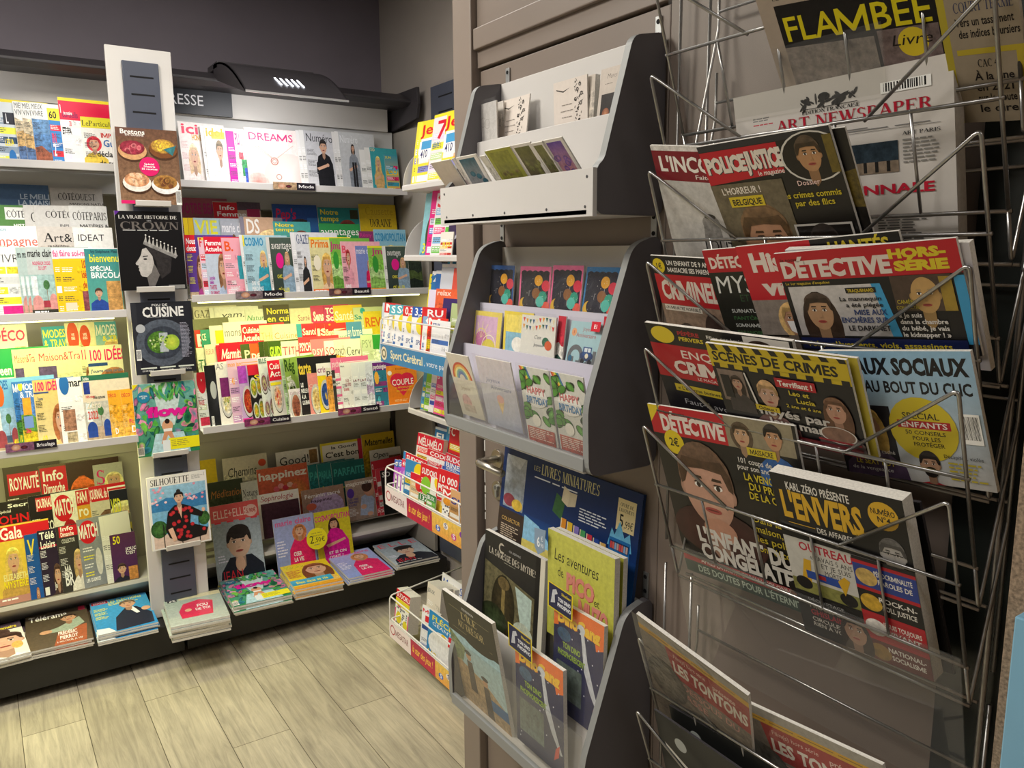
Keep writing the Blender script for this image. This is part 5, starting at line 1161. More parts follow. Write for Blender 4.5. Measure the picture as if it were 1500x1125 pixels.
shelf_row('R', 2, 'front rank', Z6, 3.285, 1.4275, 8, .19, .0045, [
 (76, 240, None, 'F|5a3a8a|Nous/deux|fff|6a4030|a48|th=.09;tv=.86;tw=.55;tx=.06;sl=.15;box=.0:.72:.6:1:d8202e,.0:.0:.5:.1:c8b090:.6;lc=e8e040;fx=.8', 'violet magazine with red title corner'),
 (152, 254, None, 'X|e8c0d0|F|d8203a|d0203a:c8d8e8:d8c8e0|th=.14;tv=.85;top=f0d830', 'first thin copy with red initial'),
 (182, 250, None, 'F|c0ccdc|Femme/Actuelle|fff|8a6040|a8b8d0|tv=.86;th=.08;tw=.9;box=.0:.72:1:1:d8203a;noL=1;fx=.9;fy=.5;sub=Les plus:.1:.3:.06:a2a~belles:.1:.23:.06:a2a~TARTES:.08:.14:.07:c0206a~DU PRINT:.08:.04:.07:c0206a', 'pale blue weekly with red title block'),
 (282, 256, None, 'X|f0a8b8|B.|f05a20|f0a8b8:f4b8c8:f0a0b0|th=.16;tv=.78;tw=.5;tx=.1;sub=rose:.3:.22:.09:f4f0f0~VRAIMENT:.2:.11:.07:f4f0f0;box=.75:.3:1:.7:3aa0b0:.3', 'pink magazine with orange letter'),
 (384, 240, None, 'X|e4e8ea|||e4e8ea:d8dcde|', 'white spine before the turquoise dress'),
 (396, 242, None, 'G|a8ccd8|COSMO|2a90c0|dcb470|2f9ab0|th=.13;tv=.83;tw=.8;fx=.78;fy=.64;fs=.2;lc=456;sub=ON NE:.18:.18:.07:f4f4f4~PERD PAS:.18:.09:.07:f4f4f4;box=.0:.82:.06:1:f0e030', 'sky-blue magazine with blonde in turquoise dress'),
 (528, 252, None, 'X|dcdad6|||e4e2de:d8d6d2|', 'white spine before the denim jacket cover'),
 (542, 254, None, AV, 'dark garden cover with denim jacket, left of the pair'),
 (660, 226, None, 'X|e6e6ea|||eaeaee:e0e0e4|', 'first white spine beside the dancer'),
 (680, 226, None, 'G|d8dae0|GAZELLE|3a4a7a|2a2220|26262a|sf=1;th=.14;tv=.82;tw=1.3;tx=.08;fx=.55;fy=.55;fs=.12;lc=444', 'white magazine with dancer in black'),
 (758, 252, None, 'F|e0d8a0|Prima|f08020|d0a050|e8c8a0|th=.14;tv=.82;tw=.85;top=f0e030;sl=.1;fx=.75;fy=.5;fs=.4;bd=f0e8d0:.3:.55::d53:.17;bot=f07020', 'yellow-topped magazine with orange title and blonde'),
 (872, 258, None, 'N|7ab848|Jmm|c0307a|8ac850:b8d890:6aa040|th=.14;tv=.8;tw=1;noL=1;bd=3a9a3a:.35:.6:::.2;bot=f0a030', 'first spring-green magazine'),
 (932, 276, None, 'F|f0b0bc|B|e8506a|a03030|e8a0b0|th=.14;tv=.78;tw=.3;fx=.45;fy=.7;fs=.26;st=bob;sub=FEMMES:.1:.1:.07:fff', 'pink cover with red-haired woman'),
 (1014, 300, None, 'G|7a8ac8|marie claire|e0e0f0|a0703a|d8205a|th=.13;tv=.83;tw=1.4;noL=1;fx=.9;fy=.6', 'periwinkle cover with crimson dress edge'),
 (1082, 300, None, 'N|90c050|Jm|c0307a|8ac850:b8d890:90c060|th=.13;tv=.82;tw=.7;top=f0e838;tx=.3;noL=1;bd=3a9a3a:.45:.6:::.2;bot=f0a030', 'second spring-green magazine, yellow corner'),
 (1164, 302, None, 'X|ecece8|||f2f2ee:e8e8e4|', 'white spine before the last garden cover'),
 (1178, 304, 1345, AV+';tw=.6', 'dark garden cover with denim jacket, rightmost'),
 (1300, 335, 1372, 'N|2f3a2a|||2a3428:4a5a30:222a20|noL=1;top=c8c030', 'dark green cover ending the rank'),
], xmax=1.752)
build_shelf('R', 2)
# third shelf
shelf_row('R', 3, 'back rank', Z6, 3.535, 1.045, 9, .19, .004, [
 (128, 636, None, 'N|e6dfc8|GAZ|6a6048|e0d8c0:d0c8a8|sf=1;th=.2;tv=.7;tw=.9;noL=1', 'cream magazine with olive serif capitals'),
 (220, 640, None, 'X|f4f2ea|||f4f2ea:f0ede4|', 'white spine before the script title'),
 (238, 640, None, 'N|f4f2ec|yam.|3a3a36|f0eee6:e8e4d8|sf=1;th=.14;tv=.74;tw=.75;tx=.2;noL=1;bo=0;sl=.2', 'white magazine with italic lowercase title'),
 (408, 650, None, 'N|eef0e6|Nature|3a9a5a|e4ecd8:d0e0c0|th=.14;tv=.7;tw=1.1;sl=.3;noL=1;bo=0', 'white magazine with green script'),
 (505, 628, 650, 'X|4a4020|Norma/en cui|f0e040|4a4020:554a28|th=.15;tv=.78;tw=.85;tx=.12;bd=f0e030:.4:.3:5.90:a22:.28', 'dark olive cookery magazine with yellow price'),
 (652, 645, None, 'N|f2e8cc|Santé|a84a5a|f0e4c8:e8dcb8|th=.14;tv=.7;tw=.55;tx=.35;noL=1;bo=0', 'cream health magazine'),
 (768, 630, None, 'X|d81e6a|Sens|fff|d81e6a:c81a60:e04a88|th=.2;tv=.66;tw=.75;tx=.15;bo=.04', 'magenta magazine, left of two'),
 (842, 630, None, 'X|d01e78|TO/Sci|fff|d01e78:c01a60:e04a88|th=.17;tv=.76;tw=.7;bo=.04;tx=.1', 'magenta magazine, right of two'),
 (892, 630, 1052, 'X|f2d030|Santé|f4f4e8|f2d030:f0c828:e8e0a0|th=.2;tv=.68;tw=.9;sh=c90;sub=Spécial:.3:.45:.1:2a8ab0', 'golden health magazine'),
 (1002, 640, None, 'X|d8e4c0|Sa|2aa0a0|d8e4c0:e8f0d8|th=.2;tv=.5;tw=.6;bd=2ab0c0:.75:.85:::.2', 'pale green magazine with teal letters'),
 (1056, 662, 1155, 'D|f4d83a|REV|e8702a|f0c030:f8e8a0:e89030|th=.18;tv=.7;tw=.9;noL=1', 'yellow magazine ending the rank'),
], xmax=1.73)
shelf_row('R', 3, 'third rank', Z6, 3.46, 1.01, 9, .19, .004, [
 (120, 706, None, 'N|7a7a58|||6a6a48:8a8460|noL=1', 'olive magazine edge by the column'),
 (133, 764, None, 'X|e04030|E|fff|e04030:f0e0d0|th=.3;tv=.6;tw=.7', 'red magazine with white initial'),
 (166, 762, None, 'N|3aa088|CE|f0f0e0|3aa088:60b8a0|th=.1;tv=.84;noL=1', 'green-teal cookery magazine'),
 (215, 740, None, 'X|f4f0e4|||f4f0e4:ece8d8|', 'cream copy beside the teal one'),
 (246, 766, None, 'X|f0d828|||222:f0d828:333|', 'yellow and black magazine'),
 (285, 722, None, 'X|ece4e8|mons|4a4a50|ece4e8:d8c8e0:e4dce8|th=.12;tv=.8;tw=.9;bo=-.01;sub=40:.3:.1:.2:8a5aa8;lc=aaa', 'pale lilac magazine marked 40'),
 (386, 734, None, 'D|e0c89a|Cuisine/Actuelle|fff|d8804a:e8c080:a05030|tv=.72;th=.2;tw=.9;box=.0:.28:1:1:d82030;noL=1', 'red-titled cookery weekly'),
 (486, 738, None, 'N|ecdfb0|THé|c8a868|e8dcae:e0d4a0|th=.2;tv=.6;tw=.9;noL=1;bo=-.01', 'beige magazine with faint letters'),
 (556, 734, None, 'D|f2e6cc|Cuisine|e0782a|e8c8a0:f0e0c0|th=.16;tv=.64;tw=.95;noL=1;bo=-.01;bd=5ab8c8:.45:.3:::.2', 'cream magazine with orange title and blue badge'),
 (690, 730, None, 'X|d8263a|Santé|f4f4ee|3aa0c0:d8263a:f0e8d0|th=.26;tv=.55;tw=.75;tx=.28;box=.0:.1:.25:1:3aa0b8', 'red and blue health magazine'),
 (796, 730, None, 'X|d82a2e|IS|f8f4e0|d82a2e:c02028|th=.4;tv=.3;tw=.8;bo=.04', 'red magazine with cream capitals, left of two'),
 (846, 730, 968, 'X|d82a2e|ISanté|f8f4e0|d82a2e:c02028|th=.34;tv=.36;tw=1.0;bo=.03;bd=f0a020:.55:.95:::.12', 'red magazine with cream capitals, right of two'),
 (900, 768, None, 'X|f0f0e0|Santé|2aa098|f0f0e0:e8ecd8|th=.3;tv=.4;tw=1.1;sf=1;bo=0', 'white magazine with teal word'),
 (962, 720, 1048, 'X|4a8ac0|en forme|f0f4f8|4a8ac0:f0d0a0:e85a3a|th=.22;tv=.68;tw=.9;bo=0;box=.2:.0:.8:.4:f0a890:.4', 'blue magazine beside the basket'),
], xmax=1.7)
shelf_row('R', 3, 'second rank', Z7, 3.375, .965, 9, .19, .004, [
 (146, 112, None, 'N|eceedd|Thé|2a7a4a|dce8d0:d8205a:c83a5a|th=.2;tv=.6;tw=.9;noL=1;bo=0', 'white magazine with green letters'),
 (192, 94, None, 'X|f0e8d4|FLEUR|d0a0a0|f0e8d4:f0d8d0|th=.08', 'cream magazine with pale edge'),
 (256, 96, None, 'X|c82038|||c82038:a01828|', 'red spine before the red script cover'),
 (268, 86, None, 'X|c81e34|Marmiton|f4f0ea|c81e34:b01a2c|th=.28;tv=.55;tw=1.1;sl=.2', 'red magazine with large white script'),
 (385, 92, None, 'N|4a5a2a|Pa|e8e0c0|4a5a2a:3a4a24|th=.26;tv=.55;tw=.7;noL=1;tx=.2', 'moss green magazine'),
 (436, 90, None, 'D|d85a2a|pe|f4ecd8|c04a20:e8903a:a03a18|th=.3;tv=.45;tw=.7;noL=1;bd=2ab04a:.5:.1:::.2', 'orange magazine with green badge'),
 (486, 78, None, 'N|3a4a1c|||3a4a1c:5a6a2a|noL=1', 'first dark green spine'),
 (512, 78, None, 'N|425220|||425220:5a6a2a|noL=1', 'second dark green spine'),
 (536, 78, None, 'N|3f5a20|GUIDE|b8d848|3f5a20:2f4418|th=.32;tv=.5;tw=.9;noL=1;bo=.04', 'dark green magazine with lime capitals'),
 (606, 76, None, 'X|ecd8cc|TH|b03a50|ecd8cc:e8d0c0|th=.26;tv=.6;tw=.9;bo=0;bd=f0e4d8:.5:.2:::.2', 'pale pink copy, left of two'),
 (654, 74, None, 'X|ecd8cc|TH|b03a50|ecd8cc:e8d0c0|th=.26;tv=.6;tw=.6;bo=0;bd=f0e4d8:.3:.2:::.2', 'pale pink copy, right of two'),
 (700, 54, None, 'X|e8e4d8|PSYCHO|fff|f0ece0:e8e4d8|th=.13;tv=.78;tw=1.0;tb=d0404a;sub=MAN:.15:.2:.2:222', 'white magazine with red band title'),
 (768, 66, None, 'X|7a7a70|psy|f4e4e4|e8e4dc:5a5a50:d8d4c8|th=.18;tv=.7;tw=.8;tb=e87a8a;bo=0', 'grey magazine with pink band'),
 (842, 74, None, 'X|e8e8e4|SO|b8203a|e8e8e4:d8dce0|th=.26;tv=.55;tw=.7;bo=0', 'white magazine with crimson letters'),
 (896, 68, None, 'N|e4dccc|psycho|4a4a44|e8a83a:d89020|th=.22;tv=.66;tw=.9;noL=1;bo=0', 'white and amber magazine'),
 (956, 76, 1040, 'X|dfe4d0|Cerv|26262a|dfe4d0:d0d8c0|sf=1;th=.2;tv=.66;tw=.92;bo=0', 'pale green magazine with dark serif'),
 (1042, 42, None, 'X|bcc8a8|PSY|7a8a70|bcc8a8:c8d4b8|th=.14;tv=.78;tw=.8;bo=-.01;sub=LI:.5:.2:.1:222', 'grey-green magazine beside the basket'),
 (1106, 40, 1155, 'N|2f8a3a|||d8e4c8:2f8a3a:2f7a32|noL=1', 'deep green magazine ending the rank'),
], xmax=1.72)
def couple(s):
    s.rect(0, 0, 1, 1, 'e07a20', .15, 'e88a2c'); s.ell(.34, .62, .24, .18, 'd82a48', None, .1); s.ell(.66, .62, .24, .18, 'd82a48', None, .1); s.poly([(.11, .58), (.89, .58), (.5, .22)], 'd82a48', .1)
    s.text('Happiness', .3, .89, .42, .04, '8a4a10', 'S'); s.text('COUPLE', .15, .50, .72, .15, 'f8f0ea', .01); s.text('LA PSYCHOLOGIE', .24, .42, .55, .04, 'f0d030', .01); s.text('DE L’ATTRACTION', .28, .34, .5, .04, 'f0d030', .01); s.badge(.1, .82, .07, 'f0e8e0'); s.lines(.2, .08, .6, .06, 'f4c890', 2)
shelf_row('R', 3, 'front rank', Z7, 3.275, .911, 8, .18, .004, [
 (130, 248, None, 'X|dce0da|||d8e0d4:e4e4e0:c8d4b0|bd=c02030:.42:.86:56:fff:.3;sub=FRAISE:.1:.42:.08:c0203a~ON:.15:.34:.05:333;box=.1:.05:.7:.2:c0304a:.5', 'white magazine with red 56 disc'),
 (186, 210, None, lambda s: (s.rect(0, 0, 1, 1, '1c1d20', .2), s.ell(.7, .5, .6, .35, '3a3c40', '1c1d20', .4), s.badge(.45, .6, .2, 'b8bcb8'), s.barcode(.12, .02, .18, .16)), 'black magazine with round grey sticker'),
 (246, 190, None, 'D|ece8e0|AS|888|d8c870:5a8a3a:f0e8d8|th=.1;tv=.88;tw=.5;noL=1;bo=-.01;box=.2:.45:.8:.75:7a2a6a:.3', 'cream magazine with purple swirl'),
 (312, 180, None, 'X|e0b8d0|mon jardin|f0a05a|d8a8cc:c090c0:e8c8dc|th=.07;tv=.9;tw=1.2;sub=40:.2:.62:.11:f0a030;lc=86a', 'lilac magazine with orange 40'),
 (370, 212, None, 'D|c0a0d0|||d8502a:e8803a:a02a20|fx=.6;noL=1;box=.0:.7:.6:1:b04ac0:.4;bot=e0209a', 'violet magazine with bowl of stew'),
 (426, 206, None, 'D|1f1c1e|SI|f0d830|e8c040:c88a2a:7a9a3a|two=1;th=.1;tv=.72;tw=.6;tx=.4;noL=1;box=.0:.82:1:1:d0203a', 'black food magazine with red corner'),
 (486, 168, None, 'D|dfe4e0|ELLE|4a6a6a|c8b890:8a9a50:7a3a5a|two=1;th=.07;tv=.92;tw=.6;noL=1', 'pale food magazine with two bowls'),
 (540, 182, None, 'D|d8d4d0|Cuis/Act|fff|d84a3a:f0a050:e8d8c0|th=.1;tv=.85;tw=.8;tx=.12;box=.0:.66:1:1:d8203a,.05:.58:.9:.63:f0e030;noL=1', 'cookery weekly with red title block'),
 (612, 170, None, 'X|aac89a|||a8c890:98b880:b8d4a8|', 'green spine before the large R'),
 (632, 168, None, 'D|8aa850|Rég|2a4a1c|6a7a3a:c8d0a0:3a4a28|th=.2;tv=.78;tw=.9;noL=1;sub=MIJOTÉ:.1:.62:.07:fff~PRINTEMPS:.1:.52:.07:fff', 'green food magazine with dark initials'),
 (642, 340, None, 'D|e8e0e4|DÉLIC|b890a8|7a3a30:5a2a28:a86a50|th=.1;tv=.8;tw=.8;tx=.15;noL=1;bo=-.01', 'short pale magazine with bowl of dark fruit'),
 (694, 166, None, lambda s: (s.rect(0, 0, 1, 1, '211f22', .15), s.text('tarte', .06, .72, .9, .2, 'e0c040', .03), s.text('LE', .1, .5, .2, .07, 'fff', .02), s.text('MEILLEUR', .1, .4, .6, .07, 'fff', .02), s.text('À LA', .1, .3, .3, .07, 'fff', .02), s.text('GOURMAN', .1, .2, .6, .07, 'fff', .02)), 'black magazine with golden lowercase title'),
 (750, 252, None, 'D|e8908a|CUIS|f4d8c8|d8b060:c89a50:e8d8a0|th=.08;tv=.66;tw=.8;noL=1;bo=-.01', 'salmon pink magazine with fried dish'),
 (800, 198, None, 'D|f0d020|crisp|a05a80|3a5aa0:e8c020:2a4a90|th=.12;tv=.82;tw=.9;noL=1;box=.0:.76:1:1:eee8ea', 'yellow magazine with blue bowl'),
 (850, 222, None, 'N|e89030|ps|333|e89030:d8a050:f0a848|th=.12;tv=.85;tw=.6;noL=1;box=.0:.82:1:1:e0d8cc', 'orange magazine under the pink title'),
 (878, 168, None, 'X|e86a9a|psychologies|f6e8ee|e8e4e4:f0eeec:d8d4d8|tb=e8709c;th=.13;tv=.83;tw=1.2;tx=.06;bo=0;box=.0:.0:.24:.78:3a3836;sub=change:.03:.6:.05:eee~ma vie:.03:.5:.05:eee', 'magazine with wide pink title band'),
 (928, 196, None, 'X|eceae8|PALA|555|eceae8:e8e6e6:f0eeec|th=.03;tv=.92;tw=.3;sub=PLACE:.35:.6:.06:a04050~AUX RÊVES:.3:.52:.06:a04050~SES ENVIES:.15:.42:.06:c03040~6:.4:.12:.08:a05070', 'white magazine with small red words, first copy'),
 (990, 194, None, 'X|e6e8ec|LA PO|8a3a50|e6e8ec:e0e4ea:eceef0|th=.05;tv=.6;tw=.7', 'white copy edge, second after the pink band'),
 (1030, 192, None, 'X|e2e6ec|LA PO|8a3a50|e2e6ec:dce2ea:eceef0|th=.05;tv=.6;tw=.7', 'white copy edge, third after the pink band'),
 (1066, 190, None, 'N|d8dcec|LI|98a|d4d8ec:c0a8d0:e0e0ec|th=.03;tv=.6;tw=.3;noL=1', 'pale lavender copy edge'),
 (1106, 194, None, 'X|2f7a96|psychologies|f0e8f4|2f7a96:8a3a80:2a6a8a|tb=6a2a80;th=.1;tv=.86;tw=.92;bd=f0b040:.24:.66:::.16;sub=40:.2:.12:.13:5ac8d8', 'teal magazine with violet title band'),
 (1182, 212, 1385, couple, 'orange magazine with red heart'),
], xmax=1.68)
build_shelf('R', 3)
# lowest tray
shelf_row('R', 4, 'back rank', Z7, 3.640, .375, 9, .2, .004, [
 (130, 735, 248, 'D|e8c82a|||5a2a20:c03a2a:3a2a20|noL=1', 'yellow magazine with dark dish by the column'),
 (282, 722, 530, 'N|d8d0b8|Chemins|2a2824|e0d8c0:4a5a6a:3a4650|th=.15;tv=.68;tw=.66;tx=.08;bo=.0;sl=.1;noL=1;bd=d8502a:.88:.85:::.09', 'cream magazine with black brush title'),
 (576, 688, 812, 'N|e8e4da|Good!|1c1c1c|3a3a5a:5a3a6a:2a3a3a|th=.24;tv=.6;tw=.72;tx=.06;bo=.0;noL=1;box=.78:.55:.97:.95:8a6a40:.6', 'white magazine with big black word'),
 (820, 640, 1052, 'X|e8d83a|C’est bon|1f1c10|e8e4d8:f0ecdf:d8c830|th=.19;tv=.48;tw=.82;tx=.1;bo=.02;box=.04:.35:.9:.92:eeeae0,.9:.0:1:1:c82a4a;sub=la Good!:.25:.76:.1:222', 'yellow-edged magazine with bold black words'),
 (1046, 590, 1252, 'N|c8a820|Maternelles|1c1a10|c8a820:b89818|th=.16;tv=.7;tw=.86;tx=.08;sl=.1;noL=1;box=.42:.1:.55:.5:5a2a20:.3,.55:.05:.68:.45:3a2018:.3', 'mustard magazine with hand-drawn title'),
], xmax=1.74)
shelf_row('R', 4, 'third rank', Z7, 3.59, .345, 10, .2, .004, [
 (200, 856, 400, 'N|3a4430|Méditation|b8783a|3a4430:4a4a30:b06a40|th=.14;tv=.7;tw=.95;sl=.2;bo=.0;noL=1', 'dark green magazine with copper script'),
 (388, 852, None, 'N|d8d8d0|Nature|4a4a48|d4d4cc:8a8a80|th=.14;tv=.7;tw=.9;sf=1;bo=0;noL=1', 'small grey magazine with serif title'),
 (470, 782, 752, lambda s: (s.rect(0, 0, 1, 1, 'c85040', .3, 'd86a48'), s.ell(.7, .5, .3, .25, 'e8a050', 'd06a40', .4), s.face(.6, .3, .3, '2a1c18', 'c89070', 'a04', 'bob'), [s.ell(.35+.09*i, .62+.04*(i % 2), .06, .045, c, None, .3) for i, c in enumerate(['e86a7a', 'f0a0a0', 'd83a50', 'f0c0b0', 'e87a5a'])], s.text('happinez', .02, .8, .95, .13, 'f6eee8', .03), s.badge(.16, .45, .14, '8a4a9a', 'SPÉCIAL', 'eee', .03)), 'coral magazine with white lowercase title and flowers'),
 (756, 756, None, 'N|2a7a7a|PA|4ab0a8|2a7a7a:246a6a|th=.16;tv=.7;tw=.7;noL=1', 'first teal copy'),
 (806, 752, None, 'N|2a7a7a|PARLA|4ab0a8|2a7a7a:246a6a|th=.16;tv=.7;tw=.9;noL=1;sub=Green:.2:.45:.12:b8c83a', 'second teal copy'),
 (880, 745, 1062, 'F|246a68|PARFAITE|4ab0a8|4a3020|2a5a5a|th=.15;tv=.72;tw=.95;noL=1;fx=.75;fy=.35;fs=.42;sub=Green:.1:.42:.12:b8c83a', 'teal magazine with child, rightmost of three'),
 (1092, 676, 1320, 'N|d8d4cc|Open|1c1a18|d8d4cc:c8c0b4:b8a898|th=.16;tv=.74;tw=.5;tx=.08;sl=.15;bo=.01;noL=1;box=.6:.6:.98:.75:8a5a40:.6', 'pale magazine with black brush word at the dark end'),
], xmax=1.752)
shelf_row('R', 4, 'second rank', Z8, 3.535, .31, 10, .21, .004, [
 (345, 378, 565, 'F|efeae6|Sophrologie|b01e34|2a1c18|3a2830|sf=1;th=.12;tv=.83;tw=.8;tx=.05;bo=.0;sl=.2;noL=1;box=.06:.0:.98:.78:4a2a38:.4;fx=.5;fy=.4;fs=.34;st=bob', 'white-topped magazine with dark dancer photo'),
 (575, 355, 800, lambda s: (s.rect(0, 0, 1, 1, 'a08070', .3), s.ell(.55, .5, .42, .36, 'c8b0d8', 'b8a0c8', .5), s.ell(.2, .56, .12, .09, 'd86a50'), s.text('Féminin sacré', .06, .78, .85, .1, 'f4f0f4', .01), s.text('happinez', .2, .66, .5, .07, '4a2a4a', .02)), 'brown magazine with lilac flower'),
 (805, 305, 1008, lambda s: (s.rect(0, 0, 1, 1, '9a8478', .3, 'b09a8c'), s.poly([(.4, .1), (.85, .05), (.95, .45), (.75, .62), (.5, .55)], 'a8b8d8', .3), s.ell(.8, .7, .2, .17, 'd8a890', 'c89078', .1), s.ell(.72, .78, .18, .13, '4a3028', None, .5), s.ell(.55, .3, .1, .06, 'd8a890', None, .1), s.ell(.75, .1, .1, .05, 'd8a890'), s.text('magicmaman', .02, .86, .96, .1, 'f2eee8', .02), s.badge(.15, .68, .12, '5a3aa0', '', 'fff'), s.text('LES 1000', .05, .5, .34, .05, '3a3a8a', .02), s.text('PREMIERS', .05, .43, .34, .05, '3a3a8a', .02), s.text('JOURS', .05, .36, .26, .05, '3a3a8a', .02), s.lines(.05, .1, .3, .2, 'ddd', 6)), 'brown magazine with baby in pale blue'),
 (946, 200, None, 'X|c82a3a|O|fff|c82a3a:b02030|th=.1', 'first red spine by the basket'),
 (968, 240, None, 'X|d84050|||f0e8e8:c82a3a:f0e8e8|', 'second red and white copy by the basket'),
 (988, 250, None, 'F|2a1c20|SO|fff|1a1416|822|fy=.6;fs=.4;noL=1;box=.0:.0:1:.25:141214;sub=SO:.4:.1:.1:eee', 'black magazine behind the puzzle basket'),
], xmax=1.752)
shelf_row('R', 4, 'standing on the bench', Z8, 3.425, .158, 12, .22, .005, [
 (95, 440, 352, lambda s: (c_elle(s), s.rect(0, .80, 1, 1, 'd85a5a', .1), s.text('ELLE+ELLE', .05, .84, .7, .1, 'f0d8d0', .0), s.badge(.84, .88, .13, 'e8c0b8', '5,90€', 'c04040', .05)), 'pink-banded fashion magazine with pensive man'),
 (425, 506, 640, c_pinkblue, 'blue magazine with curly woman in fuchsia'),
 (640, 470, 828, lambda s: (s.rect(0, 0, 1, 1, 'c8b820', .2, 'd8cc30'), s.text('COSMOPOLITAN', .0, .82, 1.0, .1, 'e0208a', .02), s.face(.52, .74, .2, '3a221a', 'd8a888', None, 'long'), s.poly([(.2, .04), (.9, .04), (.9, .4), (.74, .6), (.58, .66), (.42, .66), (.3, .55), (.16, .36)], 'd0188a', .4), s.poly([(.25, .38), (.8, .46), (.82, .42), (.3, .33)], 'd8a888', .1), s.lines(.04, .5, .22, .2, 'fff', 4), s.text('ET SI ON', .3, .2, .5, .05, 'f0ece0', .02), s.text('OSAIT ?', .3, .12, .4, .05, 'f0ece0', .02)), 'yellow magazine with brunette in magenta blouse'),
])
build_shelf('R', 4)
# round price sticker across the pair
o_ = onY(280+663*.28, 620+607*.28, 3.41); m = MB(); m.cyl((0, -.0012, 0), (0, .0, 0), .049, mat('yellow_sticker', 'ece026', .5), 40); b_ = m.build('price_sticker')
sh = Sheet(.09, .09, 'ece026'); sh.ell(.5, .5, .5, .5, 'ece026', n=40); sh.f = sh.f[9:]; sh.text('2', .1, .3, .24, .4, '222', .0); sh.text(',50', .36, .32, .34, .24, '222', .0); sh.text('€', .72, .32, .2, .24, '222', .0); sh.text('marie claire', .22, .76, .56, .08, '444', 0); sh.text('COSMOPOLITAN', .2, .62, .6, .07, '444', 0); sh.lines(.3, .14, .4, .08, '776', 1)
so = sheet_obj(sh, 'sticker_face', b_); so.location = (-.045, -.0012, -.045)
b_.location = (o_.x, 3.4215, o_.z); b_.rotation_euler = (math.radians(-12), 0, 0)
tag(b_, 'round yellow price sticker 2,50€ joining two magazines on the bench', 'sticker')

# ledges that the ranks stand on
for (side, k), rows in STEPS.items():
    u = bpy.data.objects['magazine_display_unit' if side == 'L' else 'magazine_display_unit.001']
    x0, x1 = ((-.61, .57) if k == 1 else (-.61, .465)) if side == 'L' else ((.59, 1.735) if k == 1 else (.695, 1.735))
    for y, zb, l in rows:
        if (side, k) == ('R', 4) and y < 3.5: continue
        m = MB(); m.box((x0, y+.001, zb-.007), (x1, y+.030, zb-.0015), TAUPED); m.v = [tuple(Vector(p)-u.location) for p in m.v]; m.build('ledge', u)
# ------------------------------------------------------------------ puzzle magazines facing the room from the right-hand wall
def wall_row(rowname, blk, xp, zb, lean, W0, t0, ents, zbot=None, group='puzzle magazines on the corner stand', nm='puzzle_magazine', ymin=2.0):
    ox, oy, sc = blk; l = math.radians(lean); n = len(ents)
    up = Vector((math.sin(l), 0, math.cos(l))); nrm = Vector((-math.cos(l), 0, math.sin(l))); p0 = Vector((xp, 0, zb))
    T = [onP(ox+e[0]*sc, oy+e[1]*sc, p0, nrm) for e in ents]
    ys, Ws = [], []
    for i, e in enumerate(ents):
        y = T[i].y; W = W0
        if e[2] is not None: W = y - onP(ox+e[2]*sc, oy+e[1]*sc, p0, nrm).y
        ys.append(y); Ws.append(max(.03, min(W, y-ymin)))
    ts, yaws = fan([-v for v in ys], Ws, t0)
    for i, e in enumerate(ents):
        P = T[i]; H = (P-p0).dot(up); y = ys[i]; W = Ws[i]; t = e[5] if len(e) > 5 else ts[i]; yaw = yaws[i]
        M = Matrix.Translation((xp, y, zb)) @ Matrix.Rotation(-math.pi/2+yaw, 4, 'Z') @ Matrix.Rotation(-l, 4, 'X')
        make_mag(W, H, t, e[3], M, e[4] + ', ' + rowname, name=nm, cat='puzzle magazine', group=group, paper=PRINT)
ZA = (560, 80, .12444); ZC = (560, 220, .16); ZD = (540, 380, .13333); ZE = (540, 600, .13333); ZF = (540, 800, .23112)
JEU = 'X|f2e23a|Jeu|e0202a|fff:5aa8d8:f4f0f0:8a8ad0|th=.16;tv=.78;tw=.95;tx=.03;box=.0:.42:1:.68:fff,.1:.55:.95:.68:4aa0d8;sub=410:.1:.42:.12:226~JEUX:.55:.3:.08:f0a030'
R1n = 'top shelf of the corner stand'
wall_row(R1n, ZA, 1.43, 1.852, 10, .15, .004, [
 (430, 796, None, 'X|f2e23a|||f2e23a:fff:8a8ad0|', 'yellow copy edge at the far left'),
 (462, 796, None, 'X|f4e848|||f4e848:fff:8a8ad0|', 'second yellow copy edge'),
 (480, 794, None, JEU, 'yellow magazine with red word, far copy'),
 (622, 716, None, 'X|eee6ea|7|d8203a|e8d8f0:f0e840:c8e0a0|top=f2e23a;th=.26;tv=.64;tw=.5;tx=.2;sub=JEUX:.1:.52:.07:58b', 'white magazine with large red 7'),
 (770, 682, None, JEU, 'yellow magazine with red word, near copy')])
R2n = 'second shelf of the corner stand'
wall_row(R2n, ZC, 1.445, 1.588, 10, .14, .004, [
 (412, 398, None, 'F|8ac4d0|||3a4a2a|58a|fy=.5;fs=.4;noL=1;sub=31:.1:.04:.16:e8e840', 'sky blue cover with dark hair'),
 (470, 372, None, 'X|e82a8a|||e82a8a:d8e0f0:6a8ad0|top=e8208a', 'slim magenta copy'),
 (514, 368, None, 'X|f0e8f0|S|d82030|8ac0e8:6ac040:e84a8a|th=.2;tv=.74;tw=.5;top=e83a8a', 'white copy with red initial'),
 (612, 690, None, 'N|3a2a50|A|e8e4f0|3a2a50:2a2040|th=.3;tv=.55;tw=.4;tx=.35;noL=1', 'deep purple cover with white letter')])
wall_row('second shelf front of the corner stand', ZC, 1.416, 1.586, 8, .09, .004, [
 (540, 752, None, 'X|f0e8e0|REL|f0d828|f0f0ee:d83a30:f0d028|th=.18;tv=.4;tw=.7;tx=.2;sh=a22', 'small booklet with orange lettering')])
FB = 'X|2a78c8|F|f6f6fa|2a78c8:2a78c8:3a88d0|th=.3;tv=.55;tw=.5;tx=.4;top=f0f0f4;box=.0:.0:.3:.95:d8dce8;bd=f0e030:.3:.25:S:222:.2'
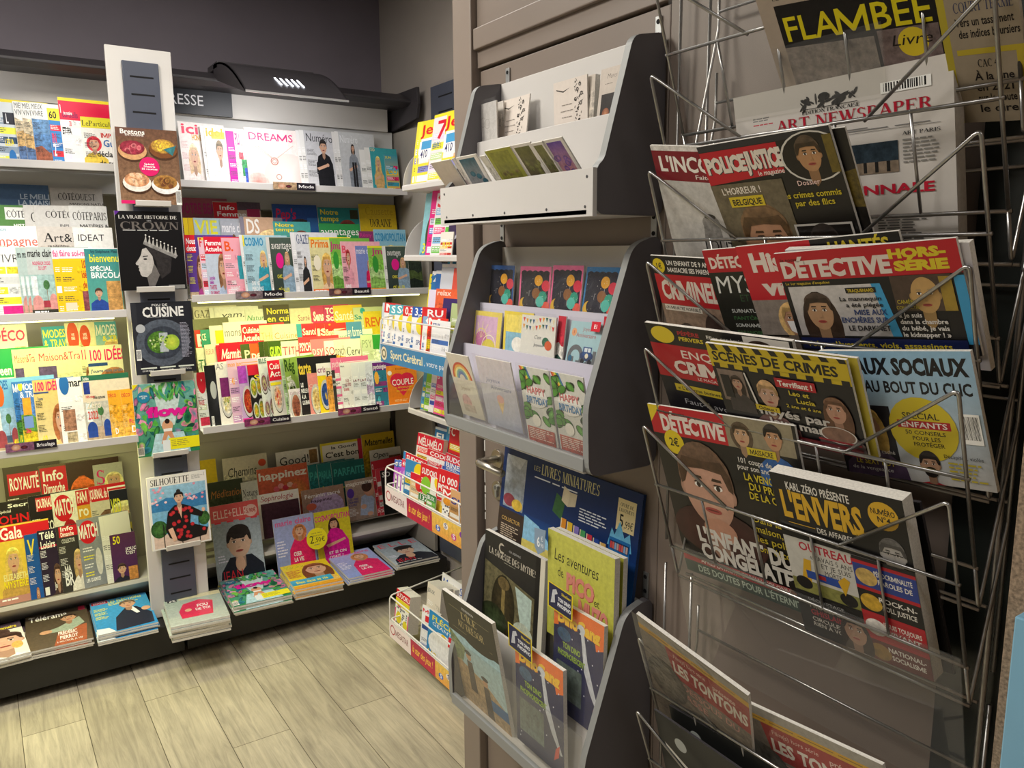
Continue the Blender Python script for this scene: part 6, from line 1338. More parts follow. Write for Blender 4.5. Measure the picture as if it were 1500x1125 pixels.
wall_row('back rank above the blue banner', ZD, 1.46, 1.30, 9, .17, .004, [
 (885, -30, None, 'X|3aa0d0|F|fff|3aa0d0:e84a5a:f0f0ea|th=.2;bd=f0e030:.3:.3:S:222:.2', 'turquoise copy with white initial'),
 (950, -40, None, 'X|2a98c8|FL|fff|2a98c8:f0e030:fff|th=.2;bd=f0e030:.3:.3:S:222:.2', 'second turquoise copy with white initial')])
wall_row('third rank above the blue banner', ZD, 1.42, 1.27, 9, .17, .004, [
 (686, 160, None, 'X|f0e030|2|2a6ab0|f0e030:e0c020:a8c83a|th=.12', 'yellow strip copy'),
 (712, 128, None, 'X|2a78b8|20|f0f0f4|2a78b8:f0e030:e8d8f0|th=.12;top=f0f0f4', 'blue and yellow copy numbered 20'),
 (752, 122, None, 'X|2a6ab8|3|f6f6fa|2a6ab8:f0ecf0:d8d0f0|th=.14;top=f0f0f4;tv=.78;tw=.35;tx=.3;bd=f0e030:.5:.6:S:222:.25', 'blue copy numbered 3'),
 (816, 52, None, FB, 'blue copy with white initial, left'),
 (882, 52, None, FB+';top=f0e8f4', 'blue copy with white initial, middle'),
 (948, 52, None, FB.replace('d8dce8', 'e85a4a'), 'blue copy with white initial, right')])
wall_row('second rank above the blue banner', ZD, 1.38, 1.24, 8, .15, .004, [
 (672, 330, None, 'X|e4daf0|||e4daf0:d0c0e8:f4f0fa|', 'pale lilac copy'),
 (750, 320, None, 'N|e8643a|relax|f8d8c8|e8643a:2f6a3a:f08a50|th=.08;tv=.9;noL=1', 'orange and green copy'),
 (828, 425, None, 'N|3f2a6a|A|e8e8f0|3f2a6a:35245c|th=.14;tv=.5;tw=.5;tx=.4;noL=1', 'violet copy with thin white letter'),
 (915, 480, None, 'X|b8c890|||b8c890:e8e850:f0f0ea|', 'leaf green copy edge')])
def sport(ttl, c, c2='2a68b0', num=''):
    return 'X|f4f4f6|%s|fff|f4f4f6:f4f4f6:%s|th=.14;tv=.84;tw=.75;tx=.12;tb=%s;box=.0:.0:1:.28:%s,.15:.2:.85:.58:f8f8fa;bd=f0dc40:.5:.66:S:222:.26;sub=%s' % (ttl, c2, c, c2, 'SPORT:.3:.3:.09:358')
wall_row('basket with the blue banner', ZD, 1.335, 1.205, 7, .13, .005, [
 (160, 475, None, 'X|c8d8e8|||c8d8e8:f0e040:d8208a|bd=f0dc40:.3:.66:S:222:.2', 'leftmost pale copy'),
 (182, 472, None, sport('M', 'd8202e'), 'red-topped copy with white initial'),
 (236, 496, None, sport('SC', '4ab0c8'), 'turquoise-topped copy, left of two'),
 (300, 494, None, sport('SC', '4ab0c8'), 'turquoise-topped copy, right of two'),
 (386, 508, None, sport('0,3,3', 'd8202e'), 'red-topped copy with numbers'),
 (490, 518, None, sport('3,3,5', '2a58b8'), 'blue-topped copy with numbers'),
 (602, 522, None, 'X|d8282e|RU|f4f4f4|d8282e:f0d020:e85a20|th=.12;tv=.84;tw=.7;tx=.2;box=.05:.72:.9:.82:2a88c8', 'red copy with blue strip'),
 (606, 622, None, sport('0', '8ab0d8'), 'short white copy with yellow disc'),
 (660, 630, None, 'N|e83028|M|fff|e83028:f0d020:d8401a|th=.14;tv=.84;tw=.6', 'red and yellow flame copy'),
 (702, 660, None, 'X|f0f0f4|STUX|2a4a9a|f0f0f4:3a6ab8:f0f0f4|th=.08;tv=.85;tw=.4', 'white copy with blue lettering')])
wall_row('fourth shelf of the corner stand', ZC, 1.43, .99, 9, .1, .004, [
 ((1395-0)*.26667/.16+(250-560)/.16, (235*.26667+480-220)/.16, None, 'X|4a9ad0|||4a9ad0:f0e040:e8f0f8|', 'blue slim copy, far left'),
 ((1412)*.26667/.16+(250-560)/.16, (238*.26667+480-220)/.16, None, 'X|8ac83a|||8ac83a:f0f0e0:3a8ad0|', 'lime slim copy'),
 ((1440)*.26667/.16+(250-560)/.16, (240*.26667+480-220)/.16, None, 'X|f0e8f4|||3a5ad0:f0f0f4:e83a8a|', 'white slim copy with blue blocks'),
 ((1468)*.26667/.16+(250-560)/.16, (245*.26667+480-220)/.16, None, 'X|e84a9a|S|fff|e84a9a:f0e030:f4d0e4|sub=SPÉCIAL:.1:.2:.1:c22', 'pink and yellow copy')])
RZ = 'basket with the upper red banner'
wall_row('back rank of the middle basket', ZE, 1.46, .70, 9, .17, .004, [
 (742, 186, None, 'X|2a78b8|FLÉ|fff|e83040:2a78b8:f0f0f4|th=.14;tv=.76;tw=.7;top=d8e0f0', 'blue copy with white capitals'),
 (878, 158, None, 'X|4a98c8|FL|fff|e83040:4a98c8:f0f0f4|th=.1', 'pale blue copy edge'),
 (905, 175, None, 'X|d82a34|C|fff|e8d030:d82a34:f0f0f4|th=.14;bd=f0d030:.6:.9:::.2', 'red copy with yellow disc')])
wall_row('third rank of the middle basket', ZE, 1.42, .68, 9, .19, .006, [
 (548, 250, None, 'X|f0eae6|MÉLI-MÉLO|f4f0ee|e83a2a:f0c030:3a8ad0|tb=d8203a;tv=.78;th=.15;tw=.9', 'thick red-titled copy with white capitals', .02),
 (652, 425, None, 'X|f0eaf0|CODES/COUPÉS|fff|d8203a:4a4ab0:f0f0f4|tb=d82a3e;tv=.86;th=.1;tw=.8;tx=.1', 'red copy with slanted capitals'),
 (850, 470, None, 'X|3a6ac0|SUDOKU/BINERO|f4f4fa|3a6ac0:d8203a:f0f0f4|tv=.84;th=.11;tw=.9;tb=d83048', 'red and blue copy with two-line capitals')])
wall_row('second rank of the middle basket', ZE, 1.38, .66, 8, .2, .005, [
 (388, 455, None, 'X|f0f0f4|SUDOKU|fff|d8203a:4a9ad0:f0f0f4|tb=d8203a;th=.12;tv=.82;tw=.8;tx=.14;box=.0:.78:.1:1:3a88c8', 'red-banded number puzzle copy')])
wall_row('front rank of the middle basket', ZE, 1.335, .625, 7, .13, .004, [
 (292, 546, None, 'Z|b85ad0|GG|fff|b04ac8:e83a9a:d8a0e8|th=.1;tb=4a70c8', 'first purple copy'),
 (332, 550, None, 'Z|b04ac8|GG|fff|a84ac0:e83a9a:d8a0e8|th=.1;tb=4a70c8', 'second purple copy'),
 (372, 540, None, 'Z|b85ad0|4G|fff|b04ac8:e83a9a:d8a0e8|th=.1;tb=d84060', 'third purple copy'),
 (412, 535, None, 'X|3a88c0|||4a98d0:f0d028:f0f0ea|bd=f0d020:.75:.8:::.25', 'blue copy with yellow duck'),
 (468, 682, None, 'X|e8c898|P|fff|f0c890:f0d8b0:e8e8e0|tb=d8203a;th=.12;tv=.84;tw=.3;tx=.5;bd=e83030:.5:.72:::.2', 'cream copy with red top'),
 (580, 582, None, 'X|d8222e|SUDOKU|f4f4f4|d8222e:f0f0ea:d8222e|th=.12;tv=.8;tw=.9;tx=.08;bd=8ac83a:.35:.58:::.26;box=.0:.0:1:.4:e8e8e4', 'red copy with green disc'),
 (690, 740, None, 'X|f0f0ea|||f0f0ea:f0f0ea:d83a3a|bd=f0d020:.4:.92:::.22', 'white copy with yellow disc'),
 (770, 640, None, 'X|d8222e|10 000/POINTS|f6f4f2|d8222e:f0f0ea:e84a8a|th=.13;tv=.76;tw=.9;tx=.05;box=.0:.0:1:.4:f0d040:.3', 'red copy bearing 10 000'),
 (815, 850, None, 'Z|f0e0c8|M|fff|e8c030:8ac03a:f0a030|tb=d8302e;th=.14;tv=.82;tw=.5', 'yellow-green copy'),
 (908, 868, None, 'X|c89a60|SU|2a3a90|c89a60:c09058:e8e0d0|th=.16;tv=.66;tw=.8;tb=d8a878', 'kraft brown copy')])
wall_row('inside front of the middle basket', ZE, 1.318, .622, 6, .07, .003, [
 (552, 912, None, 'X|5aa83a|132|f4f4f4|e8f0e0:d83a3a:8ac85a|th=.2;tv=.76;tw=.85;tb=2a7a3a', 'green copy numbered 132, left'),
 (640, 910, None, 'X|6ab04a|JEUX|f4f4f4|e8f0e0:e8f0e0:8ac85a|th=.14;tv=.8;tw=.8;tb=3a8a4a', 'green copy, right of 132')])
wall_row('back rank of the low basket', ZF, 1.44, .10, 9, .17, .004, [
 (392, 290, None, 'X|f0e8f0|GM|e8c020|e8209a:f0d030:f0f0f0|th=.1', 'white and yellow copy with magenta'),
 (470, 165, None, 'X|f0f0f4|Mots S|2a5ab8|f0f0f4:f0d030:f0f0f4|th=.13;tv=.8;tw=.92;bo=0;sub=CM CM CM:.1:.62:.1:e89020', 'white copy with blue lettering')])
wall_row('front rank of the low basket', ZF, 1.335, .062, 7, .12, .006, [
 (180, 265, 268, 'Z|f0f0ea|SUDOKU|fff|e84a8a:f0e030:e0408a|tb=d8202e;th=.12;tv=.82;tw=.95;box=.0:.6:1:.78:f0e030;bd=f0e030:.3:.3:::.2', 'thick number puzzle book with red top', .05),
 (345, 372, None, 'X|f0f0f4|MO|d8203a|f0f0f4:2a5ab8:f0f0f4|th=.08;tv=.86;tw=.6;box=.2:.66:.7:.8:d8202e;sub=112:.4:.06:.08:f0d030', 'white copy with red lettering'),
 (388, 398, 640, lambda s: (s.rect(0, 0, 1, 1, '2a8ac8', .1), s.ell(.45, .35, .42, .32, 'f0f0f0', None, .2), s.text('FLÉCHÉS', .08, .82, .8, .11, 'f0e030', .02), s.text('GÉANTS', .1, .72, .6, .07, 'f0f0f4', .0), s.rect(.55, .5, .95, .72, 'd8202e'), s.text('PO', .62, .62, .24, .07, 'fff', .02), s.text('AL', .62, .53, .24, .07, 'fff', .02), s.ell(.42, .62, .06, .05, 'f0d030'), s.text('112', .02, .05, .26, .1, 'f0d030', .03), s.rect(.7, .02, .85, .45, 'd82a4a')), 'blue crossword magazine with yellow title')])
# thick paperbacks behind the number puzzle book
for i in range(3):
    y = 2.69-.012*i
    make_mag(.11, .24-.008*i, .05, 'X|e8e0d4|JEUX|888|e8e0d4:e0d8cc|th=.06', Matrix.Translation((1.375+.054*i, y, .070)) @ Matrix.Rotation(-math.pi/2, 4, 'Z') @ Matrix.Rotation(-.1, 4, 'X'),
             'thick pale puzzle block %s behind the number puzzle book, low basket' % ['directly', 'second', 'third'][i], name='puzzle_magazine', cat='puzzle magazine', group='puzzle magazines on the corner stand')
# ------------------------------------------------------------------ cards and books in the racks on the door
def rack_item(blk, x0, bl, tl, tr, spec, label, t=.003, ext=0., name='greeting_card', cat='card', group=None, wrap=False, pages=None, n=None):
    """stands on x0 at its lower left corner; leans as the photograph shows"""
    ox, oy, sc = blk; f = lambda p: (ox+p[0]*sc, oy+p[1]*sc)
    P0 = onX(*f(bl), x0); P1 = onY(*f(tl), P0.y)
    up = (P1-P0).normalized(); xd = Vector((0, -1, 0)); nn = up.cross(xd)
    P2 = onP(*f(tr), P1, nn); W = min(P1.y-P2.y, P1.y-1.181)
    P0 = P0-up*ext; H = (P1-P0).length
    return make_mag(W, H, t, spec, up_matrix(P0, xd, up), label, name, cat, group, wrap=wrap, pages=pages)
K1 = (580, 80, .26667); K2 = (630, 340, .30229); K3 = (640, 640, .22667); K4 = (640, 850, .24444)
def floral(s):
    s.rect(0, 0, 1, 1, 'e2d8d0', .05); R = random.Random(8)
    s.poly([(.08, .86), (.3, .8), (.5, .84), (.3, .77), (.1, .83)], '4a4440')
    for i in range(26): v = .95-.035*i*.9; s.ell(.74+R.uniform(-.1, .14), v, R.uniform(.015, .045), R.uniform(.006, .02), '3a3633', None, 0, R.uniform(0, 3), 8)
    for i in range(5): s.ring(.72+R.uniform(-.06, .12), .86-.09*i, .02, .035, '3a3633', 14)
    for i in range(4): s.lines(.2, .5-.12*i, .4, .03, '8a827c', 1, i, 'c')
def pearl(s): s.rect(0, 0, 1, 1, 'd6d3d0', .2, 'c8c5c3'); s.ring(.4, .6, .1, .115, 'b0aca8'); s.ring(.58, .55, .1, .115, 'b0aca8'); s.lines(.2, .15, .5, .04, '8a8682', 1)
def thanks(s):
    s.rect(0, 0, 1, 1, 'c9beb4', .08); s.text('Merci', .3, .8, .45, .09, '5a5048', -.01, slant=.25); s.lines(.25, .68, .5, .03, '7a7068', 1); s.rect(.14, .02, .82, .52, '241c1a', .3); s.ell(.4, .16, .16, .1, 'c88a60', '8a4a30', .4)
GI = 'invitation and thank-you cards'
rack_item(K1, 1.066, (436, 490), (430, 285), (552, 268), pearl, 'pearl white wrapped card with rings, back row of the white rack', wrap=True, ext=.02, group=GI)
rack_item(K1, 1.094, (562, 462), (556, 262), (590, 254), 'N|d8d2cc|||d8d2cc:d0cac4|noL=1', 'narrow card edge left of the farther floral card, white rack', ext=.02, group=GI)
rack_item(K1, 1.090, (562, 460), (580, 258), (735, 228), floral, 'cream card with black floral spray, farther of two in white rack', ext=.02, group=GI)
rack_item(K1, 1.090, (870, 385), (865, 160), (1050, 115), floral, 'cream card with black floral spray, nearer of two in white rack', ext=.02, group=GI)
rack_item(K1, 1.092, (1040, 345), (1052, 118), (1098, 102), 'N|cfc5ba|||cfc5ba:c6bcb0|noL=1', 'beige card side beside the nearer floral card, white rack', ext=.02, group=GI, t=.012)
rack_item(K1, 1.090, (1104, 325), (1130, 84), (1252, 48), thanks, 'beige card with dark photo at the rack end', ext=.02, group=GI)
def land(c1, c2, c3, edge='dcd6cf'):
    def f(s): s.rect(0, 0, 1, 1, edge, .05); s.rect(.1, .06, .86, .94, c1, .4, c2); R = random.Random(len(c1)+ord(c1[0])); [s.ell(R.uniform(.14, .82), R.uniform(.12, .6), .12, .07, c3, c2, .7) for i in range(9)]
    return f
GL_ = 'landscape cards leaning in front'
def beige(s): s.rect(0, 0, 1, 1, 'b8aa9c', .1, 'c4b8aa'); s.rect(.3, .1, .85, .32, '6a625c', .3)
rack_item(K1, .990, (280, 735), (190, 597), (290, 572), beige, 'beige card with small grey picture, leftmost of the leaning cards', group=GL_, ext=.03)
rack_item(K1, .993, (395, 715), (305, 572), (318, 568), 'N|d8d0ca|||d8d0ca:b0a0a0|noL=1', 'pale card edge second among the leaning cards', group=GL_, ext=.03)
rack_item(K1, .990, (410, 712), (328, 568), (438, 548), land('a8a0a0', '2a5a6a', '3a6a7a'), 'grey card with blue lake, third of the leaning cards', group=GL_, ext=.03)
rack_item(K1, .993, (548, 692), (458, 560), (486, 552), 'N|d8d4c8|||d8d4c8:c8c4b8|noL=1', 'cream card edge before the olive leaning card', group=GL_, ext=.03)
rack_item(K1, .990, (585, 690), (485, 532), (630, 512), land('7a7a2a', '8a8a3a', '6a5040', '9a9a3e'), 'olive card with brown pebbles among the leaning cards', group=GL_, ext=.03)
rack_item(K1, .990, (730, 662), (630, 502), (738, 484), land('5a4a3a', '6a6a3a', '8a8a50'), 'brown forest card among the leaning cards, wider one', group=GL_, ext=.03)
rack_item(K1, .988, (845, 648), (740, 490), (800, 478), land('5a4a38', '7a7a48', '4a4a2a'), 'brown forest card among the leaning cards, narrower one', group=GL_, ext=.03)
rack_item(K1, .990, (908, 640), (805, 474), (912, 458), land('d89a8a', '64489a', 'b07a9a'), 'violet sunset card, rightmost of the leaning cards', group=GL_, ext=.03)

def balloons(edge):
    def f(s):
        s.rect(0, 0, 1, 1, edge, .1); s.rect(.05, .0, .95, .9, '1c1c2c', .3); R = random.Random(3)
        for i in range(5): s.ell(.14+.18*i, .86, .1, .06, '15151f')
        for x, y, c in ((.62, .72, 'e8a828'), (.86, .62, 'd83048'), (.56, .46, '8a5a30'), (.78, .40, '2a9a80'), (.9, .2, 'e85a4a'), (.7, .3, '5ac0b0'), (.34, .62, '22222e')): s.ell(x, y, .13, .11, c, None, .1); s.rect(x-.004, y-.22, x+.004, y-.11, 'ccc')
        s.ell(.2, .22, .17, .15, 'ecc84a', 'd8a830', .1); s.ell(.27, .27, .14, .125, '1c1c2c')
        for i in range(22): s.ell(R.uniform(.08, .9), R.uniform(.05, .8), .008, .006, 'f0f0e0', None, 0, 0, 6)
    return f
GB = 'balloon cards in the back row'
for bl, tl, tr, e, lab in (((276, 345), (288, 160), (412, 160), '2f5a9a', 'blue-edged balloon card, first from the left in the grey rack'), ((428, 358), (440, 165), (590, 160), 'e86a9a', 'pink-edged balloon card, left of the two pink ones'),
                           ((578, 370), (598, 160), (747, 160), 'e86a9a', 'pink-edged balloon card, right of the two pink ones'), ((733, 382), (763, 168), (925, 172), '2f78b0', 'blue-edged balloon card beside the rack side')):
    rack_item(K2, 1.082, bl, tl, tr, balloons(e), lab, group=GB, wrap=True, ext=.02)
def pinkyel(s):
    s.rect(0, 0, 1, 1, 'e6d060', .1); s.rect(.06, .04, .86, .9, 'd8b0d0', .15); s.ell(.3, .42, .2, .16, 'd080b0', 'c870a0'); s.ell(.6, .26, .24, .18, 'e8d860', 'd8c848'); s.ring(.3, .42, .2, .22, 'e8d868'); s.ring(.6, .26, .24, .26, 'f4ecd0')
    for i in range(7): a = .5+.5*i; s.poly([(.3, .45), (.31, .45), (.3+.4*math.cos(a)+.02, .45+.34*math.sin(a)), (.3+.4*math.cos(a), .45+.34*math.sin(a))], 'f0e4a0')
def yelblue(s): s.rect(0, 0, 1, 1, 'e8d050', .1); s.rect(.08, .05, .94, .62, '8abad0', .3); s.rect(.08, .62, .94, .94, 'f0dc70', .2); s.ell(.5, .4, .2, .14, 'f4f0e8', None, .2)
def bunting(s):
    s.rect(0, 0, 1, 1, 'e4e2da', .05)
    for r, v in ((0, .95), (1, .82)):
        for i in range(10): u = .04+.095*i; d = .03*math.sin(i*.7); s.poly([(u, v-d), (u+.07, v-d), (u+.035, v-d-.09)], ['d83a3a', 'e8a030', '2a6a5a', '3a5a8a', 'e8d8b0'][(i+r) % 5])
    s.ell(.74, .52, .1, .09, '2a6a50'); s.ell(.82, .46, .1, .09, 'd8582a'); s.text('C’est', .4, .56, .2, .07, '3a4a5a', -.01, slant=.3); s.text('Joyeux', .4, .42, .28, .06, '3a4a5a', -.01, slant=.3); s.text('Anniversaire', .1, .1, .78, .09, 'd8a030', .02)
def car(s):
    s.rect(0, 0, 1, 1, 'a8ccd4', .05); s.text('Joyeux', .4, .84, .3, .07, 'b03a30', -.005); s.text('Anniversaire', .22, .72, .6, .08, 'b03a30', .0); s.badge(.14, .8, .08, 'e8a878', '5', 'c04030', .05)
    s.ring(.28, .36, .14, .24, '6a6e72'); s.rect(.14, .0, .24, .36, '6a6e72'); s.rect(.8, .1, .9, .5, '6a6e72'); s.ring(.72, .14, .1, .2, '6a6e72'); s.rect(.32, .02, .42, .3, '6a6e72')
    s.ell(.62, .4, .2, .09, '2a3f6a'); s.rect(.5, .4, .76, .56, '2a4f8a'); s.rect(.54, .47, .63, .54, 'dfe8ee'); s.rect(.65, .47, .73, .54, 'dfe8ee'); s.ell(.52, .3, .06, .05, '22222a'); s.ell(.74, .3, .06, .05, '22222a'); s.badge(.63, .4, .05, 'e8e0c8'); s.rect(.12, .18, .15, .3, '2a4a6a'); s.ell(.135, .32, .06, .06, '2f6a8a')
G2 = 'birthday cards in the middle row'
rack_item(K2, 1.032, (205, 548), (220, 378), (352, 385), pinkyel, 'pink card with yellow flowers, middle row of the grey rack', group=G2, ext=.03, wrap=True)
rack_item(K2, 1.032, (352, 575), (362, 380), (505, 386), yelblue, 'yellow and light blue card behind the bunting card', group=G2, ext=.03)
rack_item(K2, 1.034, (604, 612), (625, 405), (662, 404), 'N|c83a4a|||c83a4a:e4e2da:3a5a50|noL=1', 'red-edged card showing behind the bunting card', group=G2, ext=.03)
rack_item(K2, 1.026, (436, 580), (448, 398), (614, 406), bunting, 'white birthday card with bunting and balloons', group=G2, ext=.03, wrap=True)
rack_item(K2, 1.034, (818, 640), (845, 408), (872, 408), 'N|c8283a|||c8283a:b02030|noL=1', 'red card edge at the end of the middle row', group=G2, ext=.03)
c_ = rack_item(K2, 1.028, (655, 622), (688, 428), (848, 438), car, 'light blue birthday card with toy car on a road', group=G2, ext=.03, wrap=True)
def sticker(s): s.rect(0, 0, 1, 1, 'd8283a'); s.text('E1', .3, .3, .4, .4, 'fff', .02)
sh = Sheet(.028, .02, 'd8283a'); sticker(sh); o = sheet_obj(sh, 'price_tag', c_); o.location = (c_.data.vertices[1].co.x-.03, -.008, max(v.co.z for v in c_.data.vertices)-.018)
def rainbow(s):
    s.rect(0, 0, 1, 1, 'd8d0c0', .1)
    for i, c in enumerate(['c8604a', 'e8b060', 'e8e0a0', '8ab0a0', '7a8ab0']): s.ell(.5, .62, .42-.06*i, .26-.035*i, c, None, .2, a0=0, a1=180)
    s.ell(.5, .62, .12, .07, 'd8d0c0', a0=0, a1=180); s.text('Joyeux', .3, .44, .4, .06, '8a6a4a', -.01, slant=.3); s.ell(.4, .25, .2, .12, 'd0a8a0', None, .4); s.rect(.2, .08, .7, .2, 'c8b8a8', .4)
def pastel(s): s.rect(0, 0, 1, 1, 'b8bcd0', .15, 'd8d0d4'); s.text('Joyeux', .2, .66, .4, .06, '4a5a8a', -.01, slant=.3); s.text('Anniversaire', .3, .56, .58, .06, '4a5a8a', .0, slant=.2); s.poly([(.42, .4), (.62, .4), (.5, .2)], 'e8c890', .3); s.ell(.52, .43, .1, .06, 'e8b0a8')
def jungle(s):
    s.rect(0, 0, 1, 1, 'd8d8d0', .1); R = random.Random(9)
    for i, c in enumerate(['d04a3a', 'e89030', 'e8d84a', '4aa050', '3a70b0']): s.poly([(.0+.05*i, 1), (.05+.05*i, 1), (.22+.05*i, .8), (.17+.05*i, .8)], c)
    for i in range(22):
        x, y = R.choice([(R.uniform(.0, 1), R.uniform(.78, .92)), (R.uniform(0, 1), R.uniform(.28, .5)), (R.choice([.06, .94]), R.uniform(.3, .9))]); s.ell(x, y, .15, .055, '20341c', None, 0, R.uniform(-.8, .8), 12); s.ell(x, y, .135, .045, R.choice(['5a9a3a', '6ab048', '4a8a30', '7ac058']), '4a8a30', .3, R.uniform(-.8, .8), 12)
    s.ell(.5, .62, .36, .14, 'eeece6'); s.text('HAPPY', .2, .66, .6, .09, 'd87a7a', .02, shadow='633'); s.text('BIRTHDAY', .15, .53, .7, .09, '4a8ac0', .02, shadow='235'); s.ell(.4, .3, .14, .08, 'f0ece0'); s.rect(.05, .0, .95, .2, 'b85a4a', .6); s.lines(.1, .03, .8, .15, 'e8d8c8', 6)
G3 = 'cards behind the clear front sheet'
rack_item(K2, .985, (160, 880), (74, 582), (182, 606), rainbow, 'cream rainbow card leaning out behind the clear sheet', group=G3)
rack_item(K2, .985, (285, 925), (218, 600), (386, 630), pastel, 'pale lilac birthday card behind the clear sheet', group=G3, wrap=True)
rack_item(K2, .985, (478, 1000), (428, 645), (572, 664), jungle, 'green jungle birthday card, left of two behind the clear sheet', group=G3, wrap=True)
rack_item(K2, .985, (634, 1048), (582, 675), (758, 700), jungle, 'green jungle birthday card, right of two behind the clear sheet', group=G3, wrap=True)

# rack of picture books
def livres(s):
    s.rect(0, 0, 1, 1, '123a78', .1, '0e2a5e'); s.rect(.2, 0, 1, .55, '2a7ac0', .1, '123a78'); s.rect(0, .0, .2, .28, '3a2f2a', .1)
    s.text('LES', .26, .90, .05, .035, 'dcd8a0', 'S'); s.text('LIVRES MINIATURES', .32, .885, .42, .075, 'dcd8a0', 'S'); s.lines(.27, .835, .46, .022, 'e8eef4', 1)
    s.rect(0, 0, .22, .52, '3a2f2a', .1); s.text('COLLECTOR', .03, .43, .16, .03, 'd8b060', 0); s.lines(.03, .3, .16, .1, 'c8b8a0', 6)
    s.rect(.03, .54, .2, .95, '8a98a8', .4, 'b8bcc0'); s.poly([(.04, .95), (.19, .95), (.15, .86), (.08, .88)], 'd0d4d8', .3); s.ell(.08, .6, .05, .05, '8a3a4a', None, .4); s.ell(.15, .58, .045, .045, 'd8b848', None, .4)
    s.poly([(.22, .3), (.46, .3), (.42, .42), (.34, .5), (.22, .54)], '8abfe0', .3); s.rect(.86, .72, .97, .93, 'ecdca8', .05); s.text('OFFRE DE', .875, .88, .08, .022, '3a2f20', 'S'); s.text('LANCEMENT', .87, .845, .09, .022, '3a2f20', 'S'); s.text('5', .875, .745, .03, .085, '1c1a18', .01); s.text(',99€', .908, .745, .055, .05, '1c1a18', .0)
    s.poly([(.43, .66), (.5, .62), (.52, .76), (.45, .8)], '3a6a40', .3); s.poly([(.49, .76), (.535, .73), (.545, .84), (.5, .87)], 'e8dcc0', .1); s.poly([(.535, .73), (.59, .75), (.595, .84), (.545, .84)], 'dcd0b4', .1); s.lines(.62, .66, .2, .1, 'e8eef4', 5)
    for i, c in enumerate(['e0902a', 'e8c030', '8a7ac8', '4aa060', 'd03a4a', '2a4a9a', 'd8b060']): s.rect(.5+.046*i, .5-.008*i, .538+.046*i, .64-.008*i, c, .15); s.rect(.5+.046*i, .5-.008*i, .506+.046*i, .64-.008*i, 'f0e0b0', .1)
    s.poly([(.82, .6), (.84, .72), (.86, .68), (.885, .78), (.92, .68), (.95, .72), (.97, .6)], '6ab8e0', .2); s.rect(.83, .36, .96, .66, '1a6ab0', .1)
    for r in range(4):
        s.rect(.838, .375+.07*r, .952, .43+.07*r, '16325a')
        for i in range(8): s.rect(.841+.0138*i, .378+.07*r, .852+.0138*i, .422+.07*r, ['d86a5a', '8ab0d8', 'c8a8a0', 'd84a4a'][(i+r) % 4])
    s.rect(.22, .3, .83, .36, 'd8c86a', .2); s.text('Le livre numéro 1', .6, .315, .2, .025, '3a3020', 0)
rack_item(K3, 1.100, (385, 640), (442, 58), (1352, 246), livres, 'wide dark blue display board advertising miniature books', .008, ext=.09, name='display_board', cat='advert board', pages=mat('board_blue', '1a3a6a', .5))
def mythes(s):
    s.rect(0, 0, 1, 1, '2b2a28', .2); s.text('LA SAGESSE DES MYTHES', .08, .80, .8, .06, 'cfc8b8', 'S'); s.ring(.3, .9, .03, .05, 'b8b0a0'); s.ell(.33, .9, .04, .03, '2b2a28'); s.text('GUERRE', .42, .9, .2, .02, 'aaa', 0); s.lines(.35, .77, .3, .012, '998', 1)
    s.poly([(.02, .72), (.9, .6), (.9, .0), (.02, .0)], '6a6448', .7); s.poly([(.55, .62), (.82, .58), (.82, .3), (.66, .28)], 'b8ccc4', .3); s.ell(.36, .36, .2, .3, '4a4028', '2a2618', .8); s.ell(.36, .58, .1, .06, '6a5a38', None, .6); s.rect(.33, .1, .39, .52, '8a7848', .6)
    s.ell(.2, .2, .24, .14, '3a4a2a', '2a2f1c', .8); s.ell(.7, .22, .16, .1, 'b8c0b0', None, .4); s.rect(.86, 0, .93, 1, '1e1d1c'); s.rect(.93, 0, 1, 1, 'd8d4c4')
GP = 'picture books in the low rack'
rack_item(K3, 1.050, (298, 1010), (315, 596), (706, 768), mythes, 'dark comic album with tree trunk, back row of the low rack', .012, ext=.10, name='comic_album', cat='book', group=GP)
def aventures(s):
    s.rect(0, 0, 1, 1, 'b8ba4a', .2, 'c4c45a'); s.text('Les aventures', .1, .74, .68, .11, '2a2a1c', .0, slant=.1, rot=.0); s.text('de', .16, .6, .1, .09, '4a4a2a', .0); s.text('PICO', .3, .52, .42, .15, 'd88a80', .05, shadow='a04a44'); s.text('et', .72, .5, .08, .07, '3a3a20', .0); s.text('MUZO', .5, .32, .42, .16, 'd88a80', .05, shadow='a04a44'); s.ell(.3, .2, .2, .12, '8aa84a', None, .4)
rack_item(K3, 1.066, (760, 1010), (770, 586), (1330, 820), 'N|a8a83e|||a8a83e:b0b048|noL=1', 'olive album behind the yellow-green one', .012, ext=.12, name='comic_album', cat='book', group=GP)
rack_item(K3, 1.044, (714, 1100), (720, 588), (1245, 800), aventures, 'yellow-green comic album with handwritten title', .014, ext=.06, name='comic_album', cat='book', group=GP)
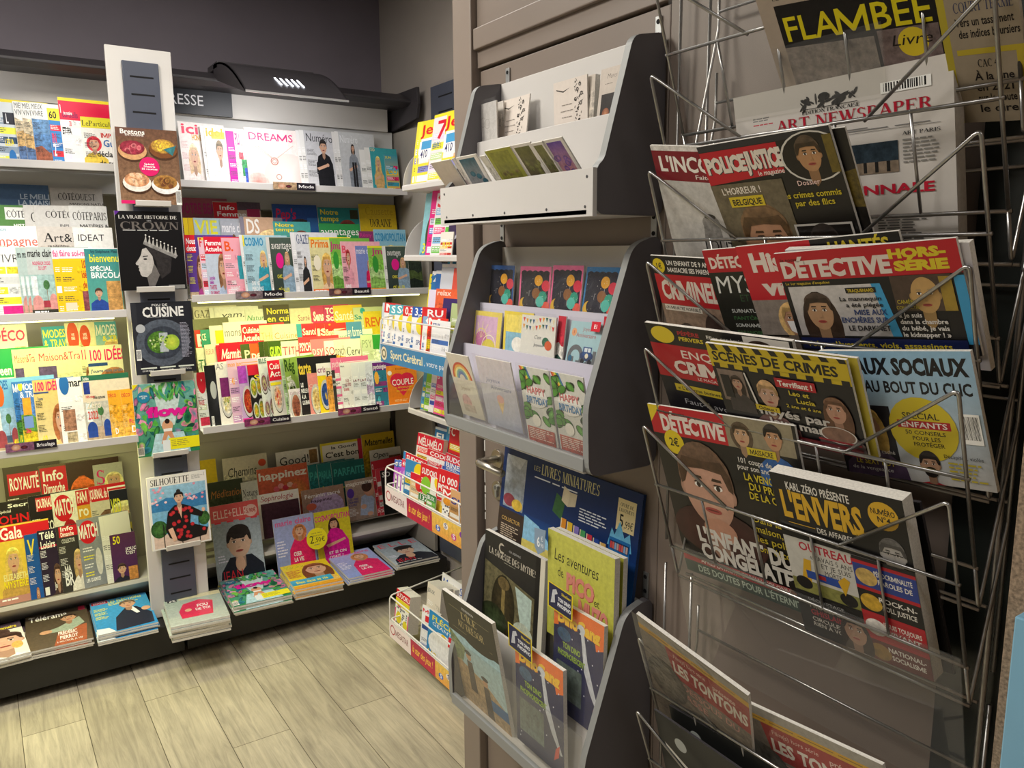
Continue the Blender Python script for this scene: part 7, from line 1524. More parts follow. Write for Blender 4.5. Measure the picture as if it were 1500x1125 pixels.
def dino(s):
    s.rect(0, 0, 1, 1, '1f2350', .2); s.poly([(0, 1), (1, 1), (1, .78), (.86, .74), (.82, .86), (.1, .86), (.1, .78), (0, .76)], 'e8702a', .1); s.text('DinoGang', .08, .82, .84, .1, 'f0c030', .06, shadow='c05a1a')
    s.poly([(.55, .86), (.62, .84), (.7, .6), (.85, .36), (.97, .2), (.93, .19), (.76, .34), (.64, .5)], 'c8ccd4', .3); s.ell(.56, .85, .08, .045, 'd0d4da', None, .2); s.ell(.52, .83, .03, .02, '22264a')
    s.text('TON DINO', .2, .60, .36, .05, '9ab83a', .03); s.text('PHOSPHORESCENT', .1, .52, .56, .05, '9ab83a', .03); s.ell(.22, .72, .14, .06, '3a5a7a', None, .5); R = random.Random(2)
    for i in range(14): s.ell(R.uniform(.05, .95), R.uniform(.05, .8), .012, .008, 'd8d8e8', None, 0, 0, 6)
    s.rect(.08, .14, .6, .46, '6a7a78', .7, '55625c'); s.poly([(.8, .1), (.9, .16), (.92, .28), (.84, .22)], 'd84a3a', .2)
def dino_tag(s): s.rect(0, 0, 1, 1, 'e8d020'); s.rect(.04, .04, .96, .96, '20244c', .1); s.poly([(.12, .2), (.2, .75), (.34, .85), (.4, .7), (.28, .6), (.3, .3)], 'c8ccd6', .2); s.text('DinoGang', .56, .74, .36, .1, 'e8d020', .03); s.text('TON DINO', .42, .46, .5, .14, 'e8ecf4', .04); s.text('PHOSPHO', .4, .24, .54, .14, 'e8ecf4', .04)
def dino_bag(bl, tl, tr, tag_q, lab, x0, ext):
    o = rack_item(K4, x0, bl, tl, tr, dino, lab, .010, ext, name='toy_magazine', cat='magazine', group='wrapped dinosaur magazines', wrap=True)
    W = max(v.co.x for v in o.data.vertices); H = max(v.co.z for v in o.data.vertices)
    sh = Sheet(W*.52, H*.24, 'e8d020'); dino_tag(sh); q = sheet_obj(sh, 'header_tag', o); q.location = (-W*.05, -.012, H*.93); q.rotation_euler = (.05, .06, 0); return o
dino_bag((695, 590), (705, 104), (1060, 212), None, 'wrapped navy dinosaur magazine in front of the yellow-green album', 1.016, .06)
def ile(s):
    s.rect(0, 0, 1, 1, 'b8d0d0', .3, '9ac0cc'); s.rect(0, .66, 1, 1, '37342c', .05); s.text('L’ÎLE', .34, .84, .32, .06, 'b8a878', 'S'); s.text('AU TRÉSOR', .24, .75, .52, .06, 'b8a878', 'S'); s.text('STEVENSON', .38, .93, .24, .02, 'eee', 0); s.rect(.1, .9, .9, .903, 'a09870'); s.rect(.1, .71, .9, .713, 'a09870')
    s.poly([(0, 0), (1, 0), (1, .22), (.6, .36), (.2, .4), (0, .5)], 'b89a70', .6); s.poly([(0, .66), (.3, .56), (.2, .42), (0, .4)], '7a8a60', .7); s.rect(.6, .14, 1, .24, '3a6a9a', .2); s.ell(.62, .68, .3, .05, '37342c', None)
    for x, y in ((.34, .4), (.62, .26)): s.poly([(x-.07, y-.22), (x+.07, y-.22), (x+.06, y+.06), (x-.05, y+.06)], '4a3a2c', .5); s.ell(x, y+.1, .05, .035, 'c89870', None, .2); s.ell(x, y+.135, .07, .02, '2a241c')
rack_item(K4, .992, (150, 660), (30, 52), (326, 246), ile, 'comic album with brown title band and beach adventurers', .010, ext=.02, name='comic_album', cat='book', group=GP)
dino_bag((482, 900), (468, 345), (755, 488), None, 'wrapped navy dinosaur magazine in front beside the beach album', .985, .02)
# blue-grey price flag between the two albums
o_ = onX(640+668*.22667, 640+670*.22667, 1.034); m = MB(); m.prism([(-.022, .03), (.022, .025), (.022, -.02), (.008, -.036), (-.012, -.024)], 0, -.0008, .0008, mat('blue_grey_card', '8aa0b8', .5)); b_ = m.build('price_flag'); b_.location = o_
sh = Sheet(.04, .04, '8aa0b8'); sh.text('6', .2, .1, .3, .6, 'f0f4f8', .02); sh.text('€', .6, .5, .2, .3, 'f0f4f8', .0); sh.text('90', .55, .12, .3, .25, 'f0f4f8', .0); q = sheet_obj(sh, 'price_face', b_); q.rotation_euler = (0, 0, -math.pi/2); q.location = (-.001, .020, -.02)
tag(b_, 'blue-grey price flag of 6€ between two albums', 'price flag')

# ------------------------------------------------------------------ magazines in the wire racks
KLOG = False
UPW = Vector((-.08, 0, .24)).normalized()
NW = Vector((-UPW.z, 0, UPW.x))          # towards the shopper
def wire_item(zt, off, tl, tr, bl, spec, label, t=.004, ext=0., name='magazine', cat='magazine', group='magazines in the wire rack', paper=None, pages=None, curl=0.012, wrap=False, klo=2, khi=40):
    P3 = Vector((1.035, 0, zt-.24)) - NW*(.006+off)
    B0 = onP(*bl, P3, NW); best = None
    for k in range(klo, khi):          # tilt at which the three corners make a right angle
        a = math.radians(k); n_ = Vector((-math.cos(a), 0, -math.sin(a)))
        A, B = onP(*tl, B0, n_), onP(*tr, B0, n_)
        c = abs((A-B0).normalized().dot((B-A).normalized())) + .006*abs(k-18.4)
        if best is None or c < best[0]: best = (c, n_, k)
    o_, W, H, xd, up = flat_fit(B0, tl, tr, bl, best[1])
    if KLOG: print('TILT', best[2], label)
    o_ = o_-up*ext; H += ext
    lowest = zt-.300; sink = (lowest-min(o_.z, (o_+xd*W).z))/up.z
    if sink > 0: o_ = o_+up*sink; H -= sink
    M = up_matrix(o_, xd, up)
    return make_mag(W, H, t, spec, M, label, name, cat, group, paper=paper, pages=pages, bend=.0, curl=0, wrap=wrap, grid=6)
def les_echos(s):
    s.rect(0, 0, 1, 1, 'a89a8c', .05); s.rect(.1, .82, .96, .98, '2a3a9a', .2); s.text('L', .16, .85, .08, .1, 'eee', .02); s.text('LE PRIX FLAMBE À PEU FRANCHI', .1, .775, .7, .018, '444', 0)
    s.rect(.1, .28, 1, .75, '23201e', .2); s.text('FLAMBÉE', .12, .57, .84, .12, 'd8c820', .01); s.rect(.1, .28, .64, .54, '8a8078', .6); s.rect(.66, .3, .98, .56, '7a6a68', .5); s.badge(.84, .49, .08, 'd8c030'); s.text('Livre', .72, .48, .22, .05, '2a2422', .0, slant=.3); s.lines(.1, .02, .8, .22, '5a5048', 14)
wire_item(2.035, .012, (1088, -62), (1352, -130), (1146, 128), les_echos, 'newspaper with black band and large yellow headline at the rack top', .006, .1, 'newspaper', 'newspaper', paper=NEWS)
def court(s):
    s.rect(0, 0, 1, 1, 'a0937f', .05); s.rect(.0, 0, .1, 1, 'b8a83a'); s.text('rapide des', .16, .72, .7, .045, '2a2624', .02); s.text('COURT TERME', .2, .60, .74, .05, '4a4c66', 'S'); s.text('Vers un tassement', .2, .53, .72, .042, '2a2624', .02); s.text('des indices boursiers', .22, .47, .76, .042, '2a2624', .02)
    s.rect(.16, .38, 1, .41, 'c0ac3a'); s.rect(.9, .04, 1, .41, 'c0ac3a'); s.text('CAC 40', .4, .31, .3, .04, '333', 'S')
    for i, t_ in enumerate(['À la une', 'en 2021', 'sur le doute', 'le dire']): s.text(t_, .34, .24-.06*i, .5, .042, '2a2624', .02)
wire_item(2.035, .006, (1352, -96), (1478, -112), (1398, 150), court, 'newspaper with yellow frame and black stock headlines', .006, .03, 'newspaper', 'newspaper', paper=NEWS)
def artnews(s):
    s.rect(0, 0, 1, 1, 'cfcac4', .03); s.lines(.1, .83, .13, .025, '777', 2); s.lines(.1, .805, .12, .015, 'c04050', 1)
    R = random.Random(6)
    for i in range(34): s.ell(R.uniform(.36, .62), R.uniform(.865, .915), R.uniform(.01, .03), R.uniform(.004, .012), '2a2826', None, 0, R.uniform(0, 3), 8)
    s.ell(.47, .912, .028, .022, '22201e'); s.rect(.36, .857, .62, .860, '2a2826'); s.text('ÉDITION FRANÇAISE', .36, .832, .27, .018, '2a2826', 'S')
    s.text('ART NEWSPAPER', .225, .762, .70, .058, 'b01e34', 'S'); s.barcode(.72, .868, .2, .055)
    s.lines(.1, .695, .82, .02, '777', 2); s.rect(.1, .69, .95, .692, '555')
    s.rect(.5, .47, .78, .63, '2c3a44', .6); s.rect(.5, .47, .78, .53, '8a7a68', .4); [s.rect(.53+.05*i, .475, .545+.05*i, .53, '22201e') for i in range(5)]
    s.lines(.12, .47, .34, .17, '8a8884', 9); s.lines(.8, .5, .16, .13, '8a8884', 7); s.text('ART PARIS', .8, .65, .15, .018, '333', 'S')
    s.text('SPÉCIAL BIENNALE', .14, .36, .78, .048, 'c02038', .03); s.text('DE VENISE', .14, .29, .44, .048, 'c02038', .03)
    for i in range(3): s.lines(.12+.28*i, .02, .25, .23, '55534f', 16, i)
wire_item(1.885, .004, (1074, 144), (1396, 76), (1104, 440), artnews, 'folded white art newspaper with thin red serif title', .022, .0, 'newspaper', 'newspaper', paper=NEWS, pages=mat('newsprint', 'd0cbc4', .9, noise=.08, nscale=200))
wire_item(1.885, .034, (1104, 192), (1150, 176), (1112, 240), 'X|1c1b1c|||1c1b1c:3a2a18|', 'small black cover corner left of the art newspaper', .003, .05)
def incorrect(s):
    s.rect(0, 0, 1, 1, 'c2bfbb', .25); s.rect(0, .965, 1, 1, 'd8d4d0', .4); s.rect(0, .75, 1, .965, '7a1a26', .1); s.text('L’INCORRECT', .05, .82, .92, .105, 'e8e4dc', .03); s.text('Faites-le taire', .36, .77, .4, .03, 'e8e4dc', .01)
    for x, y, c in ((.42, .45, '8a8784'), (.66, .56, '6a6664'), (.8, .4, '9a9692')): s.ell(x, y, .08, .06, c, None, .6); s.poly([(x-.1, y-.25), (x+.1, y-.25), (x+.07, y), (x-.07, y)], c, .6); s.ell(x, y+.05, .05, .02, '3a3836', None, .4)
    s.text('TOUT', .3, .24, .3, .085, '1c1a1a', .0); s.text('LE MONDE', .38, .13, .56, .085, '1c1a1a', .0); s.text('DÉTESTE', .3, .02, .5, .07, '1c1a1a', .0)
wire_item(1.733, .022, (952, 213), (1122, 196), (986, 356), incorrect, 'magazine with dark red title band and grey crowd drawing', .004, .06, klo=28, khi=32)
def police(s):
    s.rect(0, 0, 1, 1, '1d1a18', .2); s.rect(0, .955, 1, 1, '2c2c30'); s.poly([(0, .95), (.62, .95), (.62, .74), (0, .70)], 'b81a28'); s.text('POLICE', .02, .79, .33, .11, 'e0d8cc', .06, shadow='333'); s.text('JUSTICE', .36, .79, .27, .12, 'e0d8cc', .06, shadow='333'); s.text('le magazine', .42, .735, .2, .035, 'e8e0d8', .01)
    s.ell(.84, .82, .22, .17, 'd0ccc4'); s.ell(.84, .82, .205, .16, '1c1814', None, .3); s.face(.82, .83, .22, '3a2c1c', 'b88a60', None, 'short', turn=.4); s.rect(.94, .7, 1, .95, '6a5a20', .4)
    s.text('Dossier', .68, .635, .16, .035, 'e8c8c0', .01); s.text('Ces crimes commis', .52, .55, .44, .042, 'c8b42a', .02); s.text('par des flics', .62, .49, .28, .042, 'c8b42a', .02)
    s.rect(0, .0, .58, .7, '6a604c', .4); s.text('L’HORREUR !', .08, .62, .32, .05, 'e0d8cc', .02); s.face(.33, .24, .5, '5a4228', 'c09070', '333', 'short', turn=.3); s.rect(.12, .52, .4, .60, 'd0b828'); s.text('BELGIQUE', .14, .535, .24, .045, '1c1a14', .03)
    s.rect(.56, .0, .97, .36, 'c8c4be'); s.rect(.575, .015, .955, .345, '181412'); s.face(.76, .2, .26, '201814', 'a87a60', None, 'short', turn=.5, beard='2a1c16')
wire_item(1.733, .013, (1046, 214), (1240, 196), (1096, 356), 'N|1d1a18|||6a5a20:1d1a18:2a2622|noL=1', 'second copy edge right of the red police magazine', .003, .05, klo=30, khi=32)
wire_item(1.733, .006, (1020, 216), (1218, 199), (1073, 356), police, 'magazine with red band and close-up boy, second tier', .004, .05, klo=30, khi=32)
def criminel(s):
    s.rect(0, 0, 1, 1, '8a7464', .5); s.rect(0, .80, 1, 1, '1c1a1a'); s.badge(.11, .89, .1, 'd0b81e', '1€', '1c1a14', .06); s.text('UN ENFANT DE 9 ANS', .25, .905, .7, .05, 'e0dcd4', .02); s.text('MASSACRE SES PARENTS', .25, .83, .72, .05, 'e0dcd4', .02)
    s.rect(0, .46, 1, .80, 'b01a24'); s.text('CRIMINEL', .07, .53, .9, .2, 'd8ccc0', .04); s.rect(.05, .39, .66, .455, 'd8d0c4'); s.text('UN MEURTRE HORRIBLE', .06, .405, .58, .035, '222', .02); s.face(.35, .1, .28, '2a1c18', 'b08878', '222', 'long'); s.ell(.8, .2, .14, .2, '3a2a28', None, .5)
wire_item(1.584, .036, (952, 374), (1040, 364), (984, 500), criminel, 'red crime magazine with yellow 1€ corner, third tier', .004, .0, klo=23, khi=25)
def mysteres(s): s.rect(0, 0, 1, 1, '1e1f1a', .3); s.rect(0, .74, 1, 1, 'a81824'); s.text('DÉTECTIVE', .06, .79, .9, .12, 'd8c8bc', .04); s.text('MYSTÈRE', .05, .5, 1.4, .2, 'd8d8d4', .0, slant=.1); s.text('ET', .4, .4, .16, .08, '3a5a3a', -.01); [s.text(t_, .2, .27-.085*i, .55, .042, 'c8ccc8' if i % 2 == 0 else '3f6a3f', .01) for i, t_ in enumerate(['SURNATUREL', 'FANTÔMES', 'SOMNAMBULE', 'PARANORMAL'])]
wire_item(1.584, .030, (1028, 367), (1118, 357), (1066, 490), mysteres, 'dark green mystery magazine with chalk lettering, third tier', .004, .0, klo=23, khi=25)
def histoires(s):
    s.rect(0, 0, 1, 1, '8a8078', .3); s.rect(0, .4, .56, 1, 'b81e2a'); s.rect(.5, .8, 1, 1, '161414'); s.text('Histoires', .07, .72, .62, .19, 'd8ccc2', .05); s.text('vraies', .12, .46, .46, .17, 'd8ccc2', .05); s.text('HANTÉS', .6, .84, .34, .12, 'c8b42a', .03); s.face(.26, .18, .34, 'a88a58', 'b88c70', '4a3a40', 'bob', mask=True); s.rect(.42, .0, .62, .42, 'c8b030'); s.text('PUIS', .45, .3, .12, .05, '222', .03); s.text('MARI', .45, .21, .12, .05, '222', .03)
wire_item(1.584, .0245, (1077, 362), (1318, 346), (1118, 490), histoires, 'red magazine with masked woman and white lowercase title', .004, .0, klo=23, khi=25)
def detective_hs(s):
    s.rect(0, 0, 1, 1, '151416', .05); s.rect(0, .72, 1, 1, 'ae1a26', .03); s.text('le nouveau', .03, .91, .14, .035, '5a1018', .03); s.text('DÉTECTIVE', .02, .755, .64, .15, 'd4c8be', .05); s.text('HORS-', .66, .875, .28, .075, 'd0ba28', .06); s.text('SÉRIE', .68, .765, .26, .08, 'd0ba28', .06)
    s.text('Le 1er magazine d’enquêtes', .02, .68, .28, .025, 'c8b030', .01); s.rect(.03, .16, .58, .66, 'a8a4a4', .2, 'c4c0be'); s.poly([(.53, .66), (.58, .66), (.63, .16), (.58, .16)], '3a94c4'); s.rect(.95, .1, 1, .7, '3a94c4')
    s.face(.19, .40, .36, '33241a', 'b8906c', None, 'long'); s.rect(.38, .58, .55, .63, '1c1a1a'); s.text('TRAQUENARD', .39, .588, .15, .03, 'c8b030', .02)
    s.text('La mannequin', .33, .505, .24, .04, '1c1a1c', .02); s.text('a été piégée', .36, .445, .21, .04, '1c1a1c', .02); s.text('MISE AUX', .40, .37, .18, .05, '20366a', .02); s.text('ENCHÈRES SUR', .31, .295, .27, .05, '20366a', .02); s.text('LE DARKNET', .34, .215, .24, .05, '1c1a1c', .02)
    s.rect(.64, .4, .94, .72, '4a3a30', .3); s.rect(.88, .4, .94, .70, '9a8030', .2); s.face(.80, .54, .32, 'c0a070', 'c09a60', None, 'bald'); s.text('CAMÉRA', .65, .47, .1, .035, 'b0a030', .01); s.text('CONNECTÉE', .64, .42, .12, .03, 'b0a030', .01)
    for i, t_ in enumerate(['« Je suis', 'dans la chambre', 'du bébé, je vais', 'le kidnapper ! »']): s.text(t_, .64, .345-.06*i, .12 if i == 0 else .24, .042, 'd0ccc8', .025)
    s.rect(.02, .02, .95, .14, '141f4e'); s.text('Vols, enlèvements, viols, assassinats...', .05, .05, .86, .055, 'c8b42a', .02)
wire_item(1.584, .0125, (1150, 366), (1420, 358), (1190, 520), 'X|c8c4c8|||c8c4c8:b8b4b8|', 'thick copies behind the wide red and yellow detective magazine', .010, .0, klo=23, khi=25)
wire_item(1.584, .006, (1133, 372), (1403, 361), (1176, 512), detective_hs, 'wide red magazine with yellow title corner, baby and model', .004, .0, klo=23, khi=25)
def enquetes(s):
    s.rect(0, 0, 1, 1, '1a1920', .3); s.rect(0, .79, 1, 1, '1c1a1a'); s.ell(.12, .89, .09, .09, 'd0b828'); s.text('PÉPÈRE', .24, .91, .16, .04, 'a02028', .03); s.text('PERVERS', .24, .85, .18, .04, 'c8b42a', .03); s.text('Elles espéraient un playboy', .45, .91, .5, .035, 'd8d4cc', .01); s.text('et se retrouvent face à lui', .45, .85, .5, .035, 'd8d4cc', .01); s.rect(.7, .82, .98, .99, 'd8d4cc'); s.ell(.8, .9, .08, .06, '3a2a22', None, .3)
    s.rect(0, .42, 1, .79, 'a81c26'); s.text('ENQUÊTES', .22, .66, .54, .085, 'd8ccc2', .01); s.text('CRIMINELLES', .14, .49, .84, .13, 'd8ccc2', .04, shadow='701'); s.text('LE MAGAZINE DE LA PRESSE JUDICIAIRE', .3, .435, .6, .03, 'e0d8d0', 0); s.rect(.1, .27, .72, .35, 'c0ac28'); s.text('« L’énorme business de l’A.D.N. »', .12, .29, .56, .035, '1c1a14', .02)
    s.rect(.5, .1, .9, .42, '3a3a4a', .6); s.text('Faut-il avoir peur', .14, .13, .56, .06, 'b8b8bc', .0)
wire_item(1.437, .024, (944, 472), (1160, 500), (984, 600), enquetes, 'red magazine with yellow mask badge, fourth tier', .006, .0, klo=25, khi=27)
def scenes(s):
    s.rect(0, 0, 1, 1, '191719', .2); s.rect(0, .74, 1, 1, 'c0a820', .05)
    for i in range(9): u = .02+.115*i; s.poly([(u, 1), (u+.05, 1), (u+.075, .93), (u+.025, .93)], '1c1a16'); s.poly([(u, .80), (u+.05, .80), (u+.05, .74), (u, .74)], '1c1a16')
    s.poly([(0, .925), (1, .96), (1, .79), (0, .79)], 'c0a820'); s.text('SCÈNES DE CRIMES', .03, .82, .9, .1, '171513', .03)
    s.rect(.03, .36, .24, .72, '7a6a60', .3); s.face(.17, .58, .16, '2a1c16', 'b89078', '3a3434', 'long'); s.rect(.05, .4, .12, .66, '1c1a1c'); s.face(.4, .50, .28, 'a08058', 'c09a84', '6a4a4a', 'short', turn=.2); s.poly([(.25, .72), (.262, .72), (.31, .3), (.295, .3)], 'd0ccc6')
    s.rect(.48, .62, .76, .72, 'a81c26'); s.text('Terrifiant !', .5, .64, .24, .055, 'e0d8d0', .03); s.text('Leo et', .56, .55, .14, .05, 'c8b42a', .02); s.text('Lucia', .60, .475, .13, .05, 'c8b42a', .02); s.text('2 ans et 6 ans', .52, .41, .24, .035, 'c8b42a', .01); s.face(.86, .46, .26, '5a3c28', 'b88c74', '5a4a4a', 'long', turn=-.3)
    s.text('noyés par', .3, .28, .5, .085, 'b8b4b0', .03); s.text('leur maman', .36, .17, .54, .085, 'b8b4b0', .03); s.rect(.32, .1, .55, .145, '0e0d0e'); s.text('Drame', .36, .105, .14, .03, 'd0ccc8', .01); s.rect(.3, .0, .98, .09, '6a1620'); s.text('enlevé et tué', .34, .02, .5, .05, 'c8a8a8', .01); s.rect(.28, .32, .46, .38, 'c0a820'); s.text('Odieux !', .3, .33, .14, .035, '1c1a14', .02)
    s.ell(.84, .2, .12, .09, 'c8c4be'); s.ell(.84, .2, .11, .083, '7a5a4a', None, .4); s.rect(.7, .12, .98, .14, '8a1a24')
wire_item(1.437, .012, (1040, 498), (1256, 528), (1078, 622), 'X|b8a83a|||b8a83a:8a7a50|', 'striped yellow copies behind the crime-scene magazine', .004, .0, klo=25, khi=27)
wire_item(1.437, .004, (1033, 502), (1240, 530), (1072, 626), scenes, 'yellow and black striped magazine, fourth tier', .004, .0, klo=25, khi=27)
def reseaux(s):
    s.rect(0, 0, 1, 1, 'b8b6b4', .1, '8ab4d0'); s.rect(0, .0, .42, .58, '1c1b22', .2); s.text('RÉSEAUX SOCIAUX', .03, .83, .93, .115, '17161a', .05); s.text('MORT AU BOUT DU CLIC', .02, .69, .95, .085, '17161a', .03)
    s.face(.24, .42, .26, 'b89850', 'b88c6c', '4a3a50', 'long'); s.badge(.62, .42, .22, 'c8b42a'); s.text('SPÉCIAL', .5, .5, .24, .045, '1c1a1a', .01); s.rect(.46, .425, .80, .485, 'a81c26'); s.text('ENFANTS', .48, .435, .3, .04, 'e0d8d0', .02); s.text('50 CONSEILS', .5, .38, .26, .03, '1c1a1a', .01); s.text('POUR LES', .54, .335, .18, .03, '1c1a1a', .01); s.text('PROTÉGER', .54, .29, .2, .03, '1c1a1a', .01)
    s.barcode(.86, .34, .12, .22); s.face(.62, .15, .18, '1c1614', 'b08a70', 'a02028', 'short', beard='1c1614'); s.text('Décapitée, violée', .72, .22, .24, .028, '222', 0); s.lines(.74, .04, .24, .15, 'b8a82a', 5); s.text('LE SEXY BOY', .1, .1, .28, .045, 'c8b42a', .01); s.text('de la vengeance', .06, .05, .3, .03, 'd0ccc8', 0); s.text('Il a caché', .24, .2, .16, .03, 'd0ccc8', 0)
wire_item(1.437, .026, (1199, 514), (1426, 540), (1242, 690), reseaux, 'pale blue magazine with bold black capitals and yellow disc', .006, .0, klo=17, khi=19)
def detective(s):
    s.rect(0, 0, 1, 1, '1e1a18', .15); s.rect(0, .84, .57, 1, 'ae1a26', .03); s.poly([(0, 1), (.1, 1), (0, .9)], 'd0b828'); s.text('le nouveau', .12, .955, .16, .022, '5a1018', .03); s.text('DÉTECTIVE', .08, .865, .46, .085, 'd8ccc2', .05); s.badge(.15, .80, .075, 'd0b81e', '2€', '1c1a14', .045)
    s.rect(.56, .58, .98, 1, '8a8068', .2); s.rect(.56, .56, .98, .84, '1c1a18'); s.face(.66, .91, .12, '3a2c1c', 'c09a78', '1a1a1a', 'bob'); s.face(.86, .92, .12, '1c1612', 'b88c68', '2a5a9a', 'short'); s.rect(.68, .815, .86, .855, 'c0ac28'); s.text('MASSACRE', .7, .822, .14, .025, '1c1a14', .02)
    s.text('101 coups de couteau', .6, .765, .36, .028, 'd8d4cc', .01); s.text('pour son ancienne instit', .59, .73, .38, .028, 'd8d4cc', .01); s.text('LA VENGEANCE', .62, .675, .34, .038, 'c8b42a', .02); s.text('DU PREMIER', .64, .625, .3, .038, 'c8b42a', .02); s.text('DE LA CLASSE', .63, .575, .3, .038, 'c8b42a', .02)
    s.ell(.34, .3, .34, .16, '4a2420', '3a1c1a', .2); s.face(.33, .56, .44, '4a3424', 'c89a84', None, 'short', turn=.3); s.ell(.36, .33, .12, .07, 'c08c74', None, .1)
    for i, t_ in enumerate(['Dans la', 'maison,', 'les policiers', 'ont découvert']): s.text(t_, .62, .45-.055*i, .18 if i < 2 else .32, .038, 'c8b42a', .01)
    s.text('L’ENFANT DU', .17, .235, .66, .085, 'd8d4cc', .05); s.text('CONGÉLATEUR', .17, .135, .78, .085, 'd8d4cc', .05); s.rect(0, .075, 1, .12, 'a01a24'); s.text('APRÈS LA MORT D’YVAN COLONNA', .14, .085, .66, .028, 'e0d8d0', .01); s.ell(.86, .1, .09, .07, 'b08468', '6a4a3c', .3); s.ell(.86, .14, .09, .045, '1a1412')
    s.rect(.0, 0, 1, .075, '1f3a30', .2); s.text('DES DOUTES POUR L’ÉTERNITÉ', .1, .02, .76, .04, 'b8c8b8', .02)
wire_item(1.300, .034, (953, 604), (1160, 632), (1016, 836), 'X|8a1a24|||8a1a24:5a1218|', 'second red copy edge left of the tall detective weekly', .003, .0, klo=17, khi=19)
wire_item(1.300, .026, (948, 591), (1163, 621), (1016, 862), detective, 'black weekly with red title corner and boy portrait, fifth tier', .004, .0, klo=17, khi=19)
def envers(s):
    s.rect(0, 0, 1, 1, 'c8c4be', .05); s.rect(0, .62, 1, 1, '171615'); s.text('KARL ZÉRO PRÉSENTE', .12, .915, .5, .045, 'd8d4cc', .02); s.text('L’ENVERS', .05, .75, .64, .15, 'd0a428', .04); s.rect(.08, .71, .3, .714, 'd0a428'); s.text('DES AFFAIRES', .31, .69, .28, .032, 'd8d4cc', .01); s.badge(.85, .89, .105, 'd0a428', 'NUMÉRO/N°4', '1c1a14', .03); s.face(.87, .68, .16, '4a4846', 'a8a4a0', None, 'short'); s.rect(.8, .688, .94, .692, '222')
    s.text('RÉVÉLATIONS', .2, .585, .36, .022, '888', 0); s.text('OUTREAU', .12, .535, .44, .05, 'b01e34', .02); s.rect(.0, .3, .55, .62, 'c4c2ba', .1); s.text('OUTREAU', .12, .555, .44, .05, 'b01e34', .02); s.text('« J’AVAIS 5 ANS', .2, .51, .34, .03, '333', 0); s.text('ET JE SUIS', .28, .47, .24, .03, '333', 0); s.text('MORTE... »', .3, .43, .2, .03, '333', 0); s.rect(0, .28, .55, .36, '8a8a4a', .4)
    s.poly([(.08, .33), (.14, .5), (.2, .5), (.16, .32)], 'd0a428'); s.rect(.14, .38, .42, .43, '2a4a9a'); s.ell(.1, .34, .07, .04, '1c1a1a'); s.ell(.46, .32, .07, .04, '1c1a1a'); s.poly([(.4, .42), (.44, .34), (.5, .44), (.46, .46)], 'd0a428'); s.rect(.24, .395, .3, .42, 'b02a30')
    s.rect(.55, .0, 1, .62, '1c1a1c'); s.rect(.55, .44, 1, .6, '2a3f8a', .4)
    for i, (t1, t2, c) in enumerate((('PÉDOCRIMINALITÉ', 'PAROLES DE', '2a3f8a'), ('ROCK-N-', 'ROLL JUSTICE', '171615'), ('JE SUIS TOUJOURS', 'VIVANT', 'a81c26'), ('NATIONAL-', 'SOCIALISME', '5a1a1c'))):
        v = .45-.15*i; s.rect(.55, v-.0, 1, v+.15, c, .2); s.rect(.55, v+.13, 1, v+.15, 'b01e2a'); s.ell(.64, v+.06, .08, .05, ['c8a860', 'c8a030', 'd8d4d0', '8a6a30'][i], None, .5); s.text(t1, .7, v+.08, .27, .028, 'e0dcd4', .02); s.text(t2, .72, v+.035, .24, .028, 'e0dcd4', .02)
    s.rect(0, .0, .55, .28, '171615', .1); s.text('DÉCRYPTAGE', .1, .23, .3, .02, 'aaa', 0); s.text('PROCÈS DE', .1, .185, .3, .03, 'd8d4cc', .01); s.text('GHISLAINE', .1, .14, .32, .035, 'b01e34', .02); s.text('CIRCULEZ,', .1, .1, .28, .025, 'd8d4cc', .01); s.text('RIEN À VOIR', .1, .065, .3, .025, 'd8d4cc', .01); s.face(.46, .13, .17, '2a1c18', 'b08a74', 'c8c4c0', 'long')
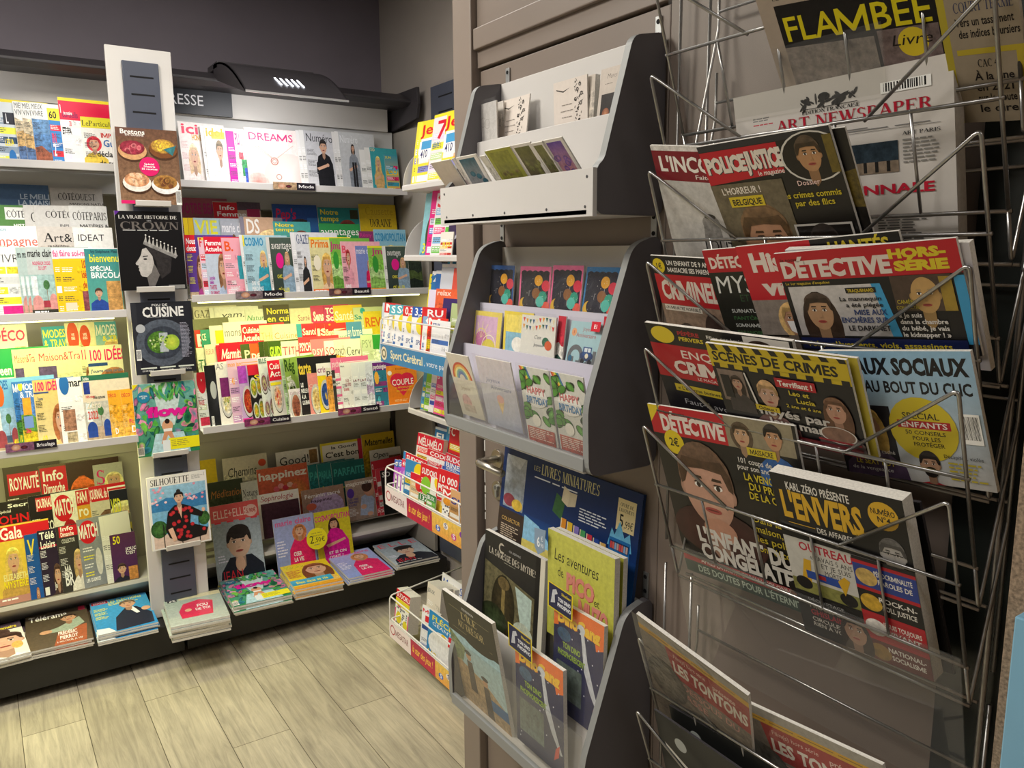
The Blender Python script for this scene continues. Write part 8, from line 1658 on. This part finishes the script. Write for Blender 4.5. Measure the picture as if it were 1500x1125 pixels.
wire_item(1.300, .027, (1186, 708), (1346, 732), (1242, 945), 'X|151415|||151415:151415|', 'black glossy copy behind the thick yellow-titled issue', .005, .0, klo=17, khi=19, pages=BLACKM)
wire_item(1.300, .000, (1126, 690), (1324, 748), (1182, 928), envers, 'thick white and black magazine with yellow title and N°4 disc', .022, .0, klo=17, khi=20)
def tontons(s):
    s.rect(0, 0, 1, 1, '7a7064', .4); s.rect(0, .93, 1, 1, '9a9488', .2); s.rect(0, .885, 1, .93, 'c89a28', .1); s.lines(.1, .895, .8, .02, '8a6a18', 1); s.poly([(.25, .885), (1, .885), (1, .62), (.3, .62)], '9a3430', .2); s.text('Film(s) hors série', .32, .82, .3, .035, 'd8b8a8', 0); s.text('présente', .68, .80, .2, .04, 'd8b8a8', .02); s.text('LES TONTONS', .3, .68, .68, .1, 'd8d0c4', .04); s.text('LES DESSOUS DU', .2, .54, .7, .06, 'c08a80', .01); s.text('CASSE', .3, .45, .3, .06, 'c08a80', .01); s.ell(.2, .5, .2, .2, '8a8478', '5a554c', .7); s.ell(.6, .2, .3, .2, '3a3834', '5a554c', .7)
for tl, tr, bl, off, lab in (((932, 899), (1096, 1022), (966, 1040), .014, 'grey and yellow film paper with red title, farther copy'), ((1058, 1012), (1292, 1118), (1100, 1180), .006, 'grey and yellow film paper with red title, nearer copy')):
    wire_item(.902, off, tl, tr, bl, tontons, lab, .006, .0, 'newspaper', 'newspaper', group='papers in the lower wire rack', paper=NEWS, wrap=True)
def folder(s): s.rect(0, 0, 1, 1, '1f201f', .1); s.badge(.2, .8, .05, 'a8aca8'); s.poly([(.05, .72), (.4, .5), (.42, .46), (.07, .66)], 'e0deda'); s.ell(.7, .5, .16, .1, 'b8bcc0', None, .6)
wire_item(.756, .016, (980, 1033), (1180, 1150), (1006, 1170), folder, 'black folder at the rack foot, rear one', .004, .0, 'folder', 'folder', group='black folders in the lower wire rack', pages=BLACKM)
wire_item(.756, .006, (958, 1039), (1150, 1172), (986, 1180), folder, 'black folder at the rack foot, front one', .004, .0, 'folder', 'folder', group='black folders in the lower wire rack', pages=BLACKM)
